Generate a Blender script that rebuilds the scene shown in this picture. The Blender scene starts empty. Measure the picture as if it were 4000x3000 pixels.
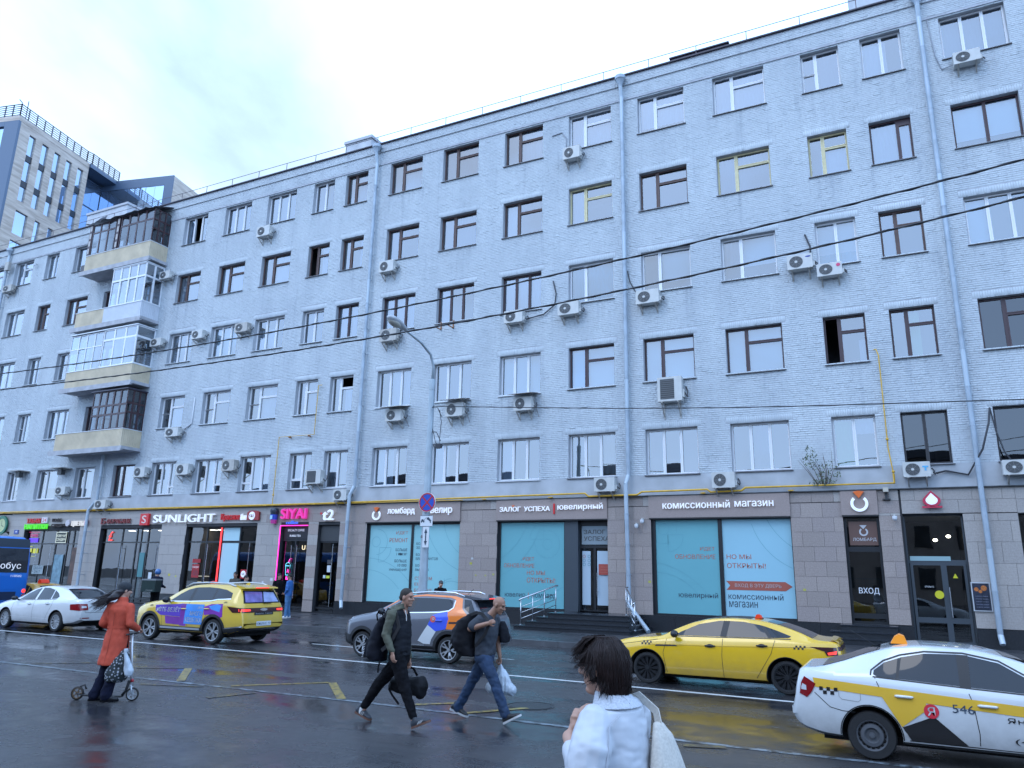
import bpy, bmesh, math, random
import numpy as np
from mathutils import Vector, Matrix, noise as mnoise
from mathutils.bvhtree import BVHTree
from mathutils.geometry import interpolate_bezier, tessellate_polygon
random.seed(7); RNG = np.random.default_rng(7)
SC = bpy.context.scene
COL = SC.collection
R_ = math.radians

# ---------------------------------------------------------------- camera
cam_d = bpy.data.cameras.new('camera'); cam = bpy.data.objects.new('camera', cam_d); COL.objects.link(cam)
SC.camera = cam
cam_d.sensor_fit = 'HORIZONTAL'; cam_d.sensor_width = 36.0
cam_d.lens = 36.0 * 2932.77 / 4000.0
cam_d.clip_start = 0.05; cam_d.clip_end = 2000
YAW, PITCH, ROLL = -0.466165968, 0.247329414, 0.0200191204
_fw = Vector((math.sin(YAW)*math.cos(PITCH), math.cos(YAW)*math.cos(PITCH), math.sin(PITCH)))
_rt = Vector((math.cos(YAW), -math.sin(YAW), 0)); _up = _rt.cross(_fw)
_r = _rt*math.cos(ROLL) + _up*math.sin(ROLL); _u = -_rt*math.sin(ROLL) + _up*math.cos(ROLL)
_m = Matrix((( _r.x, _u.x, -_fw.x, 0), (_r.y, _u.y, -_fw.y, 0), (_r.z, _u.z, -_fw.z, 2.05), (0, 0, 0, 1)))
cam.matrix_world = _m

# ---------------------------------------------------------------- sky, sun, exposure
SC.view_settings.view_transform = 'Standard'; SC.view_settings.look = 'None'
SC.view_settings.gamma = 1.0; SC.view_settings.use_curve_mapping = False
SC.view_settings.exposure = 0.0
world = bpy.data.worlds.new('World'); SC.world = world; world.use_nodes = True
wn = world.node_tree; wn.nodes.clear()
def _wn(t, **k):
    n = wn.nodes.new(t)
    for a, b in k.items(): setattr(n, a, b)
    return n
SUN_EL, SUN_AZ = R_(48), R_(200)
sky = _wn('ShaderNodeTexSky', sky_type='NISHITA', sun_disc=False, sun_elevation=SUN_EL, sun_rotation=SUN_AZ)
bg1 = _wn('ShaderNodeBackground'); bg1.inputs['Strength'].default_value = 0.06
bg2 = _wn('ShaderNodeBackground'); bg2.inputs['Strength'].default_value = 0.97
addn = _wn('ShaderNodeAddShader'); wout = _wn('ShaderNodeOutputWorld')
tc = _wn('ShaderNodeTexCoord')
mp = _wn('ShaderNodeMapping'); mp.inputs['Scale'].default_value = (1.0, 1.0, 1.9); mp.inputs['Location'].default_value = (2.62, 0.35, 0.2)
n1 = _wn('ShaderNodeTexNoise'); n1.inputs['Scale'].default_value = 2.3; n1.inputs['Detail'].default_value = 7; n1.inputs['Roughness'].default_value = 0.5
n1.inputs['Distortion'].default_value = 0.35
# one grey-blue cloud bank seen over the left half of the roof, broken up by the noise
vd = _wn('ShaderNodeVectorMath', operation='DISTANCE'); vd.inputs[1].default_value = (-0.635, 0.585, 0.53)
mr = _wn('ShaderNodeMapRange'); mr.inputs['From Min'].default_value = 0.0; mr.inputs['From Max'].default_value = 0.36
mr.inputs['To Min'].default_value = -0.14; mr.inputs['To Max'].default_value = 0.10; mr.interpolation_type = 'SMOOTHSTEP'
mad = _wn('ShaderNodeMath', operation='ADD')
ramp = _wn('ShaderNodeValToRGB')
ramp.color_ramp.elements[0].position = 0.25; ramp.color_ramp.elements[0].color = (0.62, 0.83, 1.06, 1)
ramp.color_ramp.elements[1].position = 0.56; ramp.color_ramp.elements[1].color = (1.10, 1.68, 2.68, 1)
e = ramp.color_ramp.elements.new(0.39); e.color = (0.90, 1.22, 1.72, 1)
L = wn.links.new
L(tc.outputs['Generated'], mp.inputs['Vector']); L(mp.outputs['Vector'], n1.inputs['Vector'])
L(tc.outputs['Generated'], vd.inputs[0]); L(vd.outputs['Value'], mr.inputs['Value'])
L(n1.outputs['Fac'], mad.inputs[0]); L(mr.outputs['Result'], mad.inputs[1]); L(mad.outputs['Value'], ramp.inputs['Fac'])
L(ramp.outputs['Color'], bg2.inputs['Color']); L(sky.outputs['Color'], bg1.inputs['Color'])
L(bg1.outputs['Background'], addn.inputs[0]); L(bg2.outputs['Background'], addn.inputs[1]); L(addn.outputs['Shader'], wout.inputs['Surface'])
sun_d = bpy.data.lights.new('sun', 'SUN'); sun_d.energy = 0.5; sun_d.angle = R_(25); sun_d.color = (1.0, 0.97, 0.93)
sun = bpy.data.objects.new('sun', sun_d); COL.objects.link(sun)
_sd = Vector((math.sin(SUN_AZ)*math.cos(SUN_EL), math.cos(SUN_AZ)*math.cos(SUN_EL), math.sin(SUN_EL)))
sun.rotation_euler = (-_sd).to_track_quat('-Z', 'Y').to_euler()

# ---------------------------------------------------------------- helpers
def hexc(h):
    h = h.lstrip('#'); c = [int(h[i:i+2], 16)/255 for i in (0, 2, 4)]
    return tuple(x/12.92 if x <= 0.04045 else ((x+0.055)/1.055)**2.4 for x in c)
_mats = {}
def mat(name, col, rough=0.5, metal=0.0, spec=0.5, coat=0.0, emit=None, estr=1.0, nz=None, bump=None, rnz=None, alpha=None):
    """Principled material; nz=(scale, amount) varies colour, rnz=(scale, amount) roughness, bump=(scale, strength)."""
    if name in _mats: return _mats[name]
    if isinstance(col, str): col = hexc(col)
    m = bpy.data.materials.new(name); m.use_nodes = True; t = m.node_tree; b = t.nodes['Principled BSDF']
    b.inputs['Base Color'].default_value = (*col, 1); b.inputs['Roughness'].default_value = rough
    b.inputs['Metallic'].default_value = metal; b.inputs['Specular IOR Level'].default_value = spec
    b.inputs['Coat Weight'].default_value = coat; b.inputs['Coat Roughness'].default_value = 0.04
    if emit:
        if isinstance(emit, str): emit = hexc(emit)
        b.inputs['Emission Color'].default_value = (*emit, 1); b.inputs['Emission Strength'].default_value = estr
    if nz or rnz or bump:
        g = t.nodes.new('ShaderNodeTexCoord')
    def noi(sc, det=5):
        n = t.nodes.new('ShaderNodeTexNoise'); n.inputs['Scale'].default_value = sc; n.inputs['Detail'].default_value = det
        t.links.new(g.outputs['Object'], n.inputs['Vector']); return n
    if nz:
        n = noi(nz[0]); r = t.nodes.new('ShaderNodeMapRange')
        r.inputs['From Min'].default_value = 0.25; r.inputs['From Max'].default_value = 0.75
        r.inputs['To Min'].default_value = 1-nz[1]; r.inputs['To Max'].default_value = 1+nz[1]
        v = t.nodes.new('ShaderNodeVectorMath'); v.operation = 'SCALE'; v.inputs[0].default_value = col
        t.links.new(n.outputs['Fac'], r.inputs['Value']); t.links.new(r.outputs['Result'], v.inputs['Scale'])
        t.links.new(v.outputs['Vector'], b.inputs['Base Color'])
    if rnz:
        n = noi(rnz[0]); r = t.nodes.new('ShaderNodeMapRange')
        r.inputs['From Min'].default_value = 0.3; r.inputs['From Max'].default_value = 0.7
        r.inputs['To Min'].default_value = max(0.02, rough-rnz[1]); r.inputs['To Max'].default_value = min(1, rough+rnz[1])
        t.links.new(n.outputs['Fac'], r.inputs['Value']); t.links.new(r.outputs['Result'], b.inputs['Roughness'])
    if bump:
        n = noi(bump[0]); bp = t.nodes.new('ShaderNodeBump'); bp.inputs['Strength'].default_value = bump[1]; bp.inputs['Distance'].default_value = 0.02
        t.links.new(n.outputs['Fac'], bp.inputs['Height']); t.links.new(bp.outputs['Normal'], b.inputs['Normal'])
    _mats[name] = m
    return m
def glow(name, col, s):
    return mat(name, (0.02, 0.02, 0.02), 0.4, emit=col, estr=s)
def glass_mat(name, tint=(0.75, 0.82, 0.85), base=0.06, k=1.3, rough=0.01):
    """clear pane: transparent with a fresnel mirror on it"""
    if name in _mats: return _mats[name]
    m = bpy.data.materials.new(name); m.use_nodes = True; t = m.node_tree; t.nodes.clear()
    o = t.nodes.new('ShaderNodeOutputMaterial'); mx = t.nodes.new('ShaderNodeMixShader')
    tr = t.nodes.new('ShaderNodeBsdfTransparent'); tr.inputs['Color'].default_value = (*tint, 1)
    gl = t.nodes.new('ShaderNodeBsdfGlossy'); gl.inputs['Roughness'].default_value = rough; gl.inputs['Color'].default_value = (0.95, 0.97, 1, 1)
    fr = t.nodes.new('ShaderNodeFresnel'); fr.inputs['IOR'].default_value = 1.5
    ma = t.nodes.new('ShaderNodeMath'); ma.operation = 'MULTIPLY_ADD'; ma.inputs[1].default_value = k; ma.inputs[2].default_value = base
    bpn = t.nodes.new('ShaderNodeBump'); bpn.inputs['Strength'].default_value = 0.05; bpn.inputs['Distance'].default_value = 0.05
    g = t.nodes.new('ShaderNodeTexCoord'); ns = t.nodes.new('ShaderNodeTexNoise'); ns.inputs['Scale'].default_value = 0.9; ns.inputs['Detail'].default_value = 1
    t.links.new(g.outputs['Object'], ns.inputs['Vector']); t.links.new(ns.outputs['Fac'], bpn.inputs['Height']); t.links.new(bpn.outputs['Normal'], gl.inputs['Normal'])
    t.links.new(fr.outputs['Fac'], ma.inputs[0]); t.links.new(ma.outputs['Value'], mx.inputs['Fac'])
    t.links.new(tr.outputs['BSDF'], mx.inputs[1]); t.links.new(gl.outputs['BSDF'], mx.inputs[2]); t.links.new(mx.outputs['Shader'], o.inputs['Surface'])
    _mats[name] = m
    return m

class MB:
    """collects boxes, prisms, tubes and lathes into one mesh"""
    def __init__(s): s.v = []; s.f = []; s.mi = []
    def add(s, v, f, mi=0):
        o = len(s.v); s.v += [tuple(p) for p in v]; s.f += [tuple(i+o for i in q) for q in f]; s.mi += [mi]*len(f); return s
    def box(s, x0, x1, y0, y1, z0, z1, mi=0):
        if x0 > x1: x0, x1 = x1, x0
        if y0 > y1: y0, y1 = y1, y0
        if z0 > z1: z0, z1 = z1, z0
        return s.add([(x0,y0,z0),(x1,y0,z0),(x1,y1,z0),(x0,y1,z0),(x0,y0,z1),(x1,y0,z1),(x1,y1,z1),(x0,y1,z1)],
                     [(0,3,2,1),(4,5,6,7),(0,1,5,4),(1,2,6,5),(2,3,7,6),(3,0,4,7)], mi)
    def prism(s, poly, axis, a, b, mi=0):
        """poly in the two other axes; axis 'y': poly=(x,z), 'x': (y,z), 'z': (x,y)"""
        P = {'y': lambda p, c: (p[0], c, p[1]), 'x': lambda p, c: (c, p[0], p[1]), 'z': lambda p, c: (p[0], p[1], c)}[axis]
        n = len(poly); v = [P(p, a) for p in poly] + [P(p, b) for p in poly]
        f = [tuple(range(n)), tuple(range(2*n-1, n-1, -1))] + [(i, i+n, (i+1) % n + n, (i+1) % n) for i in range(n)]
        return s.add(v, f, mi)
    def quad(s, a, b, c, d, mi=0): return s.add([a, b, c, d], [(0, 1, 2, 3)], mi)
    def tube(s, path, r, n=8, mi=0, cap=True):
        path = [Vector(p) for p in path]; rr = r if isinstance(r, (list, tuple)) else [r]*len(path)
        v = []; f = []; prev = None
        for i, p in enumerate(path):
            if i == 0: d = path[1]-p
            elif i == len(path)-1: d = p-path[i-1]
            else: d = (path[i+1]-p).normalized() + (p-path[i-1]).normalized()
            d = d.normalized() if d.length > 1e-9 else Vector((0, 0, 1))
            if prev is None:
                a = d.orthogonal().normalized()
            else:
                a = (prev - d*prev.dot(d)); a = a.normalized() if a.length > 1e-6 else d.orthogonal().normalized()
            prev = a; b = d.cross(a)
            for k in range(n):
                t = 2*math.pi*k/n; v.append(p + (a*math.cos(t) + b*math.sin(t))*rr[i])
        for i in range(len(path)-1):
            for k in range(n):
                k2 = (k+1) % n; f.append((i*n+k, i*n+k2, (i+1)*n+k2, (i+1)*n+k))
        if cap: f += [tuple(range(n-1, -1, -1)), tuple(range((len(path)-1)*n, len(path)*n))]
        return s.add(v, f, mi)
    def lathe(s, prof, n=24, mi=0, M=None, close=False):
        """prof: (radius, height) about +Z, moved by M"""
        v = []; f = []; M = M or Matrix.Identity(4); m = len(prof)
        for (r, h) in prof:
            for k in range(n):
                t = 2*math.pi*k/n; v.append(M @ Vector((r*math.cos(t), r*math.sin(t), h)))
        for i in range(m-1 if not close else m):
            j = (i+1) % m
            for k in range(n):
                k2 = (k+1) % n; f.append((i*n+k, i*n+k2, j*n+k2, j*n+k))
        return s.add(v, f, mi)
    def ell(s, c, r, n=16, m=10, mi=0, M=None):
        v = []; f = []; M = M or Matrix.Identity(3); c = Vector(c)
        for i in range(1, m):
            a = math.pi*i/m
            for k in range(n):
                t = 2*math.pi*k/n; v.append(c + M @ Vector((r[0]*math.sin(a)*math.cos(t), r[1]*math.sin(a)*math.sin(t), r[2]*math.cos(a))))
        top = len(v); v.append(c + M @ Vector((0, 0, r[2]))); v.append(c - M @ Vector((0, 0, r[2])))
        for i in range(m-2):
            for k in range(n):
                k2 = (k+1) % n; f.append((i*n+k, (i+1)*n+k, (i+1)*n+k2, i*n+k2))
        for k in range(n):
            k2 = (k+1) % n; f.append((top, k, k2)); f.append((top+1, (m-2)*n+k2, (m-2)*n+k))
        return s.add(v, f, mi)
    def cap(s, p0, r0, p1, r1, n=12, mi=0, flat=None):
        """sphere-swept tapered limb"""
        p0 = Vector(p0); p1 = Vector(p1); d = p1-p0; Ln = max(d.length, 1e-6); d = d/Ln
        a = d.orthogonal().normalized(); b = d.cross(a); v = []; f = []; rings = []
        for t in (-85, -50, -20, 0): rings.append((p0 + d*(r0*math.sin(R_(t))), r0*math.cos(R_(t))))
        for t in (0, 20, 50, 85): rings.append((p1 + d*(r1*math.sin(R_(t))), r1*math.cos(R_(t))))
        for c, r in rings:
            for k in range(n):
                t = 2*math.pi*k/n; q = (a*math.cos(t) + b*math.sin(t))*r
                if flat: q = q - Vector(flat[0])*q.dot(Vector(flat[0]))*(1-flat[1])
                v.append(c+q)
        for i in range(len(rings)-1):
            for k in range(n):
                k2 = (k+1) % n; f.append((i*n+k, i*n+k2, (i+1)*n+k2, (i+1)*n+k))
        f += [tuple(range(n-1, -1, -1)), tuple(range((len(rings)-1)*n, len(rings)*n))]
        return s.add(v, f, mi)
    def loft(s, rings, n=20, mi=0, capends=True):
        """rings: (centre, vecA, vecB) ellipses"""
        v = []; f = []
        for c, a, b in rings:
            c = Vector(c); a = Vector(a); b = Vector(b)
            for k in range(n):
                t = 2*math.pi*k/n; v.append(c + a*math.cos(t) + b*math.sin(t))
        for i in range(len(rings)-1):
            for k in range(n):
                k2 = (k+1) % n; f.append((i*n+k, i*n+k2, (i+1)*n+k2, (i+1)*n+k))
        if capends: f += [tuple(range(n-1, -1, -1)), tuple(range((len(rings)-1)*n, len(rings)*n))]
        return s.add(v, f, mi)
    def mesh(s, name, mats, smooth=False, ang=None, fixn=False):
        me = bpy.data.meshes.new(name); me.from_pydata([tuple(p) for p in s.v], [], s.f)
        for m in (mats if isinstance(mats, (list, tuple)) else [mats]): me.materials.append(m)
        if any(s.mi): me.polygons.foreach_set('material_index', s.mi)
        if fixn:
            b = bmesh.new(); b.from_mesh(me); bmesh.ops.recalc_face_normals(b, faces=b.faces); b.to_mesh(me); b.free()
        if smooth or ang:
            me.shade_smooth()
            if ang: me.set_sharp_from_angle(angle=R_(ang))
        me.update(); return me
    def obj(s, name, mats, parent=None, smooth=False, ang=None, fixn=True, loc=None):
        return put(name, s.mesh(name, mats, smooth, ang, fixn), parent, loc)

def put(name, data, parent=None, loc=None):
    o = bpy.data.objects.new(name, data); COL.objects.link(o)
    if parent is not None:
        o.parent = parent
        if parent.get('_w'): o.matrix_parent_inverse = Matrix.Translation(-Vector(parent['_w']))
    if loc is not None: o.location = loc
    return o
def empty(name, loc=(0, 0, 0), local=False, parent=None):
    """base of a thing; children are written in world coordinates unless local"""
    o = bpy.data.objects.new(name, None); COL.objects.link(o); o.location = loc; o.empty_display_size = 0.2
    if parent is not None: o.parent = parent
    if not local: o['_w'] = tuple(loc)
    return o
def tag(o, label=None, cat=None, group=None, kind=None):
    if label: o['label'] = label
    if cat: o['category'] = cat
    if group: o['group'] = group
    if kind: o['kind'] = kind
    return o
def copy_thing(src, loc=None, scale=None, label=None, group=None):
    def cp(o, par):
        c = o.copy(); COL.objects.link(c); c.parent = par
        for ch in KIDS.get(o.name, []): cp(ch, c)
        return c
    r = cp(src, None)
    if loc is not None: r.location = loc
    if scale is not None: r.scale = scale
    if label: r['label'] = label
    if group: r['group'] = group
    return r
KIDS = {}
def reg_kids(root):
    def rec(o):
        ch = [c for c in bpy.data.objects if c.parent is o]
        KIDS[o.name] = ch
        for c in ch: rec(c)
    rec(root)

_txt = {}
def text_geo(body, bold=0.0, extrude=0.0, res=3):
    key = (body, bold, extrude)
    if key in _txt: return _txt[key]
    if bold:                      # heavier strokes: three copies side by side, each a hair in front of the last
        v0, f0 = text_geo(body, 0.0, extrude, res); n = len(v0); v = []; f = []
        for k, (dx, dz) in enumerate(((0, 0), (bold*1.6/max(1, len(body)*.62), .0), (bold*.8/max(1, len(body)*.62), bold*.5))):
            v += [(a+dx, b+dz, c*(1+.02*k)+(.0 if extrude else -.0)) for a, b, c in v0]; f += [tuple(i+k*n for i in q) for q in f0]
        if not extrude: v = [(a, b, .0006*(i//n)) for i, (a, b, c) in enumerate(v)]
        _txt[key] = (v, f); return v, f
    # every outline is filled by itself with its own holes, because glyph outlines may overlap
    cu = bpy.data.curves.new('t', 'FONT'); cu.body = body; cu.size = 1
    o = bpy.data.objects.new('t', cu); COL.objects.link(o)
    dg = bpy.context.evaluated_depsgraph_get(); c2 = o.evaluated_get(dg).to_curve(dg); loops = []
    for sp in c2.splines:
        P = []; bp = sp.bezier_points; n = len(bp)
        for i in range(n):
            q0, q1 = bp[i], bp[(i+1) % n]; dv = (q0.handle_right-q0.co).length + (q1.handle_left-q1.co).length
            straight = abs((q0.handle_right-q0.co).cross(q1.co-q0.co).z) < 1e-6 and abs((q1.handle_left-q1.co).cross(q1.co-q0.co).z) < 1e-6
            P += [q0.co.copy()] if straight else interpolate_bezier(q0.co, q0.handle_right, q1.handle_left, q1.co, res+2)[:-1]
        if len(P) > 2: loops.append(P)
    bpy.data.objects.remove(o); bpy.data.curves.remove(cu)
    ar = [sum(P[i].x*P[(i+1) % len(P)].y-P[(i+1) % len(P)].x*P[i].y for i in range(len(P)))/2 for P in loops]
    big = max(range(len(loops)), key=lambda i: abs(ar[i])); sgn = 1 if ar[big] > 0 else -1
    def inside(q, P):
        r = False; n = len(P)
        for i in range(n):
            u, w = P[i], P[(i+1) % n]
            if (u.y > q.y) != (w.y > q.y) and q.x < (w.x-u.x)*(q.y-u.y)/(w.y-u.y)+u.x: r = not r
        return r
    for i, P in enumerate(loops):          # an outline wound the other way that lies in no other one is solid too
        if ar[i]*sgn < 0 and not any(j != i and inside(P[0], loops[j]) for j in range(len(loops))): loops[i] = P[::-1]; ar[i] = -ar[i]
    v = []; f = []
    for i, P in enumerate(loops):
        if ar[i]*sgn <= 0: continue
        grp = [P] + [loops[j] for j in range(len(loops)) if ar[j]*sgn < 0 and abs(ar[j]) < abs(ar[i]) and inside(loops[j][0], P)]
        flat = [q for g in grp for q in g]; b0 = len(v); dz = .0004*(i % 3); e = extrude
        tri = tessellate_polygon([[Vector((q.x, q.y, 0)) for q in g] for g in grp]); n = len(flat)
        v += [(q.x, q.y, e+dz) for q in flat]; f += [tuple(b0+k for k in t) for t in tri]
        if e:
            v += [(q.x, q.y, -e) for q in flat]; k0 = 0
            for g in grp:
                m = len(g); f += [(b0+k0+k, b0+k0+(k+1) % m, b0+n+k0+(k+1) % m, b0+n+k0+k) for k in range(m)]; k0 += m
    xs = [p[0] for p in v]; ys = [p[1] for p in v]; x0, x1, y0, y1 = min(xs), max(xs), min(ys), max(ys)
    v = [((p[0]-x0)/(x1-x0), (p[1]-y0)/(y1-y0), p[2]) for p in v]
    _txt[key] = (v, f); return v, f
def text_mb(body, x0, x1, z0, z1, y, depth=0.0, bold=0.0, mi=0, mb=None, shear=0.0):
    """lettering on a wall facing -Y, filling the rectangle x0..x1, z0..z1; front at y-depth"""
    v, f = text_geo(body, bold, 0.5 if depth else 0.0)
    mb = mb or MB()
    return mb.add([(x0 + a*(x1-x0) + shear*b*(z1-z0), y - depth*(c+0.5) if depth else y - c, z0 + b*(z1-z0)) for a, b, c in v], f, mi)
def arc(cx, cz, r, a0, a1, n=20, rz=None):
    return [(cx + r*math.cos(R_(a0+(a1-a0)*i/n)), cz + (rz or r)*math.sin(R_(a0+(a1-a0)*i/n))) for i in range(n+1)]
def ring_mb(mb, cx, cz, r0, r1, y0, y1, a0=0, a1=360, n=32, mi=0):
    full = abs(a1-a0) >= 360; a = arc(cx, cz, r1, a0, a1, n); b = arc(cx, cz, r0, a0, a1, n)
    v = [(p[0], y0, p[1]) for p in a] + [(p[0], y0, p[1]) for p in b] + [(p[0], y1, p[1]) for p in a] + [(p[0], y1, p[1]) for p in b]
    m = n+1; f = []
    for i in range(n):
        f += [(i, i+1, m+i+1, m+i), (2*m+i, 3*m+i, 3*m+i+1, 2*m+i+1), (i, 2*m+i, 2*m+i+1, i+1), (m+i, m+i+1, 3*m+i+1, 3*m+i)]
    if not full: f += [(0, m, 3*m, 2*m), (n, 2*m+n, 3*m+n, m+n)]
    return mb.add(v, f, mi)
def line_strip(mb, pts, w, y, mi=0):
    """thin flat line on a wall plane (x, z)"""
    for (a, b) in zip(pts[:-1], pts[1:]):
        d = Vector((b[0]-a[0], b[1]-a[1])); 
        if d.length < 1e-6: continue
        n = Vector((-d.y, d.x)).normalized()*w/2
        mb.quad((a[0]-n.x, y, a[1]-n.y), (b[0]-n.x, y, b[1]-n.y), (b[0]+n.x, y, b[1]+n.y), (a[0]+n.x, y, a[1]+n.y), mi)
    return mb

def blob(name, mb, m, voxel, parent=None, smooth=4, wrinkle=None, fac=0.5):
    """one continuous skin round overlapping limbs: voxel remesh, smoothing, optional cloth folds wrinkle=(amp, scale vec)"""
    me = mb.mesh(name, m, fixn=False)
    o = bpy.data.objects.new(name, me); COL.objects.link(o)
    r = o.modifiers.new('r', 'REMESH'); r.mode = 'VOXEL'; r.voxel_size = voxel
    if smooth:
        sm = o.modifiers.new('s', 'SMOOTH'); sm.iterations = smooth; sm.factor = fac
    dg = bpy.context.evaluated_depsgraph_get(); ev = o.evaluated_get(dg)
    new = bpy.data.meshes.new_from_object(ev); bpy.data.objects.remove(o); bpy.data.meshes.remove(me)
    new.name = name; new.materials.clear(); new.materials.append(m)
    if wrinkle:
        amp, sc = wrinkle[:2]; nv = len(new.vertices)
        co = np.empty(nv*3); new.vertices.foreach_get('co', co); co = co.reshape(-1, 3)
        no = np.empty(nv*3); new.vertices.foreach_get('normal', no); no = no.reshape(-1, 3)
        d = np.array([mnoise.noise(Vector((p[0]*sc[0], p[1]*sc[1], p[2]*sc[2]))) + 0.5*mnoise.noise(Vector((p[0]*sc[0]*2.1+7, p[1]*sc[1]*2.1, p[2]*sc[2]*2.1))) for p in co])
        d = np.where(d > 0, d*0.7, -np.abs(d)**0.8) if len(wrinkle) < 3 else (np.minimum(np.abs(d)*2.2, 1)**.55-.7)
        co = co + no*(d*amp)[:, None]; new.vertices.foreach_set('co', co.ravel())
    new.shade_smooth(); new.update()
    return put(name, new, parent)
# ================================================================ ground
FY = 27.6            # face of the grey building
def ground_mat():
    m = bpy.data.materials.new('wet_asphalt'); m.use_nodes = True; t = m.node_tree; b = t.nodes['Principled BSDF']
    g = t.nodes.new('ShaderNodeTexCoord')
    def noi(sc, det=6, rough=0.55, vec=None, dist=0.0):
        n = t.nodes.new('ShaderNodeTexNoise'); n.inputs['Scale'].default_value = sc; n.inputs['Detail'].default_value = det
        n.inputs['Roughness'].default_value = rough; n.inputs['Distortion'].default_value = dist
        t.links.new(vec or g.outputs['Object'], n.inputs['Vector']); return n
    def rng(src, a, b_, c, d):
        r = t.nodes.new('ShaderNodeMapRange'); r.inputs['From Min'].default_value = a; r.inputs['From Max'].default_value = b_
        r.inputs['To Min'].default_value = c; r.inputs['To Max'].default_value = d; t.links.new(src, r.inputs['Value']); return r.outputs['Result']
    mp_ = t.nodes.new('ShaderNodeMapping'); mp_.inputs['Scale'].default_value = (0.35, 1.3, 1)   # wheel tracks run along the street
    t.links.new(g.outputs['Object'], mp_.inputs['Vector'])
    big = noi(0.55, 5, vec=mp_.outputs['Vector'], dist=0.6); med = noi(2.4, 6); fine = noi(70, 4, 0.75); grit = noi(300, 2, 0.8)
    # tone: wetter = darker, worn tracks a little browner
    cr = t.nodes.new('ShaderNodeValToRGB'); cr.color_ramp.elements[0].position = 0.3; cr.color_ramp.elements[0].color = (0.018, 0.020, 0.025, 1)
    cr.color_ramp.elements[1].position = 0.72; cr.color_ramp.elements[1].color = (0.052, 0.049, 0.050, 1)
    mixv = t.nodes.new('ShaderNodeMath'); mixv.operation = 'MULTIPLY_ADD'; mixv.inputs[1].default_value = 0.35
    t.links.new(fine.outputs['Fac'], mixv.inputs[0]); t.links.new(rng(big.outputs['Fac'], 0, 1, -0.17, 0.83), mixv.inputs[2])
    t.links.new(mixv.outputs['Value'], cr.inputs['Fac']); t.links.new(cr.outputs['Color'], b.inputs['Base Color'])
    sm = t.nodes.new('ShaderNodeMath'); sm.operation = 'MULTIPLY_ADD'; sm.inputs[1].default_value = 0.35
    t.links.new(med.outputs['Fac'], sm.inputs[0]); t.links.new(rng(big.outputs['Fac'], 0, 1, 0, 0.7), sm.inputs[2])
    t.links.new(rng(sm.outputs['Value'], 0.41, 0.60, 0.05, 0.37), b.inputs['Roughness'])
    b.inputs['Specular IOR Level'].default_value = 0.5
    bp = t.nodes.new('ShaderNodeBump'); bp.inputs['Distance'].default_value = 0.006
    t.links.new(rng(sm.outputs['Value'], 0.42, 0.62, 0.05, 0.40), bp.inputs['Strength'])
    ad = t.nodes.new('ShaderNodeMath'); ad.operation = 'ADD'; t.links.new(fine.outputs['Fac'], ad.inputs[0]); t.links.new(grit.outputs['Fac'], ad.inputs[1])
    t.links.new(ad.outputs['Value'], bp.inputs['Height']); t.links.new(bp.outputs['Normal'], b.inputs['Normal'])
    return m
M_ASPH = ground_mat()
KERB_Y = 21.2
g = MB(); g.quad((-900, -600, -0.02), (900, -600, -0.02), (900, 900, -0.02), (-900, 900, -0.02))
tag(g.obj('ground', mat('ground_far', (0.05, 0.05, 0.05), 0.7)), kind='structure')
g = MB(); g.quad((-160, -30, 0), (120, -30, 0), (120, KERB_Y-0.02, 0), (-160, KERB_Y-0.02, 0))
tag(g.obj('road', M_ASPH), kind='structure')
M_PAVE = mat('wet_pavement', (0.034, 0.035, 0.04), 0.38, nz=(0.7, 0.35), rnz=(1.1, 0.2), bump=(60, 0.25))
g = MB(); g.box(-160, 120, KERB_Y+0.2, FY+0.3, -0.02, 0.15)
tag(g.obj('pavement', M_PAVE), kind='structure')
M_KERB = mat('kerb_granite', (0.085, 0.088, 0.095), 0.3, nz=(3, 0.25), bump=(40, 0.1))
kp = tag(empty('kerb'), kind='structure')
kb = MB().box(-0.995, 0.995, 0, 0.215, -0.05, 0.155).mesh('kerb_stone', M_KERB, ang=30)
for i in range(62): put('kerb_stone', kb, kp, (-62 + 2.0*i, KERB_Y-0.01 + random.uniform(-.006, .006), random.uniform(-.006, .004)))

def flat_mark(name, pts, w, m, z=0.004, parent=None):
    mb = MB()
    P = [Vector((p[0], p[1])) for p in pts]; n = len(P); Ls = []; Rs = []
    for i in range(n):
        d = (P[min(i+1, n-1)]-P[max(i-1, 0)]).normalized(); nn = Vector((-d.y, d.x))*w/2
        Ls.append(P[i]+nn); Rs.append(P[i]-nn)
    for i in range(n-1): mb.quad((Rs[i].x, Rs[i].y, z), (Rs[i+1].x, Rs[i+1].y, z), (Ls[i+1].x, Ls[i+1].y, z), (Ls[i].x, Ls[i].y, z))
    return mb.obj(name, m, parent)
def paint_mat(name, col, cover, sc=9, rough=0.3):
    """road paint worn through to the asphalt in patches"""
    m = bpy.data.materials.new(name); m.use_nodes = True; t = m.node_tree; b = t.nodes['Principled BSDF']
    g = t.nodes.new('ShaderNodeTexCoord'); n = t.nodes.new('ShaderNodeTexNoise'); n.inputs['Scale'].default_value = sc; n.inputs['Detail'].default_value = 9; n.inputs['Roughness'].default_value = 0.7
    r = t.nodes.new('ShaderNodeValToRGB'); r.color_ramp.elements[0].position = cover-0.05; r.color_ramp.elements[0].color = (*col, 1)
    r.color_ramp.elements[1].position = cover+0.07; r.color_ramp.elements[1].color = (0.032, 0.032, 0.035, 1)
    t.links.new(g.outputs['Object'], n.inputs['Vector']); t.links.new(n.outputs['Fac'], r.inputs['Fac']); t.links.new(r.outputs['Color'], b.inputs['Base Color'])
    b.inputs['Roughness'].default_value = rough
    return m
M_WLINE = paint_mat('lane_paint', (0.62, 0.63, 0.62), 0.64, 6)
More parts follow.
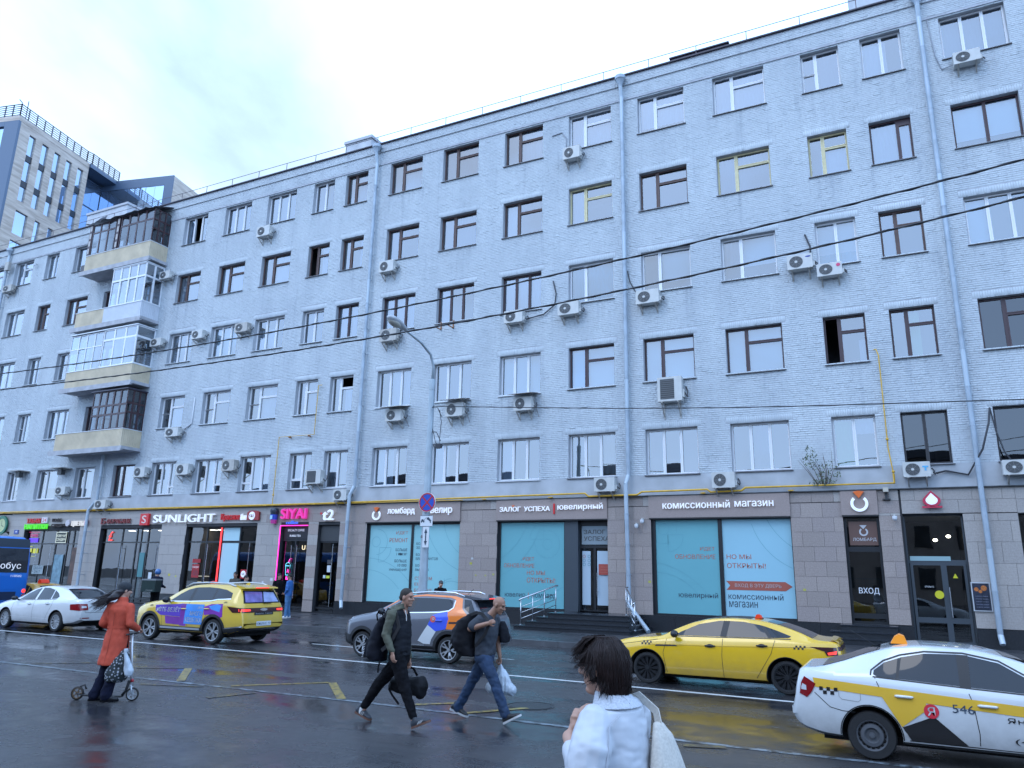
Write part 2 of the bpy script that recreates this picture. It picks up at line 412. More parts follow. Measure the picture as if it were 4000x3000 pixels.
M_WWORN = paint_mat('worn_lane_paint', (0.20, 0.24, 0.27), 0.50, 5)
M_YLINE = paint_mat('yellow_paint', (0.33, 0.23, 0.035), 0.52, 9)
M_YWORN = paint_mat('worn_yellow_paint', (0.20, 0.14, 0.03), 0.43, 8)
mk = tag(empty('road_marking'), 'white lane lines and yellow zigzag stop marking on wet road', 'road marking', kind='structure')
flat_mark('lane_line', [(-34, 15.08), (-25.3, 15.08), (-14, 15.03), (-6.7, 14.82), (-1.8, 14.60), (6, 14.42), (20, 14.3)], 0.13, M_WLINE, parent=mk)
for x in (-29.2, -24.2, -19.2, -14.9, -11.0, -6.0, -1.0, 4.0): flat_mark('lane_dash', [(x-0.2, 17.68), (x+2.4, 17.5)], 0.11, M_WLINE, parent=mk)
flat_mark('edge_line', [(-40, 10.42), (-13, 10.42), (-7.7, 10.53), (-4.4, 10.45), (-1.8, 10.41), (3, 10.5), (12, 10.5)], 0.11, M_WWORN, z=0.005, parent=mk)
for i, (a, c, mm, w) in enumerate([((-14.3, 11.35), (-13.45, 11.9), M_YWORN, .10), ((-13.4, 11.9), (-12.05, 10.55), M_YLINE, .15), ((-10.85, 10.62), (-9.72, 11.92), M_YLINE, .11),
        ((-9.66, 11.96), (-8.33, 10.58), M_YLINE, .15), ((-7.15, 10.68), (-6.5, 11.35), M_YLINE, .11), ((-6.05, 10.52), (-5.4, 11.5), M_YLINE, .12), ((-16.6, 10.6), (-15.3, 11.9), M_YWORN, .12), ((-10.2, 9.5), (-9.95, 10.3), M_YWORN, .14), ((-12.3, 9.9), (-11.2, 10.3), M_YWORN, .12), ((-2.6, 10.15), (-2.1, 10.3), M_YWORN, .16)]):
    flat_mark('zigzag_bar', [a, c], w, mm, z=0.008, parent=mk)
# inspection cover in the near lane and a cut in the asphalt
mc = MB(); ring_mb(mc, 0, 0, 0.36, 0.40, 0, 0.01)
t_ = MB(); t_.lathe([(0.34, 0.003), (0.34, 0.006), (0.30, 0.006), (0.0, 0.006)], 28, M=Matrix.Translation((-5.45, 11.72, 0)))
t_.lathe([(0.39, 0.002), (0.39, 0.006), (0.37, 0.006), (0.37, 0.002)], 28, M=Matrix.Translation((-5.45, 11.72, 0)))
tag(t_.obj('manhole_cover', mat('cast_iron', (0.018, 0.018, 0.02), 0.35, nz=(30, .3), bump=(45, .4)), smooth=False), 'round dark iron cover in the road behind the striding bald man', 'manhole cover')

# houses on the camera's side of the street (they show in the windows, the car paint and the wet road)
ob_ = tag(empty('opposite_building', (-10, -24, 0)), 'plain three storey terrace on the near side of the street, mirrored in the windows', 'building')
MB().box(-90, 70, -36, -24, 0, 12.5).obj('wall', mat('opposite_plaster', (.30, .24, .20), .8, nz=(.6, .2)), ob_); MB().box(-90, 70, -36.3, -23.6, 12.5, 13.2).obj('roof', mat('opposite_roof', (.06, .06, .07), .7), ob_)
_ow = MB().box(-.7, .7, -.06, .06, -1, 1).mesh('window', mat('opposite_window', (.02, .025, .03), .1))
for _i in range(46):
    for _k in range(3): put('window', _ow, ob_, (-86+3.4*_i, -24, 2.4+3.6*_k))

# ================================================================ grey brick building
XL, XR, ZT = -66.0, 14.0, 23.2
ROWZ = {1: (5.76, 7.50), 2: (9.38, 11.13), 3: (13.06, 14.80), 4: (16.67, 18.38), 5: (20.26, 22.0)}
COLX = {1: (3.2, 5.22), 2: (.58, 1.94), 3: (-1.54, -.18), 4: (-4.95, -2.93), 5: (-8.13, -6.14), 6: (-11.3, -9.33), 7: (-14.5, -12.57), 8: (-17.85, -15.9), 9: (-20.95, -19.06), 10: (-23.75, -22.36),
        11: (-25.9, -24.52), 12: (-29.15, -27.12), 13: (-32.36, -30.38), 14: (-35.65, -33.78), 15: (-38.8, -37.01), 16: (-42.1, -40.4), 17: (-45.7, -43.66), 18: (-48.68, -47.38), 19: (-52.1, -50.1), 20: (-55.4, -53.4), 0: (6.6, 8.6)}
wall_open = []; WIN = []
for r in range(1, 6):
    for c in range(0, 21):
        if c in (15, 16) and r > 1:
            z0 = {2: 8.33, 3: 12.0, 4: 15.7, 5: 19.35}[r]; x0, x1 = COLX[c]
            wall_open.append((x0, x1, z0 if c == 16 else ROWZ[r][0], ROWZ[r][1])); WIN.append((r, c, wall_open[-1])); continue
        x0, x1 = COLX[c]; z0, z1 = ROWZ[r]
        wall_open.append((x0, x1, z0, z1)); WIN.append((r, c, wall_open[-1]))
# shop openings: (x0, x1, z0, z1)
SHOP = {'tobacco': (-45.93, -40.88, 0.2, 3.96), 'bank': (-39.1, -34.24, 0.2, 4.02), 'wine': (-32.4, -27.55, 0.2, 4.05), 'coffee': (-26.04, -24.35, 0.2, 4.06), 'phone': (-23.76, -22.51, 0.2, 4.06),
        'pawn1': (-21.0, -16.19, 0.70, 4.09), 'pawn2': (-14.42, -9.70, 0.70, 4.12), 'commission': (-8.0, -3.09, 0.70, 4.14), 'entry': (-1.44, -0.36, 0.70, 4.13), 'cafe': (0.33, 2.01, 0.2, 4.15), 'side': (3.47, 8.2, 0.9, 4.12), 'far': (-52.5, -47.4, 0.2, 3.9)}
shop_open = list(SHOP.values())
all_open = wall_open + shop_open
bld = tag(empty('apartment_building', (-20, FY, 0.15)), 'long grey painted brick apartment building, five rows of windows over ground floor shops', 'building')
M_BRICK = None
def brick_mat():
    m = bpy.data.materials.new('painted_brick'); m.use_nodes = True; t = m.node_tree; b = t.nodes['Principled BSDF']
    g = t.nodes.new('ShaderNodeTexCoord'); mp_ = t.nodes.new('ShaderNodeMapping'); mp_.inputs['Scale'].default_value = (1.1, 1, 0.22)
    ge = t.nodes.new('ShaderNodeNewGeometry')
    t.links.new(ge.outputs['Position'], mp_.inputs['Vector'])
    def noi(sc, det, vec):
        n = t.nodes.new('ShaderNodeTexNoise'); n.inputs['Scale'].default_value = sc; n.inputs['Detail'].default_value = det; n.inputs['Roughness'].default_value = 0.62; t.links.new(vec, n.inputs['Vector']); return n
    a = noi(0.8, 6, mp_.outputs['Vector']); c = noi(9, 5, ge.outputs['Position']); d = noi(0.25, 4, ge.outputs['Position'])
    s1 = t.nodes.new('ShaderNodeMath'); s1.operation = 'MULTIPLY_ADD'; s1.inputs[1].default_value = 0.5; t.links.new(a.outputs['Fac'], s1.inputs[0])
    s2 = t.nodes.new('ShaderNodeMath'); s2.operation = 'MULTIPLY_ADD'; s2.inputs[1].default_value = 0.25; s2.inputs[2].default_value = 0.0; t.links.new(c.outputs['Fac'], s2.inputs[0])
    s3 = t.nodes.new('ShaderNodeMath'); s3.operation = 'MULTIPLY_ADD'; s3.inputs[1].default_value = 0.35; t.links.new(d.outputs['Fac'], s3.inputs[0]); t.links.new(s2.outputs['Value'], s3.inputs[2])
    t.links.new(s3.outputs['Value'], s1.inputs[2])
    mp2 = t.nodes.new('ShaderNodeMapping'); mp2.inputs['Scale'].default_value = (3.4, 1, 0.16); t.links.new(ge.outputs['Position'], mp2.inputs['Vector'])
    rain = noi(1.0, 5, mp2.outputs['Vector']); rr = t.nodes.new('ShaderNodeMapRange'); rr.inputs['From Min'].default_value = 0.56; rr.inputs['From Max'].default_value = 0.74; rr.inputs['To Min'].default_value = 0.0; rr.inputs['To Max'].default_value = -0.13
    t.links.new(rain.outputs['Fac'], rr.inputs['Value'])
    sp = t.nodes.new('ShaderNodeSeparateXYZ'); t.links.new(ge.outputs['Position'], sp.inputs[0])      # dirt washed down from every row of sills
    def mt(op, a, b_=None):
        q = t.nodes.new('ShaderNodeMath'); q.operation = op; t.links.new(a, q.inputs[0])
        if b_ is not None: q.inputs[1].default_value = b_
        return q.outputs['Value']
    zr = mt('FLOORED_MODULO', mt('SUBTRACT', sp.outputs['Z'], 5.76), 3.625); zm = t.nodes.new('ShaderNodeMapRange'); zm.inputs['From Min'].default_value = 2.2; zm.inputs['From Max'].default_value = 3.5; zm.inputs['To Min'].default_value = 1.0; zm.inputs['To Max'].default_value = 2.3
    t.links.new(zr, zm.inputs['Value']); rm_ = t.nodes.new('ShaderNodeMath'); rm_.operation = 'MULTIPLY'; t.links.new(rr.outputs['Result'], rm_.inputs[0]); t.links.new(zm.outputs['Result'], rm_.inputs[1]); s4 = t.nodes.new('ShaderNodeMath'); s4.operation = 'ADD'; t.links.new(s1.outputs['Value'], s4.inputs[0]); t.links.new(rm_.outputs['Value'], s4.inputs[1]); s1 = s4
    r = t.nodes.new('ShaderNodeValToRGB'); r.color_ramp.elements[0].position = 0.34; r.color_ramp.elements[0].color = (0.375, 0.415, 0.45, 1)
    r.color_ramp.elements[1].position = 0.68; r.color_ramp.elements[1].color = (0.54, 0.585, 0.605, 1)
    t.links.new(s1.outputs['Value'], r.inputs['Fac']); t.links.new(r.outputs['Color'], b.inputs['Base Color']); b.inputs['Roughness'].default_value = 0.75
    return m
M_BRICK = brick_mat()
M_JOINT = mat('painted_joint', (0.41, 0.425, 0.46), 0.9, nz=(6, 0.2))
M_PLAST = mat('painted_plaster', (0.41, 0.43, 0.455), 0.8, nz=(1.3, 0.18), bump=(14, 0.15))

def sheet_with_holes(mb, x0, x1, z0, z1, holes, y, mi=0):
    hs = [h for h in holes if h[0] < x1 and h[1] > x0 and h[2] < z1 and h[3] > z0]
    xs = sorted({x0, x1, *[min(max(v, x0), x1) for h in hs for v in h[:2]]}); zs = sorted({z0, z1, *[min(max(v, z0), z1) for h in hs for v in h[2:]]})
    for k in range(len(zs)-1):
        zc = (zs[k]+zs[k+1])/2; run = None
        for i in range(len(xs)-1):
            xc = (xs[i]+xs[i+1])/2
            solid = not any(h[0] < xc < h[1] and h[2] < zc < h[3] for h in hs)
            if solid and run is None: run = xs[i]
            if run is not None and (not solid or i == len(xs)-2):
                e = xs[i+1] if solid else xs[i]
                mb.quad((run, y, zs[k]), (e, y, zs[k]), (e, y, zs[k+1]), (run, y, zs[k+1])); run = None
def reveals(mb, holes, y0, depth, mi=0):
    for (a, b, c, d) in holes:
        y1 = y0+depth
        mb.quad((a, y0, c), (a, y0, d), (a, y1, d), (a, y1, c), mi); mb.quad((b, y0, c), (b, y1, c), (b, y1, d), (b, y0, d), mi)
        mb.quad((a, y0, d), (b, y0, d), (b, y1, d), (a, y1, d), mi); mb.quad((a, y0, c), (a, y1, c), (b, y1, c), (b, y0, c), mi)
w = MB(); sheet_with_holes(w, XL, XR, 5.73, ZT, wall_open, FY+0.004)
w.obj('wall', M_JOINT, bld, fixn=False)
w = MB(); sheet_with_holes(w, XL, XR, 4.98, 5.73, all_open, FY-0.012); w.quad((XL, FY-0.012, 5.73), (XR, FY-0.012, 5.73), (XR, FY+0.02, 5.73), (XL, FY+0.02, 5.73))
w.obj('plaster_band', M_PLAST, bld, fixn=False)
w = MB(); sheet_with_holes(w, XL, XR, 0.0, 4.98, shop_open, FY+0.02); reveals(w, shop_open, FY-0.001, 0.30)
w.obj('ground_floor_wall', mat('dark_joint', (0.035, 0.036, 0.04), 0.9), bld, fixn=False)
# closed body behind the facade
w = MB(); w.box(XL, XR, FY+3.2, FY+13, 0, ZT); w.box(XL, XL+0.3, FY+0.02, FY+3.2, 0, ZT); w.box(XR-0.3, XR, FY+0.02, FY+3.2, 0, ZT)
w.box(XL+0.3, XR-0.3, FY+0.3, FY+3.2, 4.3, 5.0)
for z in (8.2, 11.85, 15.5, 19.1): w.box(XL+0.3, XR-0.3, FY+0.35, FY+3.2, z-.12, z+.12)
for x in (-49.5, -46.6, -43, -39.8, -36.3, -33.1, -29.8, -26.5, -24.15, -22, -18.5, -15.2, -12, -8.8, -5.6, -2.3, .2, 2.5, 5.9): w.box(x-.08, x+.08, FY+0.35, FY+3.2, 5, ZT-.1)
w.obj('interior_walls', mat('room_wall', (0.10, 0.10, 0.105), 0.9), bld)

def make_bricks():
    rows = []; P = 0.0766; z = 5.735; i = 0
    sold = [(a-0.14, b+0.14, d+0.002, d+0.245) for (a, b, c, d) in wall_open if d < 21.9]
    sp = [(a, b, c, d, d) for (a, b, c, d) in wall_open] + [(a, b, c, d, None) for (a, b, c, d) in sold]
    bx = []
    while z + P < ZT-0.02:
        zc = z+P/2; free = [(-57.0, 12.0)]
        for q in sp:
            if q[2] < zc < q[3]:
                nf = []
                for (a, b) in free:
                    if q[1] <= a or q[0] >= b: nf.append((a, b)); continue
                    if q[0] > a: nf.append((a, q[0]))
                    if q[1] < b: nf.append((q[1], b))
                free = nf
        step = 0.0
        if z > 22.06: step = 0.045
        if z > 22.74: step = 0.10
        for (a, b) in free:
            x = a - (0.13 if i % 2 else 0.0) - (0.05 if i % 3 == 0 else 0)
            while x < b-0.02:
                ln = 0.257 if (i % 6) else 0.128
                x0 = max(x, a); x1 = min(x+ln, b)
                if x1-x0 > 0.03: bx.append((x0+0.004, x1-0.004, z+0.0035, z+P-0.0045, step))
                x += ln
        z += P; i += 1
    for (a, b, c, d) in sold:
        x = a
        while x < b-0.03:
            bx.append((x+0.004, min(x+0.0766, b)-0.004, c, d-0.004, 0.0)); x += 0.0766
    return np.array(bx)
BX = make_bricks(); NB = len(BX)
prot = 0.0005 + 0.005*RNG.random(NB)**2.5 + np.where(RNG.random(NB) < 0.05, 0.006, 0)
jit = RNG.normal(0, 0.0012, (NB, 8))
def brick_arrays(B, pr, jt):
    n = len(B); V = np.zeros((n, 8, 3)); x0, x1, z0, z1, st = B.T
    yf = FY - st - pr; yb = FY + 0.006 - st; c = 0.006
    V[:, 0] = np.stack([x0+c, yf, z0+c+jt[:, 0]], 1); V[:, 1] = np.stack([x1-c, yf+jt[:, 1], z0+c+jt[:, 2]], 1)
    V[:, 2] = np.stack([x1-c, yf+jt[:, 3], z1-c+jt[:, 4]], 1); V[:, 3] = np.stack([x0+c, yf, z1-c+jt[:, 5]], 1)
    V[:, 4] = np.stack([x0, yb, z0], 1); V[:, 5] = np.stack([x1, yb, z0], 1); V[:, 6] = np.stack([x1, yb, z1], 1); V[:, 7] = np.stack([x0, yb, z1], 1)
    return V
QF = np.array([(0, 1, 2, 3), (4, 5, 1, 0), (5, 6, 2, 1), (6, 7, 3, 2), (7, 4, 0, 3)])
def np_mesh(name, V, F, m):
    me = bpy.data.meshes.new(name); nv = len(V); nf = len(F)
    me.vertices.add(nv); me.vertices.foreach_set('co', V.astype(np.float32).ravel()); me.loops.add(nf*4); me.loops.foreach_set('vertex_index', F.astype(np.int32).ravel())
    me.polygons.add(nf); me.polygons.foreach_set('loop_start', np.arange(0, nf*4, 4, dtype=np.int32)); me.update(calc_edges=True); me.materials.append(m); return me
dist = np.hypot(BX[:, 0]-0.0, BX[:, 2]-2.0) + np.where(BX[:, 4] > 0, 50, 0) + np.where((BX[:, 0] < -3) | (BX[:, 0] > 5), 9, 0)
order = np.argsort(dist); near = order[:290]; rest = order[290:]
V = brick_arrays(BX[rest], prot[rest], jit[rest]); F = (np.arange(len(rest))[:, None, None]*8 + QF[None]).reshape(-1, 4)
ob = put('brick_courses', np_mesh('brick_courses', V.reshape(-1, 3), F, M_BRICK), bld); ob['kind'] = 'stuff'
unit = {}
for k in near:
    x0, x1, z0, z1, st = BX[k]; key = (round(x1-x0, 2), round(z1-z0, 2))
    if key not in unit:
        wv, hv = x1-x0, z1-z0; c = 0.004
        v = [(c, 0, c), (wv-c, 0, c), (wv-c, 0, hv-c), (c, 0, hv-c), (0, .02, 0), (wv, .02, 0), (wv, .02, hv), (0, .02, hv)]
        me = bpy.data.meshes.new('brick'); me.from_pydata(v, [], [tuple(q) for q in QF]); me.materials.append(M_BRICK); unit[key] = me
    o = bpy.data.objects.new('brick', unit[key]); COL.objects.link(o); o.parent = bld; o.matrix_parent_inverse = Matrix.Translation(-Vector(bld['_w']))
    o.location = (x0, FY-prot[k], z0); o.rotation_euler = (random.uniform(-.012, .012), 0, random.uniform(-.01, .01))

# frieze lines, roof edge, roof
M_ROOF = mat('roof_metal', (0.045, 0.04, 0.06), 0.45, nz=(4, .3))
w = MB(); w.box(XL, XR, FY-0.0415, FY+0.02, 22.04, 22.735); w.box(XL, XR, FY-0.0965, FY+0.02, 22.735, 23.18); w.obj('frieze', M_JOINT, bld)
w = MB(); w.box(XL, XR, FY-0.20, FY+0.5, 23.185, 23.235); w.obj('roof_edge', M_ROOF, bld)
w = MB(); w.add([(XL, FY-0.1, 23.24), (XR, FY-0.1, 23.24), (XR, FY+6.5, 25.2), (XL, FY+6.5, 25.2), (XL, FY+13, 23.24), (XR, FY+13, 23.24)], [(0, 1, 2, 3), (3, 2, 5, 4), (0, 3, 4), (1, 5, 2)])
w.obj('roof', M_ROOF, bld, fixn=False)
M_RAIL = mat('rail_rust', (0.16, 0.13, 0.14), 0.6)
rl = tag(empty('roof_railing', (-20, FY+.05, 23.24)), 'thin metal guard rail running along the edge of the grey roof', 'railing')
MB().tube([(XL, FY+0.05, 23.80), (XR, FY+0.05, 23.80)], 0.016, 6).obj('rail', M_RAIL, rl)
x = XL+1
while x < XR:
    MB().tube([(x, FY+0.05, 23.22), (x, FY+0.05, 23.80)], 0.018, 6).obj('post', M_RAIL, rl); x += 2.05
M_CHIM = mat('chimney_plaster', (0.50, 0.52, 0.55), 0.8, nz=(2, .15))
for (x0, x1, y0, y1, z1, lab) in [(-24.6, -22.9, 28.3, 29.6, 24.55, 'pale grey chimney block on the roof above the left downpipe of the long facade'), (0.35, 1.6, 28.2, 29.3, 26.0, 'tall brick chimney at the top right edge of the picture'), (-47.4, -43.3, 29.0, 31.5, 25.4, 'wide white chimney block on the roof beside the stone tower')]:
    c = tag(empty('chimney', ((x0+x1)/2, y0, 23.3)), lab, 'chimney', 'chimneys on the grey roof')
    MB().box(x0, x1, y0, y1, 23.0, z1-0.16).obj('stack', M_CHIM, c); MB().box(x0-.07, x1+.07, y0-.07, y1+.07, z1-.16, z1).obj('cap', mat('chimney_cap', (.42, .43, .46), .6), c)
h = tag(empty('roof_hatch', (-5, FY, 23.3)), 'low dark metal hatch on the roof edge above the white windows', 'roof hatch')
MB().box(-6.6, -4.3, FY+.1, FY+1.0, 23.2, 23.52).obj('hatch_box', M_ROOF, h); MB().box(-6.7, -4.2, FY+.02, FY+1.1, 23.52, 23.57).obj('lid', M_ROOF, h)

# ---------------------------------------------------------------- windows
M_GLASS = glass_mat('window_glass', (0.60, 0.72, 0.82), 0.16, 2.1)
M_GDARK = glass_mat('tinted_glass', (0.16, 0.17, 0.18), 0.05, 1.2)
FR = {'white': mat('white_frame', (0.74, 0.75, 0.77), 0.4), 'brown': mat('brown_wood_frame', (0.095, 0.055, 0.048), 0.5, nz=(7, .3)), 'cream': mat('cream_frame', (0.62, 0.55, 0.33), 0.5, nz=(6, .12)),
      'wine': mat('dark_brown_frame', (0.055, 0.026, 0.03), 0.4), 'dark': mat('dark_frame', (0.03, 0.028, 0.032), 0.4), 'alu': mat('grey_white_frame', (0.62, 0.65, 0.68), 0.4)}
M_SILL = mat('sill_metal', (0.085, 0.082, 0.09), 0.45); M_SILLW = mat('sill_white', (0.62, 0.63, 0.65), 0.45)
CUR = {'sheer': mat('sheer_curtain', (0.46, 0.48, 0.52), 0.9), 'blind': mat('roller_blind', (0.50, 0.62, 0.66), 0.8), 'teal': mat('teal_curtain', (0.08, 0.33, 0.42), 0.9), 'beige': mat('beige_curtain', (0.30, 0.27, 0.24), 0.9),
       'cyan': mat('cyan_sheet', (0.10, 0.62, 0.85), 0.7), 'green': mat('green_curtain', (0.22, 0.42, 0.20), 0.9), 'grey': mat('grey_curtain', (0.17, 0.19, 0.23), 0.9), 'dark': mat('dark_room', (0.012, 0.013, 0.016), 0.9), 'brown': mat('brown_blind', (0.11, 0.09, 0.085), 0.9)}
def layout(kind, w, h):
    """pane rectangles (x0, x1, z0, z1) inside a w x h frame"""
    f = 0.065; mv = 0.10
    def split(n):
        pw = (w-2*f-(n-1)*mv)/n; return [(f+i*(pw+mv), f+i*(pw+mv)+pw, f, h-f) for i in range(n)]
    if kind == 'w3': return split(3)
    if kind == 'w2': return split(2)
    if kind == 'one': return [(f, w-f, f, h-f)]
    a = w*0.33
    if kind == 'L': return [(f, a, f, h-f), (a+.13, w-f, h*.70, h-f), (a+.13, w-f, f, h*.70-.10)]
    if kind == 'Ls': return [(f, a, h*.48, h-f), (f, a, f, h*.48-.04), (a+.12, w-f, h*.70, h-f), (a+.12, w-f, f, h*.70-.10)]
    if kind == 'v2': return [(f, a, h*.5, h-f), (f, a, f, h*.5-.05), (a+.12, w-f, f, h-f)]
    if kind == 'w2L': return [(f, a, f, h-f), (a+.12, w-f, f, h-f)]
    if kind == 'wR': return [(f, w*.64, f, h-f), (w*.64+.11, w-f, f, h*.84)]
    if kind == 'w3s':
        s = split(3); q = s[0]; return [(q[0], q[1], h*.27, h-f), (q[0], q[1], f, h*.27-.09), s[1], s[2]]
    if kind == 'w3r':
        s = split(3); q = s[2]; return [s[0], s[1], (q[0], q[1], h*.27, h-f), (q[0], q[1], f, h*.27-.09)]
    if kind == 'w2s':
        s = split(2); q = s[0]; return [(q[0], q[1], h*.30, h-f), (q[0], q[1], f, h*.30-.10), s[1]]
    if kind == 'door': return [(f, w*.45, h*.38, h-f), (w*.45+.1, w-f, h*.62, h-f), (w*.45+.1, w-f, f, h*.62-.1)]
    return split(2)
_wm = {}
def frame_mesh(kind, w, h, colr):
    key = ('f', kind, round(w, 2), round(h, 2), colr)
    if key not in _wm:
        mb = MB(); P = layout(kind, w, h); hm = MB(); sheet_with_holes(hm, 0, w, 0, h, P, 0.0)
        reveals(hm, P, 0.0, 0.05)
        for (a, b, c, d) in P:                      # sash moulding standing proud round each pane
            for q in ((a-.035, a, c-.035, d+.035), (b, b+.035, c-.035, d+.035), (a, b, c-.035, c), (a, b, d, d+.035)):
                hm.box(q[0], q[1], -0.014, -0.001, q[2], q[3])
        _wm[key] = hm.mesh('window', FR[colr])
    return _wm[key]
def pane_mesh(w, h, m):
    key = ('p', round(w, 3), round(h, 3), m.name)
    if key not in _wm: _wm[key] = MB().quad((0, 0, 0), (w, 0, 0), (w, 0, h), (0, 0, h)).mesh('pane', m)
    return _wm[key]
def curtain_mesh(w, h, cname):
    key = ('c', round(w, 2), round(h, 2), cname)
    if key not in _wm:
        mb = MB(); n = max(8, int(w/0.05))
        if cname in ('blind', 'dark', 'cyan', 'brown'): mb.quad((0, 0, 0), (w, 0, 0), (w, 0, h), (0, 0, h))
        else:
            xs = [w*i/n for i in range(n+1)]; ys = [0.03*math.sin(i*1.9+random.uniform(-.4, .4)) for i in range(n+1)]
            v = [(x, y, 0) for x, y in zip(xs, ys)] + [(x, y*.6, h) for x, y in zip(xs, ys)]
            mb.add(v, [(i, i+1, n+2+i, n+1+i) for i in range(n)])
        _wm[key] = mb.mesh('curtain', CUR[cname], smooth=cname not in ('blind',))
    return _wm[key]
BW = Vector(bld['_w'])
def window(x0, x1, z0, z1, kind, colr, back=None, sill=True, y=FY+0.20, parent=bld, openp=(), gm=M_GLASS, sillw=False, name='window'):
    w, h = x1-x0, z1-z0
    o = put(name, frame_mesh(kind, w, h, colr), parent); o.location = (x0, y, z0)
    key = ('rv', round(w, 2), round(h, 2))
    if key not in _wm:
        rm = MB(); reveals(rm, [(0, w, 0, h)], 0, .30); _wm[key] = rm.mesh('reveal', M_PLAST)
    put('reveal', _wm[key], o).location = (0, FY-.001-y, 0)
    for i, (a, b, c, d) in enumerate(layout(kind, w, h)):
        if i in openp: continue
        p = put('pane', pane_mesh(b-a, d-c, gm), o); p.location = (a, 0.04, c); p.rotation_euler = (random.uniform(-.008, .008), 0, random.uniform(-.008, .008))
    if sill:
        key = ('s', round(w, 2), sillw)
        if key not in _wm: _wm[key] = MB().prism([(-0.33, -.055), (-0.33, -.03), (0.0, 0.02), (0.0, -.02)], 'x', -0.05, w+.05).mesh('sill', M_SILLW if sillw else M_SILL)
        s = put('sill', _wm[key], o); s.location = (0, 0.06, 0.0)
    backs = back if isinstance(back, list) else ([(back, 0, 1, 0, 1)] if back else [])
    for (cn, a, b, c, d) in backs:
        q = put('curtain', curtain_mesh(w*(b-a), h*(d-c), cn), o); q.location = (w*a, 0.17 + (0.05 if cn in ('blind', 'dark') else 0), h*c)  # the dark one is a near-black sheet standing in for an unlit room
    return o
H_ = lambda cn, a=0, b=1, c=0, d=1: (cn, a, b, c, d)
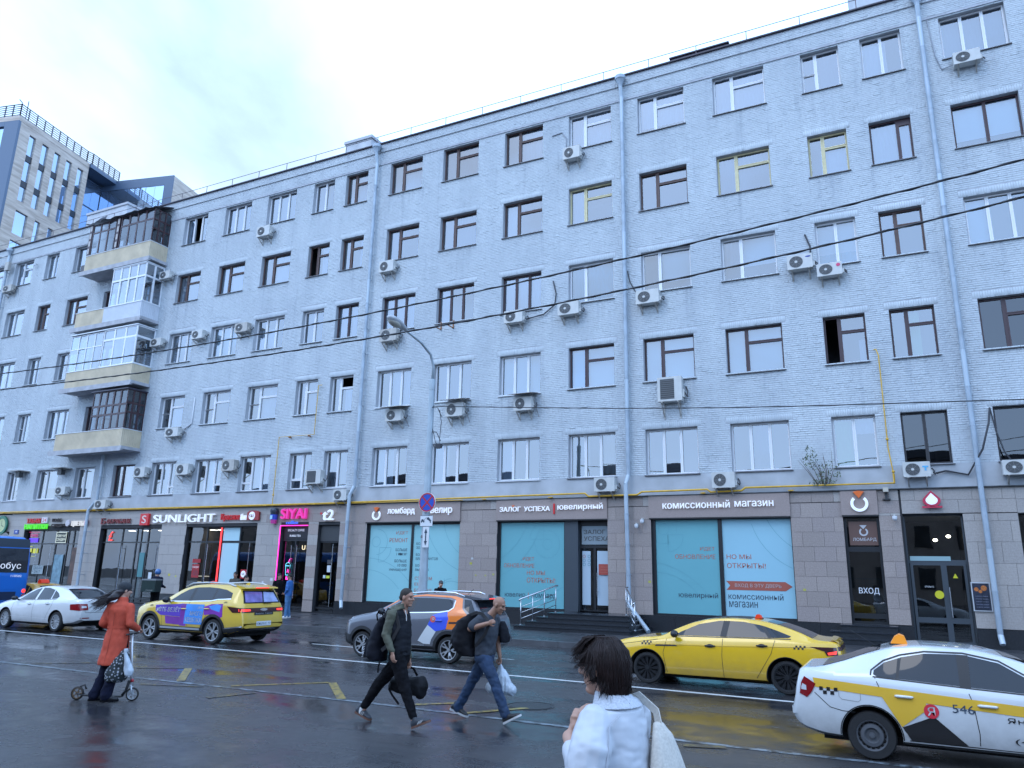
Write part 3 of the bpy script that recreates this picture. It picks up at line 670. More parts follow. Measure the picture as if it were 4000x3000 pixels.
SPEC = {  # (row, column): layout, frame, what hangs behind, panes standing open
 (5,0): ('w3','white','sheer'), (5,1): ('w3','white',[H_('grey')]), (5,2): ('w2','white',[H_('sheer',0,.62,0,.9)]), (5,3): ('v2','white','grey'), (5,4): ('L','white',[H_('sheer')]), (5,5): ('L','white',[H_('sheer',0,1,.2,1)]), (5,6): ('L','white',[H_('sheer')]),
 (5,7): ('L','brown',[H_('sheer',.35,1)]), (5,8): ('L','brown',[H_('grey')]), (5,9): ('L','brown',[H_('beige',0,.35),H_('sheer',.35,1)]), (5,10): ('L','brown',[H_('beige',0,.35),H_('sheer',.35,1)]), (5,11): ('w2','white','grey'), (5,12): ('w3','white','grey'), (5,13): ('w3','white','grey'), (5,14): ('w3','white',[H_('sheer',0,.3)],(1,)),
 (5,17): ('w2','alu','grey'), (5,18): ('w2','alu','sheer'), (5,19): ('L','alu','sheer'), (5,20): ('L','alu','sheer'),
 (4,0): ('w2','wine','grey'), (4,1): ('w2','wine',[H_('blind',0,1,.25,1)]), (4,2): ('wR','wine',[H_('sheer')]), (4,3): ('L','cream',[H_('sheer',.3,1,0,.7)]), (4,4): ('L','cream',[H_('grey')]), (4,5): ('L','brown',[H_('dark')]), (4,6): ('L','cream',[H_('sheer',0,.3)]), (4,7): ('L','brown',[H_('sheer',0,.3)]), (4,8): ('L','brown',[H_('grey')]), (4,9): ('L','brown',[H_('grey',0,.4)]),
 (4,10): ('L','brown',[H_('beige',0,.35),H_('sheer',.7,1)]), (4,11): ('L','brown',[H_('sheer',.5,1)],(0,)), (4,12): ('L','brown',[H_('sheer',.4,1)]), (4,13): ('L','brown',[H_('sheer')]), (4,14): ('L','brown',[H_('grey')]), (4,17): ('L','brown',[H_('sheer')]), (4,18): ('L','brown',[H_('sheer')]), (4,19): ('w2L','alu',[H_('grey')]), (4,20): ('L','brown','grey'),
 (3,0): ('w3','white','sheer'), (3,1): ('w3','white',[H_('blind',0,.33),H_('brown',.33,1)]), (3,2): ('L','brown',[H_('grey',0,.3)]), (3,3): ('w2','white',[H_('blind',0,1,.32,1),H_('teal',0,1,0,.32)]), (3,4): ('w2L','white',[H_('blind',.36,1,.35,1),H_('sheer',0,.33,.4,1)]), (3,5): ('w2L','white',[H_('blind',.36,1,.28,1)]), (3,6): ('w2L','white','teal'), (3,7): ('w3','wine',[H_('sheer')]), (3,8): ('w3','wine',[H_('sheer',0,.3)]), (3,9): ('w3','wine',[H_('sheer')]),
 (3,10): ('w2','wine',[H_('sheer')]), (3,11): ('w2','white','grey'), (3,12): ('w3','white',[H_('sheer',0,.66,.0,.7)]), (3,13): ('w3','white','blind'), (3,14): ('w3','white','grey'), (3,17): ('w2L','alu','grey'), (3,18): ('w2','alu','grey'), (3,19): ('w2','alu','sheer'), (3,20): ('w2','alu','sheer'),
 (2,0): ('L','wine','brown'), (2,1): ('L','wine','brown'), (2,2): ('L','wine',[H_('green',.36,.66)]), (2,3): ('L','wine',[H_('sheer',.8,1,0,.5)],(0,)), (2,4): ('L','wine','blind'), (2,5): ('L','wine','blind'), (2,6): ('L','wine',[H_('cyan',0,.36),H_('blind',.36,1)]), (2,7): ('w3','white','blind'), (2,8): ('w3','white',[H_('grey')]), (2,9): ('w3','white',[H_('sheer',.34,1)]),
 (2,10): ('L','white',[H_('sheer',.5,1,0,.7)],(1,)), (2,11): ('L','white','grey'), (2,12): ('Ls','white',[H_('sheer',.34,1)]), (2,13): ('Ls','white',[H_('grey',.3,1)]), (2,14): ('Ls','white',[H_('sheer',.34,1,0,.7)]), (2,17): ('w3','alu','sheer'), (2,18): ('v2','alu','grey'), (2,19): ('w2','alu','grey'), (2,20): ('w2','alu','grey'),
 (1,0): ('one','dark','brown'), (1,1): ('one','dark','brown'), (1,2): ('w2','dark',[H_('dark',0,.66)]), (1,3): ('w2','white',[H_('green',0,.45),H_('sheer',.5,1,.66,1)]), (1,4): ('w3','white',[H_('grey',.33,.66)]), (1,5): ('w3','white',[H_('brown',0,1,0,.4)]), (1,6): ('w3','white',[H_('beige',0,.4),H_('beige',.62,1)]), (1,7): ('w3','white',[H_('sheer',0,.3)]), (1,8): ('w3','white',[H_('sheer',0,.4)]), (1,9): ('w3','white',[H_('sheer',0,.5)]),
 (1,10): ('w2','white',[H_('grey')]), (1,11): ('w2s','white',[H_('grey')]), (1,12): ('w3s','white',[H_('sheer',.3,1)]), (1,13): ('w3r','white',[H_('blind',.33,.66)]), (1,14): ('w3r','white',[H_('sheer',.3,.7)]), (1,15): ('w2L','wine',[H_('sheer',.3,1)]), (1,16): ('w2L','white',[H_('blind',.3,1)]), (1,17): ('w2L','white',[H_('blind',.3,1,.4,1)]), (1,18): ('w2L','white',[H_('blind',.3,1,.4,1)]), (1,19): ('w2L','white',[H_('blind',.3,1,.4,1)]), (1,20): ('w2L','white','blind')}
for (r, c, (x0, x1, z0, z1)) in WIN:
    if (r, c) in SPEC: s = SPEC[(r, c)]
    elif c == 16: s = ('door', 'wine' if r in (2, 4) else 'brown', [H_('grey')])
    else: s = ('L', 'brown', [H_('grey')])
    window(x0, x1, z0, z1, s[0], s[1], s[2], openp=s[3] if len(s) > 3 else (), sill=not (c == 16 and r > 1), sillw=(r == 1 and c in (7, 8, 9, 10, 17, 18)) or (r == 2 and c in (7, 8, 9)), gm=M_GDARK if (r, c) in ((2, 1), (1, 1), (1, 2)) else M_GLASS)

# ---------------------------------------------------------------- glazed balconies (parts of the building)
M_BEIGE = mat('beige_ribbed_sheet', (0.57, 0.475, 0.335), 0.55, nz=(1.6, .16)); M_RIBW = mat('white_ribbed_sheet', (0.58, 0.60, 0.64), 0.55, nz=(1.6, .08))
M_CONC = mat('balcony_concrete', (0.40, 0.40, 0.42), 0.85, nz=(2.5, .2))
BXR, BYF = -36.86, 26.42
def ribbed(name, pts, z0, z1, m, parent, pitch=0.11):
    """vertical ribs along a plan polyline"""
    v = []; f = []
    P = []
    for (a, b) in zip(pts[:-1], pts[1:]):
        a = Vector(a); b = Vector(b); n = max(2, int((b-a).length/pitch)); d = (b-a)/n; nn = Vector((d.y, -d.x)).normalized()
        for i in range(n):
            p = a+d*i; P += [p, p+d*.55, p+d*.62+nn*.018, p+d*.93+nn*.018]
    P.append(Vector(pts[-1]))
    v = [(p.x, p.y, z0) for p in P] + [(p.x, p.y, z1) for p in P]; k = len(P)
    f = [(i, i+1, k+i+1, k+i) for i in range(k-1)]
    return MB().add(v, f).obj(name, m, parent, fixn=False)
M_GOLD = glass_mat('old_glass', (0.40, 0.45, 0.5), 0.05, 1.3)
def glazing(parent, a, b, z0, z1, cols, rows, fm, th=0.05):
    """framed glass wall between two plan points; rows = heights of the bars as fractions"""
    a = Vector((a[0], a[1], 0)); b = Vector((b[0], b[1], 0)); d = b-a; Ln = d.length; ang = math.atan2(d.y, d.x)
    hs = [0]+list(rows)+[1]; mb = MB()
    hm = MB(); cells = []
    for i in range(cols):
        for j in range(len(hs)-1):
            cells.append((Ln*i/cols+th*.55, Ln*(i+1)/cols-th*.55, (z1-z0)*hs[j]+th*.55, (z1-z0)*hs[j+1]-th*.55))
    sheet_with_holes(hm, 0, Ln, 0, z1-z0, cells, 0.0); reveals(hm, cells, 0, .05)
    fo = hm.obj('glazing_frame', fm, parent); fo.location = Vector((a.x, a.y, z0)); fo.rotation_euler = (0, 0, ang)
    for (x0, x1, c0, c1) in cells:
        p = put('glazing_pane', pane_mesh(x1-x0, c1-c0, M_GOLD if fm is FR['wine'] else M_GLASS), parent); p.location = a + d*(x0/Ln) + Vector((-math.sin(ang), math.cos(ang), 0))*0.03 + Vector((0, 0, z0+c0)); p.rotation_euler = (random.uniform(-.02, .02), 0, ang+random.uniform(-.015, .015))
for fl, (zs, ztop) in {2: (8.16, 9.28), 3: (11.82, 12.95), 4: (15.55, 16.62), 5: (19.18, 20.32)}.items():
    bal = put('balcony', MB().box(-43.0, -36.72, 26.36, FY+.05, zs, zs+0.17).mesh('balcony', M_CONC), bld)
    bal.matrix_parent_inverse = Matrix.Identity(4); bal.location = -BW; sub = bal
    MB().prism([(26.36, zs-.10), (26.36, zs), (26.52, zs), (26.52, zs-.06)], 'x', -42.96, -36.76).obj('drip_edge', M_CONC, bal)
    if fl == 4:
        ribbed('parapet', [(-42.62, 27.6), (-42.62, BYF), (-40.1, BYF)], zs+.17, ztop, M_BEIGE, bal); ribbed('parapet', [(-40.1, BYF), (BXR, BYF), (BXR, FY)], zs+.17, ztop, M_RIBW, bal)
    else: ribbed('parapet', [(-42.62, FY), (-42.62, BYF), (BXR, BYF), (BXR, FY)], zs+.17, ztop, M_BEIGE, bal)
    MB().box(-42.66, BXR+.03, BYF-.035, BYF+.05, ztop, ztop+.035).obj('parapet_cap', FR['alu'], bal); MB().box(BXR-.05, BXR+.03, BYF+.05, FY, ztop, ztop+.035).obj('parapet_cap', FR['alu'], bal)
    zz = ztop+.036
    if fl == 2:
        glazing(bal, (-39.75, BYF), (BXR, BYF), zz, 11.5, 5, (.38, .62), FR['wine'], .10); glazing(bal, (BXR, BYF), (BXR, FY), zz, 11.5, 3, (.42, .66), FR['wine'], .09); glazing(bal, (-39.75, FY), (-39.75, BYF), zz, 11.5, 2, (.4,), FR['wine'], .09)
        MB().box(-39.85, BXR+.1, BYF-.1, FY, 11.50, 11.56).obj('balcony_roof', M_ROOF, bal)
    if fl == 3:
        glazing(bal, (-42.62, BYF), (-39.75, BYF), zz, 15.15, 4, (.62,), FR['white'], .05); glazing(bal, (-39.70, BYF), (BXR, BYF), zz, 15.2, 3, (.72,), FR['white'], .11); glazing(bal, (BXR, BYF), (BXR, FY), zz, 15.2, 1, (.72,), FR['white'], .11); glazing(bal, (-42.62, FY), (-42.62, BYF), zz, 15.15, 2, (.62,), FR['white'], .06)
        MB().box(-42.75, BXR+.06, BYF-.06, FY, 15.21, 15.27).obj('balcony_roof', FR['alu'], bal)
    if fl == 4:
        glazing(bal, (-39.75, BYF), (BXR, BYF), zz, 19.0, 4, (.66,), FR['white'], .10); glazing(bal, (BXR, BYF), (BXR, FY), zz, 19.0, 2, (.66,), FR['white'], .10); glazing(bal, (-39.75, FY), (-39.75, BYF), zz, 19.0, 2, (.66,), FR['white'], .08)
        MB().box(-39.8, BXR+.04, BYF-.04, FY, 19.0, 19.05).obj('balcony_roof', FR['alu'], bal)
    if fl == 5:
        glazing(bal, (-42.35, BYF), (-40.2, BYF), zz, 22.35, 3, (.72,), FR['wine'], .09); glazing(bal, (-39.75, BYF), (BXR, BYF), zz, 22.4, 4, (.68,), FR['wine'], .10); glazing(bal, (BXR, BYF), (BXR, FY), zz, 22.4, 3, (.4, .68), FR['wine'], .08)
        for xa in (-42.5, -39.98):
            MB().box(xa-.12, xa+.12, BYF-.02, BYF+.12, zz, 22.4).obj('corner_post', FR['wine'], bal)
            for k in range(4): MB().box(xa-.08, xa+.08, BYF-.028, BYF-.022, zz+.12+k*.5, zz+.46+k*.5).obj('post_panel', mat('old_panel', (.45, .42, .40), .7), bal)
        rf = MB(); n = 26; v = []
        for i in range(n+1):
            xx = -42.95 + (6.25)*i/n; j = 0.05*math.sin(i*1.7)+random.uniform(-.03, .03)
            v += [(xx, BYF-.22+random.uniform(-.06, .06), 22.40+j*.8), (xx, FY-.02, 22.93+j*.3)]
        rf.add(v, [(2*i, 2*i+2, 2*i+3, 2*i+1) for i in range(n)]); rf.obj('balcony_roof', mat('old_tin', (.22, .22, .24), .45, .6, nz=(3, .4)), bal, fixn=False)
        sl = MB(); sl.add([(-42.2, BYF-.1, 22.5), (-41.2, BYF-.3, 22.55), (-41.5, BYF+.2, 22.95), (-42.1, BYF+.4, 22.75)], [(0, 1, 2, 3)]); sl.obj('loose_tin', mat('tin_light', (.6, .62, .65), .4, .4), bal, fixn=False)
        MB().box(-43.1, -42.75, 26.5, 26.9, 19.40, 19.85).obj('balcony_box', mat('dark_box', (.09, .085, .09), .6), bal)

# ---------------------------------------------------------------- granite cladding of the ground floor
M_GRAN = [mat(f'granite_{k}', c, 0.42, nz=(26, 0.22), bump=(50, .06)) for k, c in enumerate([(0.315, 0.26, 0.236), (0.295, 0.245, 0.222), (0.335, 0.277, 0.25), (0.305, 0.253, 0.234)])]
M_GRANL = mat('granite_light', (0.37, 0.335, 0.31), 0.42, nz=(22, 0.16), bump=(50, .06)); M_GRANL2 = mat('granite_light_b', (0.34, 0.31, 0.29), 0.42, nz=(22, 0.16), bump=(50, .06))
M_PLIN = mat('plinth_granite', (0.022, 0.024, 0.028), 0.28, nz=(20, .3))
M_PANEL = mat('sign_panel', (0.31, 0.245, 0.222), 0.5, nz=(35, .12))
_sl = {}
slabs = []
def clad(x0, x1, z0, z1, pitch, ln, light=False, off=0):
    k = 0; z = z0
    while z < z1-0.05:
        zt = min(z+pitch, z1); x = x0 - (ln*.5 if (k+off) % 2 else 0)
        while x < x1-0.02:
            a = max(x, x0); b = min(x+ln, x1)
            if b-a > 0.06: slabs.append((a, b, z, zt, light))
            x += ln
        z = zt; k += 1
for (x0, x1, light) in [(-47.4, -45.93, True), (-40.88, -39.1, True), (-34.24, -32.4, True), (-27.55, -26.04, True), (-24.35, -23.76, False), (-22.51, -21.0, False)]: clad(x0, x1, 0.72, 4.2 if x0 < -22.6 else 4.6, 0.485, .72, light)
clad(-24.35, -23.76, .2, .72, .5, .7); clad(-16.19, -14.42, .7, 4.6, .485, .70); clad(-9.70, -8.0, .7, 4.6, .485, .68); clad(-3.09, -1.44, .7, 4.6, .485, .68); clad(-.36, .27, .72, 4.2, .485, .68)
clad(2.01, 3.47, .72, 4.15, .64, .62, True); clad(3.47, 8.2, 4.15, 4.95, .42, .8, True); clad(.33, 3.47, 4.17, 4.95, .42, .8, True); clad(-0.36, .27, 4.2, 4.95, .4, .7)
clad(-47.4, -27.0, 4.2, 4.95, .38, 1.0, True); clad(-27.0, -21.05, 4.2, 4.95, .38, .95); clad(-16.17, -14.46, 4.6, 4.95, .36, .7); clad(-9.69, -8.06, 4.6, 4.95, .36, .7); clad(-3.08, -1.47, 4.6, 4.95, .36, .7); clad(8.2, 12, .72, 4.95, .64, .62, True); clad(-62, -52.5, .72, 4.95, .64, 1.0, True); clad(-52.5, -47.4, 3.9, 4.95, .5, 1.0, True)
slabs.sort(key=lambda s: -(s[1]-s[0])*(s[3]-s[2])/((s[0]+2)**2+700))
joined = MB()
for i, (a, b, c, d, light) in enumerate(slabs):
    m = random.choice([M_GRANL, M_GRANL2]) if light else random.choice(M_GRAN)
    dy = random.uniform(0, .004)
    if i < 298:
        key = (round(b-a, 2), round(d-c, 2), m.name)
        if key not in _sl:
            w_, h_ = b-a-.008, d-c-.008
            _sl[key] = MB().add([(0, 0, 0), (w_, 0, 0), (w_, 0, h_), (0, 0, h_), (-.003, .025, -.003), (w_+.003, .025, -.003), (w_+.003, .025, h_+.003), (-.003, .025, h_+.003)], [tuple(q) for q in QF]).mesh('granite_slab', m)
        o = put('granite_slab', _sl[key], bld); o.location = (a+.004, FY-.004-dy, c+.004)
    else: joined.box(a+.004, b-.004, FY-.004-dy, FY+.02, c+.004, d-.004)
if joined.v: tag(joined.obj('granite_slabs', M_GRANL, bld), kind='stuff')
for (a, b) in [(-21.05, -16.17), (-14.46, -9.69), (-8.06, -3.08), (-1.47, -.36)]:
    MB().box(a, b, FY-.075, FY+.018, 4.15, 4.945).obj('sign_board', M_PANEL, bld)
    MB().box(a+.005, b-.005, FY-.06, FY+.018, 4.105, 4.148).obj('sign_board_edge', mat('board_edge', (.03, .03, .032), .5), bld)
# dark plinth between doors
for (a, b) in [(-62, -45.93), (-40.88, -39.1), (-34.24, -32.4), (-27.55, -26.04), (-22.51, -14.42), (-14.42, -10.95), (-9.6, -1.55), (-.36, .33), (2.01, 12)]:
    x = a
    while x < b-.05:
        e = min(x+1.2, b); MB().box(x+.003, e-.003, FY-.045, FY+.018, .1, .695).obj('plinth_slab', M_PLIN, bld); x = e
MB().box(-62, 12, FY-.10, FY+.012, 4.953, 4.985).obj('ledge', mat('ledge_tin', (.06, .065, .07), .5, nz=(4, .5)), bld)
# ================================================================ shop fronts (parts of the building)
M_FRAME = mat('shop_frame', (0.018, 0.020, 0.024), 0.35); M_FRAMEG = mat('door_frame_grey', (0.05, 0.062, 0.075), 0.4)
M_SGLASS = glass_mat('shop_glass', (0.55, 0.60, 0.62), 0.05, 1.0)
M_FILM0 = mat('window_film_a', (0.27, 0.53, 0.56), 0.25, spec=0.6, nz=(0.5, .04)); M_FILM = mat('window_film', (0.15, 0.39, 0.43), 0.25, spec=0.6, nz=(0.5, .04)); M_FILM2 = mat('window_film_b', (0.30, 0.53, 0.62), 0.25, spec=0.6, nz=(0.5, .04))
M_STEEL = mat('steel', (0.55, 0.56, 0.58), 0.25, 1.0)
M_WHITE = mat('white_letter', (0.82, 0.83, 0.86), 0.4, emit=(0.9, 0.93, 1.0), estr=0.25); M_INK = mat('print_dark', (0.03, 0.05, 0.08), 0.5); M_INKR = mat('print_red', (0.42, 0.14, 0.10), 0.5); M_LINE = mat('print_line', (0.10, 0.30, 0.36), 0.5)
GY = FY+0.17         # plane of the shop glass
def front(x0, x1, z0, z1, vs=(), hs=(), fm=M_FRAME, gm=M_SGLASS, th=0.07, y=GY, name='shop_window', skip=()):
    """framed glazing with mullions at vs and rails at hs"""
    xs = [x0]+list(vs)+[x1]; zs = [z0]+list(hs)+[z1]; cells = []
    for i in range(len(xs)-1):
        for j in range(len(zs)-1):
            cells.append((xs[i]+th/2, xs[i+1]-th/2, zs[j]+th/2, zs[j+1]-th/2))
    mb = MB(); sheet_with_holes(mb, x0, x1, z0, z1, cells, y); reveals(mb, cells, y, 0.07)
    o = mb.obj(name, fm, bld, fixn=False)
    for k, (a, b, c, d) in enumerate(cells):
        if k in skip: continue
        p = put('pane', pane_mesh(b-a, d-c, gm), o); p.location = (a, y+.035, c)
    return o
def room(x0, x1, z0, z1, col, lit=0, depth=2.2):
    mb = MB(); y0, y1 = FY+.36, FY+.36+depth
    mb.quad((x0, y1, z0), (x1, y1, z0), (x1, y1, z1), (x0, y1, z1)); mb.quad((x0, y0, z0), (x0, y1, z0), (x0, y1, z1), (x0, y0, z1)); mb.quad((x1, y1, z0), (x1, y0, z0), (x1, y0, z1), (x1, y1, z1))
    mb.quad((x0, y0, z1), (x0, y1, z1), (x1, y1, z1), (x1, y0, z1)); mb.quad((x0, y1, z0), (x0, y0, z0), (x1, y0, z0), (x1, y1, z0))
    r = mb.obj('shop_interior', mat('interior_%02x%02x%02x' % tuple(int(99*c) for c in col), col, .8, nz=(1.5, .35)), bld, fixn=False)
    if lit:
        for k in range(lit):
            lx = x0 + (k+.5)*(x1-x0)/lit
            MB().box(lx-.12, lx+.12, y0+1.0, y0+1.3, z1-.04, z1-.02).obj('ceiling_lamp', glow('ceiling_light', (1, .93, .8), 9), r)
    return r
def pull(x, z0, z1, y=GY-.09):
    mb = MB(); mb.tube([(x, y, z0), (x, y, z1)], .018, 8)
    for z in (z0+.15, z1-.15): mb.tube([(x, y, z), (x, y+.12, z)], .012, 6)
    return mb.obj('door_handle', M_STEEL, bld)
def plate(name, x0, x1, z0, z1, m, y=GY-.012, parent=None, d=.01): return MB().box(x0, x1, y, y+d, z0, z1).obj(name, m, parent or bld)
def lettering(txt, x0, x1, z0, z1, m, y, depth=0.0, bold=0.0, parent=None, name='lettering', shear=0.0): return text_mb(txt, x0, x1, z0, z1, y, depth, bold, shear=shear).obj(name, m, parent or bld, fixn=False)

# tobacco and drinks shop
a = SHOP['tobacco']; room(a[0], a[1], .2, 3.95, (.06, .06, .055), 2)
front(*a, vs=(-44.4, -43.1, -42.05, -41.55), hs=(.95, 3.2))
pull(-43.35, .9, 3.05); pull(-44.65, 1.6, 3.0)
plate('poster', -43.0, -42.2, .95, 2.6, mat('poster_blue', (.16, .27, .33), .5, nz=(4, .5))); plate('poster', -41.5, -41.0, 1.0, 3.0, mat('poster_brown', (.10, .05, .035), .5, nz=(3, .6)))
t = plate('notice', -44.87, -43.86, 1.50, 1.98, mat('notice_grey', (.30, .36, .38), .6)); lettering('ТАБАК', -44.8, -43.93, 1.76, 1.93, M_INK, GY-.014, parent=t); lettering('24/7', -44.62, -44.1, 1.55, 1.71, M_INK, GY-.014, parent=t)
for k, (x0, x1, z0, z1) in enumerate([(-45.56, -45.2, 2.66, 2.93), (-45.08, -44.64, 2.66, 2.93), (-45.5, -45.2, 3.03, 3.06), (-45.5, -44.75, 2.48, 2.5)]): plate('led_strip', x0, x1, z0, z1, glow('led_yellow', (.75, .85, .03), .7))
plate('led_panel', -45.73, -44.71, 3.86, 3.88, glow('led_pink', (1, .05, .3), .9)); lettering('ПИВО', -45.55, -44.85, 3.58, 3.78, glow('led_pink2', (.75, .02, .3), .8), GY-.02, bold=.03); plate('led_panel', -45.62, -44.78, 3.28, 3.52, glow('led_blue', (.12, .02, 1.0), 1.1))
w = plate('led_panel', -43.13, -42.2, 3.26, 3.86, mat('led_back', (.04, .05, .05), .5)); MB().box(-43.13, -42.2, GY-.02, GY-.013, 3.83, 3.86).box(-43.13, -42.2, GY-.02, GY-.013, 3.26, 3.29).box(-43.13, -43.1, GY-.02, GY-.013, 3.29, 3.83).box(-42.23, -42.2, GY-.02, GY-.013, 3.29, 3.83).obj('led_border', glow('led_white', (.8, .95, .9), .9), w)
lettering('КОФЕ+ЧАЙ', -43.06, -42.27, 3.58, 3.76, glow('led_white', (.8, .95, .9), .9), GY-.02, bold=.02, parent=w); lettering('СЭНДВИЧ', -43.06, -42.27, 3.34, 3.52, glow('led_white', (.8, .95, .9), .9), GY-.02, bold=.02, parent=w)
# bank and jeweller
a = SHOP['bank']; room(a[0], a[1], .2, 4.0, (.075, .07, .06), 4)
front(*a, vs=(-37.45, -36.3, -35.95, -35.4), hs=(.4, 3.28))
MB().box(-36.28, -36.0, GY+.3, GY+.36, .4, 3.9).obj('light_column', mat('pale_column', (.45, .62, .62), .5), bld)
pull(-37.25, .75, 3.1); pull(-34.5, 1.7, 3.1)
lettering('£', -38.55, -38.22, 3.36, 3.86, glow('led_red', (1, .05, .03), 1.6), GY-.02, bold=.03)
plate('screen', -35.87, -35.48, 1.5, 2.75, mat('teal_screen', (.05, .2, .22), .3)); plate('notice', -35.0, -34.75, 1.35, 1.75, mat('paper', (.6, .63, .66), .7))
# wine shop
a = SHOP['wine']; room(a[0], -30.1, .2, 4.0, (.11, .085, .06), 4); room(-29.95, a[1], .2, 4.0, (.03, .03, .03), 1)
front(*a, vs=(-31.05, -30.05, -28.78), hs=(.4, 3.3), skip=(2*3+1, 2*3+2))
plate('display_panel', -29.95, -28.85, .4, 3.25, mat('display_blue', (.42, .62, .68), .4), y=GY+.02); plate('display_panel', -29.95, -28.85, 3.36, 4.0, mat('display_blue', (.42, .62, .68), .4), y=GY+.02)
MB().box(-30.08, -30.01, GY-.05, GY-.01, .4, 4.0).obj('led_line', glow('led_line_red', (1.0, .04, .05), 2.2), bld)
pull(-30.85, .9, 3.2); pull(-28.0, 1.2, 3.25)
plate('poster', -31.86, -31.3, 2.27, 2.46, mat('poster_red', (.35, .015, .02), .4)); p_ = plate('poster', -31.84, -31.34, 1.55, 2.2, mat('poster_red', (.35, .015, .02), .4)); lettering('СКИДКИ', -31.8, -31.38, 2.0, 2.1, M_WHITE, GY-.014, parent=p_); lettering('-50%', -31.8, -31.38, 1.65, 1.9, M_INK, GY-.014, parent=p_)
for k in range(4): plate('shelf', -32.2, -31.4, .75+.28*k, .80+.28*k, glow('lit_shelf', (1, .92, .75), .8), y=FY+.9)
for k in range(7):
    mb = MB()
    for i in range(9): mb.lathe([(.0, 0), (.035, 0), (.035, .2), (.012, .26), (.012, .32), (0, .32)], 8, M=Matrix.Translation((-31.0+i*.1, FY+2.1, .8+k*.42)))
    tag(mb.obj('bottle_row', mat('bottle_glass', (.03, .015, .01), .2), bld, smooth=True), kind='stuff')
    MB().box(-31.1, -30.15, FY+2.0, FY+2.3, .77+k*.42, .795+k*.42).obj('shelf', mat('shelf_wood', (.16, .09, .05), .6), bld)
s_ = plate('round_sticker', -28.5, -28.12, 1.57, 1.99, mat('sticker_red', (.45, .02, .03), .4)); ring_mb(MB(), -28.31, 1.78, 0, .155, GY-.02, GY-.013).obj('disc', M_WHITE, s_); lettering('К&Б', -28.41, -28.21, 1.72, 1.84, M_INK, GY-.023, parent=s_)
# coffee shop: dark door with pink neon round it
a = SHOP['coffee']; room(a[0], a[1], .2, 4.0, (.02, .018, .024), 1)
front(*a, vs=(-25.2,), hs=(.35, 3.38), skip=(1*2,)); pull(-25.35, .75, 3.15); pull(-25.02, .75, 3.15)
MB().box(-26.07, -24.37, FY-.03, FY-.005, 4.03, 4.065).obj('neon_tube', glow('neon_pink', (1, .03, .5), 2.5), bld); MB().box(-26.075, -26.035, FY-.03, FY-.005, .3, 4.03).obj('neon_tube', glow('neon_pink', (1, .03, .5), 2.5), bld)
b_ = plate('transom_board', -25.95, -24.45, 3.43, 4.0, mat('board_black', (.012, .012, .016), .5)); lettering('SPECIALTY COFFEE', -25.73, -24.72, 3.79, 3.89, M_WHITE, GY-.016, bold=.02, parent=b_); lettering('BUBBLE TEA', -25.58, -24.92, 3.54, 3.63, M_WHITE, GY-.016, bold=.02, parent=b_)
lettering('U', -24.77, -24.58, 2.94, 3.14, glow('neon_warm', (1, .85, .55), 1.6), GY-.02, bold=.02)
nc = MB(); line_strip(nc, [(-25.66, 2.2), (-25.62, 1.78), (-25.42, 1.78), (-25.38, 2.2)], .03, GY-.03); line_strip(nc, arc(-25.52, 2.2, .15, 0, 180, 10), .03, GY-.03); line_strip(nc, [(-25.68, 2.2), (-25.36, 2.2)], .035, GY-.03); nc.obj('neon_cup', glow('neon_cyan', (.15, .7, 1), 1.6), bld)
nc = MB(); line_strip(nc, [(-25.5, 2.36), (-25.44, 2.5), (-25.36, 2.54)], .04, GY-.03); nc.add([(-25.6, GY-.03, 1.58), (-25.36, GY-.03, 1.55), (-25.36, GY-.03, 1.7), (-25.6, GY-.03, 1.72)], [(0, 1, 2, 3)]); line_strip(nc, [(-25.56, 1.9), (-25.5, 2.05), (-25.46, 1.88)], .03, GY-.03); nc.obj('neon_straw', glow('neon_pink', (1, .03, .5), 2.5), bld)
# phone shop
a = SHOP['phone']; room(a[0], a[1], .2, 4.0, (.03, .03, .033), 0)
front(*a, vs=(), hs=(.38, 3.3)); pull(-22.88, .45, 3.2)
sh = MB()
for k in range(14): sh.box(-23.70, -22.57, GY-.03+.012*(k % 2), GY+.02, 3.34+k*.05, 3.34+k*.05+.047)
tag(sh.obj('roller_shutter', mat('shutter', (.05, .052, .056), .5), bld), kind='stuff')
plate('paper_sign', -23.2, -23.0, 1.95, 2.25, mat('paper', (.6, .63, .66), .7)); plate('paper_sign', -23.22, -22.98, 2.3, 2.5, mat('paper_dark', (.05, .05, .06), .7)); plate('sticker', -23.22, -23.02, 1.68, 1.8, mat('sticker_lime', (.55, .6, .05), .6)); plate('sticker', -23.4, -23.26, 1.68, 1.82, mat('sticker_pale', (.5, .6, .62), .6))
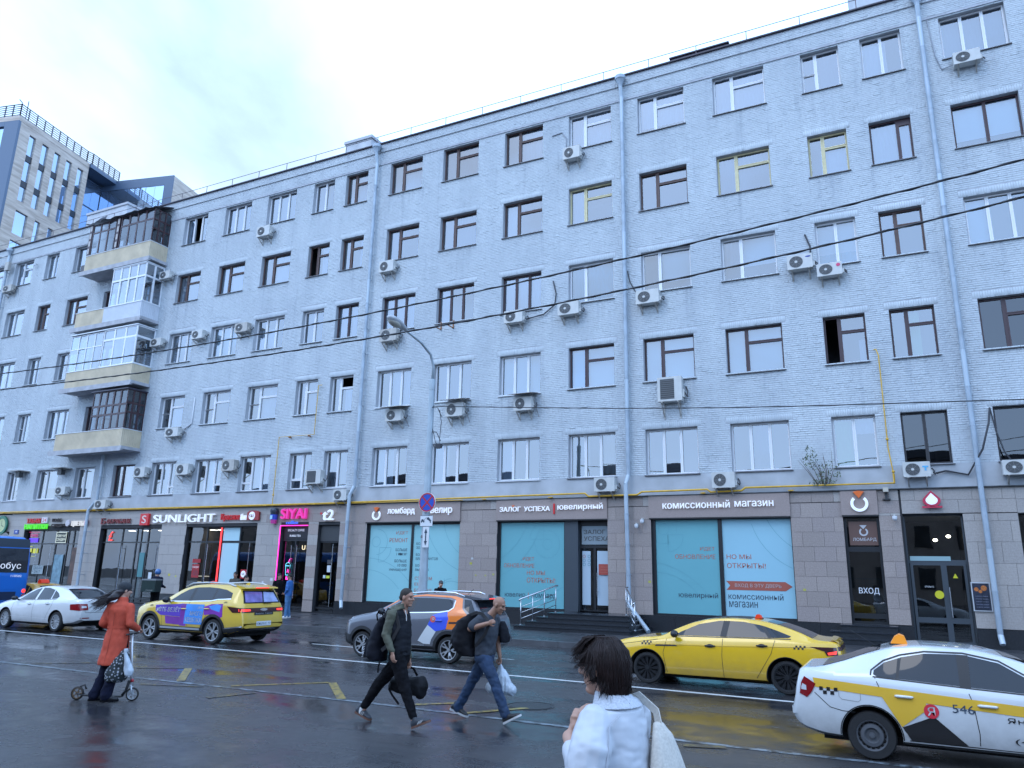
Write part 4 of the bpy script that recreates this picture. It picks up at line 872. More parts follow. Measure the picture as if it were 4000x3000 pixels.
# pawnshop window with pale blue film, under repair
FYP = GY-.02
def film_window(x0, x1, z0, z1, vs, ms, th=.10):
    xs = [x0]+list(vs)+[x1]; cells = [(xs[i]+(th if i == 0 else th*.55), xs[i+1]-(.03 if i == len(xs)-2 else th*.55), z0+.07, z1-.06) for i in range(len(xs)-1)]
    mb = MB(); sheet_with_holes(mb, x0, x1, z0, z1, cells, GY-.05); reveals(mb, cells, GY-.05, .06); o = mb.obj('shop_window', M_FRAME, bld, fixn=False)
    for (a, b, c, d), m in zip(cells, ms): p = put('film_pane', pane_mesh(b-a, d-c, m), o); p.location = (a, GY-.005, c)
    return o
a = SHOP['pawn1']; fw_ = film_window(*a, vs=(-18.63,), ms=(M_FILM0, M_FILM0)); ty = GY-.009
for (t, x0, x1, z0, z1, m) in [('ИДЕТ', -19.5, -18.88, 3.60, 3.75, M_INKR), ('РЕМОНТ', -19.84, -18.88, 3.28, 3.46, M_INKR), ('БОЛЬШЕ', -19.49, -18.88, 2.90, 3.02, M_INK), ('1 000 М²', -19.43, -18.88, 2.72, 2.84, M_INK), ('БОЛЬШЕ', -19.51, -18.88, 2.43, 2.55, M_INK), ('10 000', -19.34, -18.88, 2.25, 2.36, M_INK), ('УКРАШЕНИЙ', -19.79, -18.87, 2.07, 2.19, M_INK),
        ('БОЛЬШЕ', -18.42, -17.79, 3.17, 3.28, M_INK), ('ЗОЛОТА', -18.42, -17.81, 3.0, 3.11, M_INK), ('БОЛЬШЕ', -18.42, -17.78, 2.71, 2.82, M_INK), ('БРИЛЛИАНТОВ', -18.42, -17.31, 2.54, 2.65, M_INK), ('БОЛЬШЕ', -18.42, -17.78, 2.25, 2.36, M_INK), ('ВЫГОДЫ', -18.42, -17.75, 2.07, 2.19, M_INK), ('СТАНЕМ', -18.42, -17.57, 1.71, 1.85, M_INKR), ('ЕЩЕ', -18.42, -17.93, 1.46, 1.60, M_INKR), ('БОЛЬШЕ', -18.42, -17.54, 1.22, 1.36, M_INKR)]:
    lettering(t, x0, x1, z0, z1, m, ty, bold=.007, parent=fw_)
def curves(parent, items):
    mb = MB()
    for it in items: line_strip(mb, it, .012, ty)
    mb.obj('print_line', M_LINE, parent, fixn=False)
curves(fw_, [arc(-20.55, 3.3, .22, 0, 360, 28), arc(-20.5, 3.3, .55, -90, 90, 20), [(-20.35, 3.05), (-19.75, 3.05)], [(-20.35, 3.05), (-20.38, 2.42)], arc(-20.35, 3.05, .62, -90, 0, 14), arc(-21.0, -.3, 2.4, 42, 88, 16), arc(-21.0, -.6, 3.2, 38, 90, 16), arc(-15.4, 4.6, 2.6, 180, 255, 18), arc(-15.2, 4.4, 1.9, 178, 240, 14), arc(-16.6, 1.2, .6, 90, 180, 12), [(-16.95, 1.0), (-16.95, 1.8)], arc(-16.6, .9, .8, 60, 130, 10)])
# second pawnshop: window and recessed entrance
a = SHOP['pawn2']; fw_ = film_window(-14.42, -11.5, .7, 4.12, (), (M_FILM,))
for (t, x0, x1, z0, z1, m) in [('ИДЕТ', -13.33, -12.83, 2.55, 2.70, M_INKR), ('ОБНОВЛЕНИЕ', -14.16, -12.82, 2.29, 2.45, M_INKR), ('НО МЫ', -13.14, -12.36, 2.02, 2.18, M_INKR), ('ОТКРЫТЫ!', -13.14, -11.92, 1.72, 1.91, M_INKR), ('ювелир', -14.1, -13.2, 1.12, 1.30, M_INK), ('|', -13.08, -13.05, 1.1, 1.34, M_INKR), ('ломбард', -12.93, -11.86, 1.1, 1.36, M_INK)]: lettering(t, x0, x1, z0, z1, m, ty, bold=.007, parent=fw_)
curves(fw_, [arc(-12.26, 3.2, .20, 0, 360, 26), arc(-12.26, 3.2, .53, 180, 450, 30), [(-12.42, 4.0), (-12.42, 3.4), (-13.02, 3.4)], arc(-12.3, 3.4, .72, 130, 180, 10), arc(-15.6, 4.9, 2.6, 300, 345, 14), arc(-15.6, 4.9, 3.2, 293, 340, 14), arc(-11.0, .2, 1.5, 110, 165, 12)])
MB().box(-11.5, -10.95, GY-.06, FY+1.0, .7, 4.12).obj('entrance_pier', M_FRAMEG, bld); MB().box(-10.95, -9.70, FY+.30, FY+1.2, 3.95, 4.3).obj('entrance_soffit', M_FRAME, bld)
dy = FY+.34
d_ = front(-10.95, -9.70, .72, 3.95, vs=(-10.35,), hs=(3.12,), y=dy, th=.1, name='entrance_door')
plate('transom_board', -10.87, -9.72, 3.2, 3.9, mat('board_greyblue', (.22, .27, .30), .5), y=dy-.02); lettering('ЗАЛОГ', -10.78, -9.90, 3.60, 3.76, mat('letter_grey', (.06, .06, .06), .5), dy-.03, bold=.01); lettering('УСПЕХА', -10.78, -9.74, 3.34, 3.51, mat('letter_grey', (.06, .06, .06), .5), dy-.03, bold=.01)
plate('film_pane', -10.86, -10.52, .95, 2.95, mat('frost_film', (.42, .52, .60), .4), y=dy+.01); plate('film_pane', -10.25, -9.76, .95, 2.96, mat('frost_film', (.42, .52, .60), .4), y=dy+.01); q = plate('door_notice', -10.18, -9.75, 2.07, 2.47, mat('notice_red', (.40, .07, .05), .5), y=dy-.03)
for k in range(3): lettering('ВНИМАНИЕ', -10.1, -9.8, 2.14+k*.1, 2.18+k*.1, mat('notice_text', (.55, .2, .15), .5), dy-.034, parent=q)
for k in range(6): ring_mb(MB(), -10.78+.2*(k % 2), 2.75-.15*(k//2), .045, .06, dy-.0, dy+.005, n=16).obj('print_ring', M_LINE if k else M_INKR, bld)
pull(-10.22, 1.3, 2.15, dy-.09); MB().box(-10.95, -9.70, FY-.4, FY+1.2, .62, .70).obj('threshold', M_PLIN, bld)
# commission shop
a = SHOP['commission']; fw_ = film_window(*a, vs=(-5.52,), ms=(M_FILM, M_FILM2), th=.13)
for (t, x0, x1, z0, z1, m) in [('ИДЕТ', -6.26, -5.74, 2.97, 3.11, M_INKR), ('ОБНОВЛЕНИЕ', -7.18, -5.73, 2.69, 2.85, M_INKR), ('НО МЫ', -5.34, -4.5, 2.70, 2.86, M_INKR), ('ОТКРЫТЫ!', -5.34, -4.03, 2.39, 2.56, M_INKR), ('ювелирный', -7.09, -5.70, 1.30, 1.53, M_INK), ('комиссионный', -5.34, -3.52, 1.34, 1.55, M_INK), ('магазин', -5.33, -4.37, 1.07, 1.27, M_INK)]: lettering(t, x0, x1, z0, z1, m, ty, bold=.007, parent=fw_)
MB().prism([(-5.39, 1.95), (-3.42, 1.95), (-3.2, 1.80), (-3.42, 1.65), (-5.39, 1.65), (-5.26, 1.80)], 'y', GY-.012, GY-.006).obj('arrow_print', mat('arrow_red', (.36, .09, .06), .5), fw_); lettering('ВХОД В ЭТУ ДВЕРЬ', -5.1, -3.56, 1.73, 1.87, mat('arrow_text', (.40, .36, .36), .5), GY-.014, parent=fw_, bold=.01)
curves(fw_, [arc(-7.58, 3.75, .2, 0, 360, 24), arc(-7.6, 3.75, .52, 225, 300, 12), [(-7.42, 3.2), (-7.42, 3.55), (-6.85, 3.55)], [(-7.42, 3.55), (-7.42, 2.95)], arc(-7.42, 3.5, .56, -90, 5, 14), [(-7.1, 4.05), (-7.1, 3.6)], arc(-7.9, .3, 1.9, 30, 90, 16), arc(-8.4, -.4, 3.0, 38, 84, 16), arc(-2.2, 4.5, 2.3, 195, 245, 14), arc(-1.8, 5.0, 2.3, 200, 250, 14)])
# narrow entrance
a = SHOP['entry']; room(a[0], a[1], .7, 4.1, (.05, .04, .035), 0, 1.2); d_ = front(*a, vs=(), hs=(.95, 3.05), th=.16, name='entrance_door')
b_ = plate('door_panel', -1.30, -.45, 3.18, 3.95, mat('panel_brown', (.13, .07, .055), .5)); lettering('ЛОМБАРД', -1.20, -.5, 3.30, 3.42, mat('letter_pale', (.5, .5, .52), .5), GY-.016, parent=b_, bold=.01)
MR = mat('letter_pale', (.5, .5, .52), .5); mb = MB(); ring_mb(mb, -.86, 3.61, .085, .135, GY-.018, GY-.013, 125, 415, 26); mb.add([(-.97, GY-.016, 3.83), (-.75, GY-.016, 3.83), (-.86, GY-.016, 3.70)], [(0, 2, 1)]); mb.obj('ring_logo', MR, b_, fixn=False)
lettering('ВХОД', -1.16, -.56, 1.61, 1.83, mat('letter_bright', (.65, .67, .7), .5), GY-.012, bold=.015); gr = MB()
for k in range(8): gr.box(-1.25+k*.1, -1.235+k*.1, FY+.5, FY+.515, .9, 2.1)
gr.box(-1.3, -.5, FY+.5, FY+.52, 2.1, 2.13).box(-1.3, -.5, FY+.5, FY+.52, 1.95, 1.97).obj('inner_grille', M_FRAME, bld)
# cafe door
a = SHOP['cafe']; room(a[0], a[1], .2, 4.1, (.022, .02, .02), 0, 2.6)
front(*a, vs=(), hs=(2.68,), th=.1, fm=M_FRAMEG, skip=(0,)); front(.40, 1.95, .2, 2.64, vs=(1.33,), hs=(.9,), th=.16, fm=M_FRAMEG, name='entrance_door', y=GY-.03)
plate('blind_box', .42, 1.55, 2.70, 2.84, mat('box_teal', (.25, .38, .40), .5)); 
ring_mb(MB(), 1.13, 1.67, 0, .125, GY-.05, GY-.045).obj('round_sticker', mat('sticker_yellow', (.55, .52, .02), .5), bld); MB().prism([(1.55, 2.18), (1.69, 2.18), (1.62, 2.32)], 'y', GY-.05, GY-.045).obj('warning_sticker', mat('sticker_yellow', (.55, .52, .02), .5), bld)
for (x, z) in [(1.24, 3.40), (1.63, 3.52)]: MB().ell((x, FY+1.4, z), (.07, .07, .05)).obj('ceiling_spot', glow('spot', (1, .9, .72), 14), bld)
pull(1.42, 1.0, 1.9); lettering('ОТКРЫТО', .75, 1.0, 1.88, 1.93, mat('letter_bright', (.65, .67, .7), .5), GY-.05)
room(3.5, 8.2, .9, 4.1, (.03, .03, .035)); front(*SHOP['side'], vs=(5.8,), hs=(3.2,)); room(-52.5, -47.4, .2, 3.9, (.05, .05, .05), 2); front(*SHOP['far'], vs=(-50.8, -49.1), hs=(3.1,))

# ---------------------------------------------------------------- signs over the shops
def sign(name, label, x, z, group='signs above the shop fronts', cat='sign'): return tag(empty(name, (x, FY-.08, z)), label, cat, group)
WS = 'signs above the shop fronts'
M_RED = mat('sign_red', (.50, .02, .025), .4, emit=(.8, .03, .03), estr=.12); M_DRED = mat('sign_dark_red', (.20, .02, .02), .4); M_BROWN = mat('sign_brown', (.035, .02, .016), .5); M_GREEN = glow('sign_green', (.10, 1.0, .03), .85); M_ORANGE = mat('sign_orange', (.75, .14, .02), .4)
SY = FY-.085
s = sign('shop_sign', 'round green and cream clock sign at the left edge above the blue bus', -48.1, 4.26)
ring_mb(MB(), -48.1, 4.28, .40, .56, SY-.08, SY, n=36).obj('rim', mat('sign_green_rim', (.02, .16, .09), .4), s); ring_mb(MB(), -48.1, 4.28, 0, .40, SY-.06, SY-.02, n=36).obj('dial', mat('clock_cream', (.50, .55, .28), .5), s); hd = MB(); line_strip(hd, [(-48.1, 4.28), (-48.1, 4.56)], .03, SY-.065); line_strip(hd, [(-48.1, 4.28), (-47.88, 4.2)], .035, SY-.065); hd.obj('hand', M_INK, s, fixn=False); MB().box(-48.15, -48.05, SY, FY, 4.2, 4.3).obj('bracket', M_FRAME, s)
s = sign('street_plate', 'small blue house number plate beside the green clock sign', -46.7, 3.88, None, 'plate')
MB().box(-46.9, -46.48, FY-.04, FY-.01, 3.76, 4.0).obj('board', mat('plate_blue', (.03, .07, .3), .4), s); lettering('19', -46.76, -46.6, 3.83, 3.94, M_WHITE, FY-.044, parent=s)
s = sign('shop_sign', 'red ТАБАК lettering with a white and red 24 tile', -44.9, 4.36); lettering('ТАБАК', -45.75, -44.42, 4.37, 4.64, M_RED, SY+.03, .06, .03, s); MB().box(-44.31, -43.80, SY-.03, SY+.05, 4.38, 4.69).obj('tile', mat('tile_pale', (.72, .66, .68), .4), s); lettering('24', -44.24, -43.87, 4.44, 4.63, M_RED, SY-.034, 0, .02, s)
s = sign('shop_sign', 'bright green lit НАПИТКИ lettering', -44.8, 4.06); lettering('НАПИТКИ', -45.85, -43.74, 4.03, 4.31, M_GREEN, SY+.03, .07, .02, s)
s = sign('shop_sign', 'unlit dark brown two line lettering between the green and white signs', -42.75, 4.12); lettering('КОФЕ', -43.36, -42.57, 4.42, 4.62, M_BROWN, SY+.03, .05, .03, s); lettering('СЭНДВИЧ', -43.36, -42.15, 4.10, 4.31, M_BROWN, SY+.03, .05, .03, s)
s = sign('shop_sign', 'white lit ЦВЕТЫ lettering between a pale disc and a pink tile', -41.1, 4.18); lettering('ЦВЕТЫ', -41.57, -40.48, 4.13, 4.45, glow('sign_white_lit', (.85, .9, 1), .8), SY+.03, .06, .02, s); ring_mb(MB(), -41.88, 4.34, 0, .18, SY-.05, SY+.03, n=24).obj('disc', mat('disc_pale', (.55, .5, .52), .5), s); MB().box(-40.38, -40.18, SY-.05, SY+.03, 4.2, 4.52).obj('tile', mat('tile_pink', (.6, .08, .25), .4), s)
s = sign('shop_sign', 'dark red bank lettering over the door with the red pound sign', -37.9, 4.25); lettering('ФОРАБАНК', -38.55, -36.65, 4.26, 4.53, M_DRED, SY+.03, .06, .035, s); lettering('Б', -39.03, -38.68, 4.24, 4.56, M_DRED, SY+.03, .06, .05, s)
s = sign('shop_sign', 'large white SUNLIGHT lettering behind a red tile with a white letter S', -33.2, 4.2); lettering('SUNLIGHT', -34.85, -30.38, 4.28, 4.68, M_WHITE, SY+.03, .07, .022, s); MB().box(-35.81, -35.18, SY-.07, SY+.05, 4.16, 4.76).obj('tile', M_RED, s); lettering('S', -35.66, -35.34, 4.26, 4.66, mat('tile_letter', (.75, .62, .55), .4), SY-.075, 0, .03, s); MB().box(-34.9, -30.3, SY+.04, FY-.01, 4.40, 4.43).box(-34.9, -30.3, SY+.04, FY-.01, 4.56, 4.59).obj('mounting_rail', mat('rail_grey', (.3, .3, .31), .5), s)
s = sign('shop_sign', 'red Красное lettering with white letters and a red plaque with a white disc', -28.6, 4.3); lettering('Красное', -29.94, -28.68, 4.28, 4.66, M_RED, SY+.03, .07, .025, s); lettering('&Белое', -28.62, -28.2, 4.34, 4.64, M_WHITE, SY+.03, .07, .02, s); MB().prism([(-28.16, 4.34), (-27.40, 4.32), (-27.40, 4.72), (-27.62, 4.78), (-28.0, 4.78), (-28.16, 4.70)], 'y', SY-.05, SY+.05).obj('plaque', mat('plaque_red', (.33, .03, .03), .4), s); ring_mb(MB(), -27.83, 4.53, 0, .2, SY-.07, SY-.05, n=26, ).obj('disc', M_WHITE, s); lettering('К&Б', -27.98, -27.68, 4.46, 4.62, M_DRED, SY-.075, 0, .01, s)
s = sign('shop_sign', 'blue and pink paper cup sign with pink SIYAI and blue coffee lettering', -25.5, 4.2); lettering('SIYAI', -25.98, -24.46, 4.35, 4.82, mat('sign_pink', (.75, .03, .30), .4, emit=(1, .05, .4), estr=.35), SY+.02, .12, .05, s); lettering('coffee', -25.66, -24.95, 4.11, 4.26, glow('sign_blue_lit', (.05, .15, 1), 1.1), SY+.03, .05, .02, s)
cu = MB(); M4 = Matrix.Translation((-26.4, SY-.06, 4.14)); cu.lathe([(0, 0), (.13, 0), (.155, .18)], 20, 0, M4); cu.lathe([(.155, .18), (.175, .42)], 20, 1, M4); cu.lathe([(.175, .42), (.19, .55), (.205, .55), (.205, .62), (.17, .66), (.16, .72), (0, .72)], 20, 2, M4); cu.obj('cup', [mat('cup_pink', (.6, .06, .3), .4), mat('cup_blue', (.03, .07, .5), .4), mat('cup_lid', (.02, .03, .05), .4)], s, ang=35); MB().box(-26.47, -26.33, SY-.25, SY-.235, 4.34, 4.52).obj('cup_label', mat('cup_lbl', (.35, .6, .85), .5), s)
s = sign('shop_sign', 'white t2 lettering with a small red dot over the narrow dark shop door', -23.1, 4.3); lettering('t2', -23.48, -22.86, 4.26, 4.73, M_WHITE, SY+.02, .08, .06, s); MB().box(-23.62, -23.52, SY-.03, SY, 4.53, 4.62).obj('dot', M_RED, s)
def ring_sign(s, cx, cz, r, y):
    ring_mb(MB(), cx, cz, r*.66, r, y-.06, y, 132, 408, 34).obj('ring', M_WHITE, s, fixn=True); mb = MB(); MB.prism(mb, [(cx-r*.62, cz+r*1.42), (cx, cz+r*1.55), (cx+r*.62, cz+r*1.42), (cx, cz+r*.62)], 'y', y-.08, y-.01); mb.obj('stone', M_ORANGE, s)
LY = FY-.075
s = sign('shop_sign', 'white ring logo with orange stone and lettering ломбард ювелир', -18.5, 4.3); ring_sign(s, -20.43, 4.45, .225, LY-.01); lettering('ломбард', -19.83, -18.41, 4.42, 4.76, M_WHITE, LY-.02, .05, .012, s); lettering('ювелир', -17.92, -16.54, 4.40, 4.71, M_WHITE, LY-.02, .05, .012, s)
s = sign('shop_sign', 'white ЗАЛОГ УСПЕХА lettering, red bar and ювелирный', -12, 4.4); lettering('ЗАЛОГ', -14.27, -13.33, 4.48, 4.67, M_WHITE, LY-.02, .05, .015, s); lettering('УСПЕХА', -13.17, -12.05, 4.48, 4.67, M_WHITE, LY-.02, .05, .015, s); MB().box(-11.90, -11.84, LY-.05, LY, 4.36, 4.76).obj('bar', M_RED, s); lettering('ювелирный', -11.71, -9.84, 4.46, 4.75, M_WHITE, LY-.02, .05, .01, s); MB().prism([(-13.73, 4.73), (-13.60, 4.73), (-13.665, 4.66)], 'y', LY-.06, LY-.02).obj('stone', M_ORANGE, s)
s = sign('shop_sign', 'white комиссионный магазин lettering on the brown board', -5.6, 4.4); lettering('комиссионный', -7.51, -5.09, 4.47, 4.74, M_WHITE, LY-.02, .05, .014, s); lettering('магазин', -4.92, -3.61, 4.49, 4.69, M_WHITE, LY-.02, .05, .014, s)
s = sign('shop_sign', 'large white ring logo with an orange stone above the narrow ВХОД door', -.9, 4.3); ring_sign(s, -.9, 4.52, .27, LY-.01)
# plain red drop-shaped sign (the face drawn on it in the street is left as a plain white oval)
s = sign('shop_sign', 'small red pointed drop sign with white centre on a red bar above the cafe door', 1.2, 4.35)
MB().prism([(1.2, 4.88)]+[(1.2+.255*math.cos(R_(a)), 4.56+.19*math.sin(R_(a))) for a in range(20, -201, -20)], 'y', SY-.08, SY-.02).obj('drop', mat('drop_red', (.50, .03, .07), .4), s); MB().prism([(1.2, 4.80)]+[(1.2+.17*math.cos(R_(a)), 4.57+.14*math.sin(R_(a))) for a in range(20, -201, -20)], 'y', SY-.09, SY-.082).obj('centre', M_WHITE, s); MB().prism([(.92, 4.33), (1.48, 4.33), (1.48, 4.39), (.92, 4.39)], 'y', SY-.08, SY-.02).obj('bar', mat('drop_red', (.50, .03, .07), .4), s)
s = tag(empty('menu_board', (2.2, FY-.05, 1.2)), 'framed dark menu poster on the granite wall right of the cafe door', 'menu board'); MB().box(1.99, 2.49, FY-.06, FY-.02, 1.22, 2.07).obj('frame', mat('menu_frame', (.5, .52, .55), .4), s); MB().box(2.02, 2.46, FY-.066, FY-.06, 1.25, 2.04).obj('poster', mat('menu_dark', (.02, .025, .045), .4, nz=(9, .6)), s)
fd = MB()
for (x, z, r) in [(2.12, 1.86, .06), (2.32, 1.9, .08), (2.22, 1.8, .05)]: ring_mb(fd, x, z, 0, r, FY-.07, FY-.066, n=18)
fd.obj('food_print', mat('food_orange', (.45, .14, .03), .5, nz=(30, .5)), s)
for k in range(5): lettering('меню кафе', 2.08, 2.4, 1.32+k*.08, 1.36+k*.08, mat('menu_text', (.2, .22, .3), .5), FY-.068, parent=s)

# ---------------------------------------------------------------- steps, rails
for nm, lab, x0, x1, ymin, n in [('entrance_steps', 'dark granite steps between steel handrails below the film covered pawnshop window', -12.3, -8.05, 24.95, 4), ('entrance_steps', 'dark stone steps in front of the narrow door marked ВХОД', -2.3, .1, 26.1, 3)]:
    st = tag(empty(nm, ((x0+x1)/2, ymin, .15)), lab, 'steps', 'stone steps to shop doors')
    hz = .55/n
    for k in range(n):
        y0 = ymin + .36*k; MB().box(x0+.28*k, x1-.12*k, y0, FY-.05, .15+hz*k-(.02 if k else 0), .15+hz*(k+1)-.035).obj('riser', mat('step_dark', (.014, .017, .022), .4, nz=(12, .3)), st)
        MB().box(x0+.28*k-.02, x1-.12*k+.02, y0-.03, FY-.05, .15+hz*(k+1)-.034, .15+hz*(k+1)).obj('tread', mat('tread_dark', (.022, .026, .033), .22, nz=(15, .3)), st)
def handrail(label, x0, x1, y0, y1, z0, z1):
    r = tag(empty('handrail', (x0, y0, .2)), label, 'handrail', 'steel handrails of the shop steps')
    MB().tube([(x0-.05, y0-.06, z0+.84), (x0, y0, z0+.9), (x1, y1, z1+.95), (x1+.04, y1+.1, z1+.95)], .028, 10).obj('top_rail', M_STEEL, r, smooth=True)
    for k in range(3): MB().tube([(x0, y0, z0+.22+.2*k), (x1, y1, z1+.26+.2*k)], .013, 8).obj('rail', M_STEEL, r, smooth=True)
    for k in range(4):
        t = k/3; p = (x0+(x1-x0)*t, y0+(y1-y0)*t); zz = z0+(z1-z0)*t
        MB().tube([(*p, zz), (*p, zz+.9)], .018, 8).obj('post', M_STEEL, r, smooth=True); MB().lathe([(.045, 0), (.045, .02), (.02, .04)], 10, M=Matrix.Translation((*p, zz))).obj('foot', M_STEEL, r)
handrail('bright steel handrail left of the pawnshop steps', -12.15, -11.35, 25.2, 26.5, .28, .70); handrail('thin steel handrail right of the pawnshop steps beside the bent downpipe', -7.95, -8.75, 25.25, 26.8, .28, .70)

# ---------------------------------------------------------------- downpipes, gas pipe
M_ZINC = mat('zinc', (0.34, 0.40, 0.46), 0.5, 0.2, nz=(2.5, .18)); M_ZINC2 = mat('zinc_new', (0.42, 0.49, 0.55), 0.45, 0.2)
def downpipe(label, path, funnel=True, r=.08):
    p = tag(empty('downpipe', path[-1]), label, 'downpipe', 'zinc downpipes on the grey facade')
    for (a, b) in zip(path[:-1], path[1:]):
        a = Vector(a); b = Vector(b); L_ = (b-a).length; n = max(1, round(L_/1.25))
        for k in range(n):
            q0 = a+(b-a)*(k/n); q1 = a+(b-a)*((k+1)/n); MB().tube([q0, q1], [r*1.06, r*.97], 14).obj('pipe_section', M_ZINC if (k % 5) else M_ZINC2, p, smooth=False, ang=40)
            if k and abs(b.z-a.z) > 2: MB().tube([q0-Vector((0, 0, .02)), q0+Vector((0, 0, .02))], r*1.16, 14).box(q0.x-.015, q0.x+.015, q0.y, FY, q0.z-.015, q0.z+.015).obj('pipe_clamp', M_ZINC, p)
    if funnel:
        t = Vector(path[0]); MB().lathe([(r*1.0, -.02), (r*1.1, .1), (.21, .34), (.23, .34), (.23, .50), (.20, .50)], 16, M=Matrix.Translation(t)).obj('funnel', M_ZINC, p, ang=30)
PY = FY-.20
downpipe('zinc downpipe at the left bay running down beside the t2 shop door', [(-21.68, PY-.12, 22.55), (-21.68, PY, 22.1), (-21.68, PY, 5.75), (-21.85, PY-.1, 5.35), (-21.9, PY-.1, .75), (-21.75, PY-.25, .45)])
downpipe('zinc downpipe in the middle of the facade ending in a bent spout by the steps', [(-8.77, PY-.12, 22.55), (-8.77, PY, 22.1), (-8.77, PY, 5.75), (-8.85, PY-.1, 5.4), (-8.8, PY-.1, 1.0), (-7.85, PY-.95, .2)])
downpipe('zinc downpipe near the right edge next to the framed menu poster', [(2.58, PY-.12, 22.55), (2.58, PY, 22.1), (2.58, PY, .55), (2.60, PY-.15, .30)])
downpipe('blue grey downpipe under the beige balconies', [(-39.55, PY, 8.12), (-39.5, PY, 5.6), (-39.95, PY-.12, 5.0), (-39.9, PY-.12, .4)], False)
downpipe('downpipe at the far left edge with street cameras mounted on it', [(-52.75, PY, 22.6), (-52.75, PY, .4)])
M_GAS = mat('gas_yellow', (0.62, 0.36, 0.03), 0.45, nz=(5, .2))
gp = tag(empty('gas_pipe', (-20, FY-.15, 5.05)), 'yellow gas pipe running along the wall above all the shop signs', 'gas pipe')
QY = FY-.17
MB().tube([(-62, QY, 5.06), (-23.2, QY, 5.03), (-13.7, QY, 5.10), (-10.55, QY, 5.12), (-10.40, QY, 5.0), (-8.42, QY-.09, 5.0), (-8.25, QY-.09, 5.1), (-5.85, QY, 5.13), (-5.72, QY, 5.03), (-4.65, QY, 5.05), (-4.50, QY, 5.15), (.20, QY, 5.15), (.20, QY, 5.45)], .036, 10).obj('main_pipe', M_GAS, gp, ang=50)
MB().tube([(-62, QY, 4.97), (-40, QY, 4.99), (-16, QY, 5.0)], .018, 8).obj('thin_pipe', M_GAS, gp)
MB().tube([(.20, QY, 5.45), (.12, QY+.03, 6.3), (.12, QY+.05, 9.5), (.06, QY+.05, 9.72), (0, FY, 9.75)], .02, 8).obj('riser', M_GAS, gp, ang=50); MB().tube([(-26.56, QY, 5.06), (-26.58, QY+.05, 8.33), (-24.38, QY+.05, 8.33), (-24.36, QY+.05, 10.75), (-24.15, QY+.05, 10.75)], .02, 8).obj('riser', M_GAS, gp, ang=50)
for (x, z) in [(-26.56, 5.5), (.20, 5.52), (.12, 6.6)]: MB().ell((x, QY, z), (.05, .05, .05), 10, 6).obj('valve', M_GAS, gp, smooth=True)
for x in range(-60, 0, 3): MB().box(x-.03, x+.03, QY+.03, FY, 4.98, 5.03).box(x-.09, x+.09, QY-.04, QY+.05, 4.99, 5.02).obj('bracket', M_GAS, gp)
for x in (-25.9, -24.7): MB().box(x-.03, x+.03, QY+.0, FY, 8.25, 8.31).obj('bracket', mat('bracket_rust', (.3, .12, .04), .6), gp)
# ================================================================ air conditioner boxes on the wall
M_AC = mat('ac_casing', (0.52, 0.52, 0.50), 0.45, nz=(3, .12)); M_ACD = mat('ac_dark', (0.045, 0.047, 0.05), 0.5); M_ACB = mat('ac_old', (0.40, 0.38, 0.35), 0.5, nz=(3, .2))
def ac_proto(kind, old=False):
    r = empty('air_conditioner', (0, 0, 0), local=True); M = M_ACB if old else M_AC
    b = MB(); W_, H2, D_ = .84, .56, .30; e = .02        # casing with chamfered edges, front at y=-D_
    b.prism([(e, 0), (W_-e, 0), (W_, e), (W_, H2-e), (W_-e, H2), (e, H2), (0, H2-e), (0, e)], 'y', -D_, 0); b.box(W_*.64, W_*.645, -D_-.003, -D_, .03, H2-.03); b.box(W_, W_+.06, -.22, -.08, .08, .26)
    b.obj('casing', M, r, ang=30)
    f = MB(); cx, cz = .30, H2/2
    if kind == 'louver':
        f.box(.10, .58, -D_-.012, -D_-.002, .05, H2-.05, 0)
        for k in range(10): f.box(.10, .58, -D_-.022, -D_-.012, .06+k*.045, .075+k*.045, 1)
        f.obj('fan_grille', [M_ACD, mat('ac_slat', (.12, .125, .13), .5)], r)
    else:
        ring_mb(f, cx, cz, 0, .225, -D_-.006, -D_-.001, n=28, mi=0)
        for k in range(5): ring_mb(f, cx, cz, .07+.036*k, .078+.036*k, -D_-.016, -D_-.007, n=28, mi=1)
        for k in range(8): line_strip(f, [(cx, cz), (cx+.225*math.cos(k*math.pi/4), cz+.225*math.sin(k*math.pi/4))], .008, -D_-.018, 1)
        ring_mb(f, cx, cz, 0, .05, -D_-.022, -D_-.012, n=16, mi=2); f.obj('fan_grille', [M_ACD, mat('ac_wire', (.22, .225, .23), .5), M_AC], r)
    for x in (.12, .68): MB().box(x, x+.04, -D_-.03, .10, -.035, 0).box(x, x+.04, .085, .10, -.36, -.035).add([(x, -D_, -.036), (x+.04, -D_, -.036), (x+.04, .09, -.30), (x, .09, -.30), (x, -D_-.0, -.06), (x+.04, -D_, -.06), (x+.04, .06, -.32), (x, .06, -.32)], [(0, 1, 2, 3), (4, 7, 6, 5), (0, 3, 7, 4), (1, 5, 6, 2)]).obj('bracket', M_ACB, r)
    if kind == 'hood': MB().add([(-.12, -.62, H2+.06), (W_+.16, -.62, H2+.06), (W_+.16, .10, H2+.20), (-.12, .10, H2+.20), (-.12, -.62, H2+.075), (W_+.16, -.62, H2+.075), (W_+.16, .10, H2+.215), (-.12, .10, H2+.215)], [(0, 3, 2, 1), (4, 5, 6, 7), (0, 1, 5, 4), (1, 2, 6, 5), (2, 3, 7, 6), (3, 0, 4, 7)]).tube([(W_+.15, -.6, H2+.06), (W_+.2, .09, -.25)], .012, 6).obj('hood', mat('hood_tin', (.25, .22, .2), .5, .4, nz=(4, .4)), r)
    MB().tube([(W_+.05, -.15, .2), (W_+.14, -.1, .1), (W_+.13, .02, .25), (W_+.06, .09, .35)], .022, 8).obj('hose', mat('hose', (.07, .07, .075), .6), r, smooth=True)
    return r
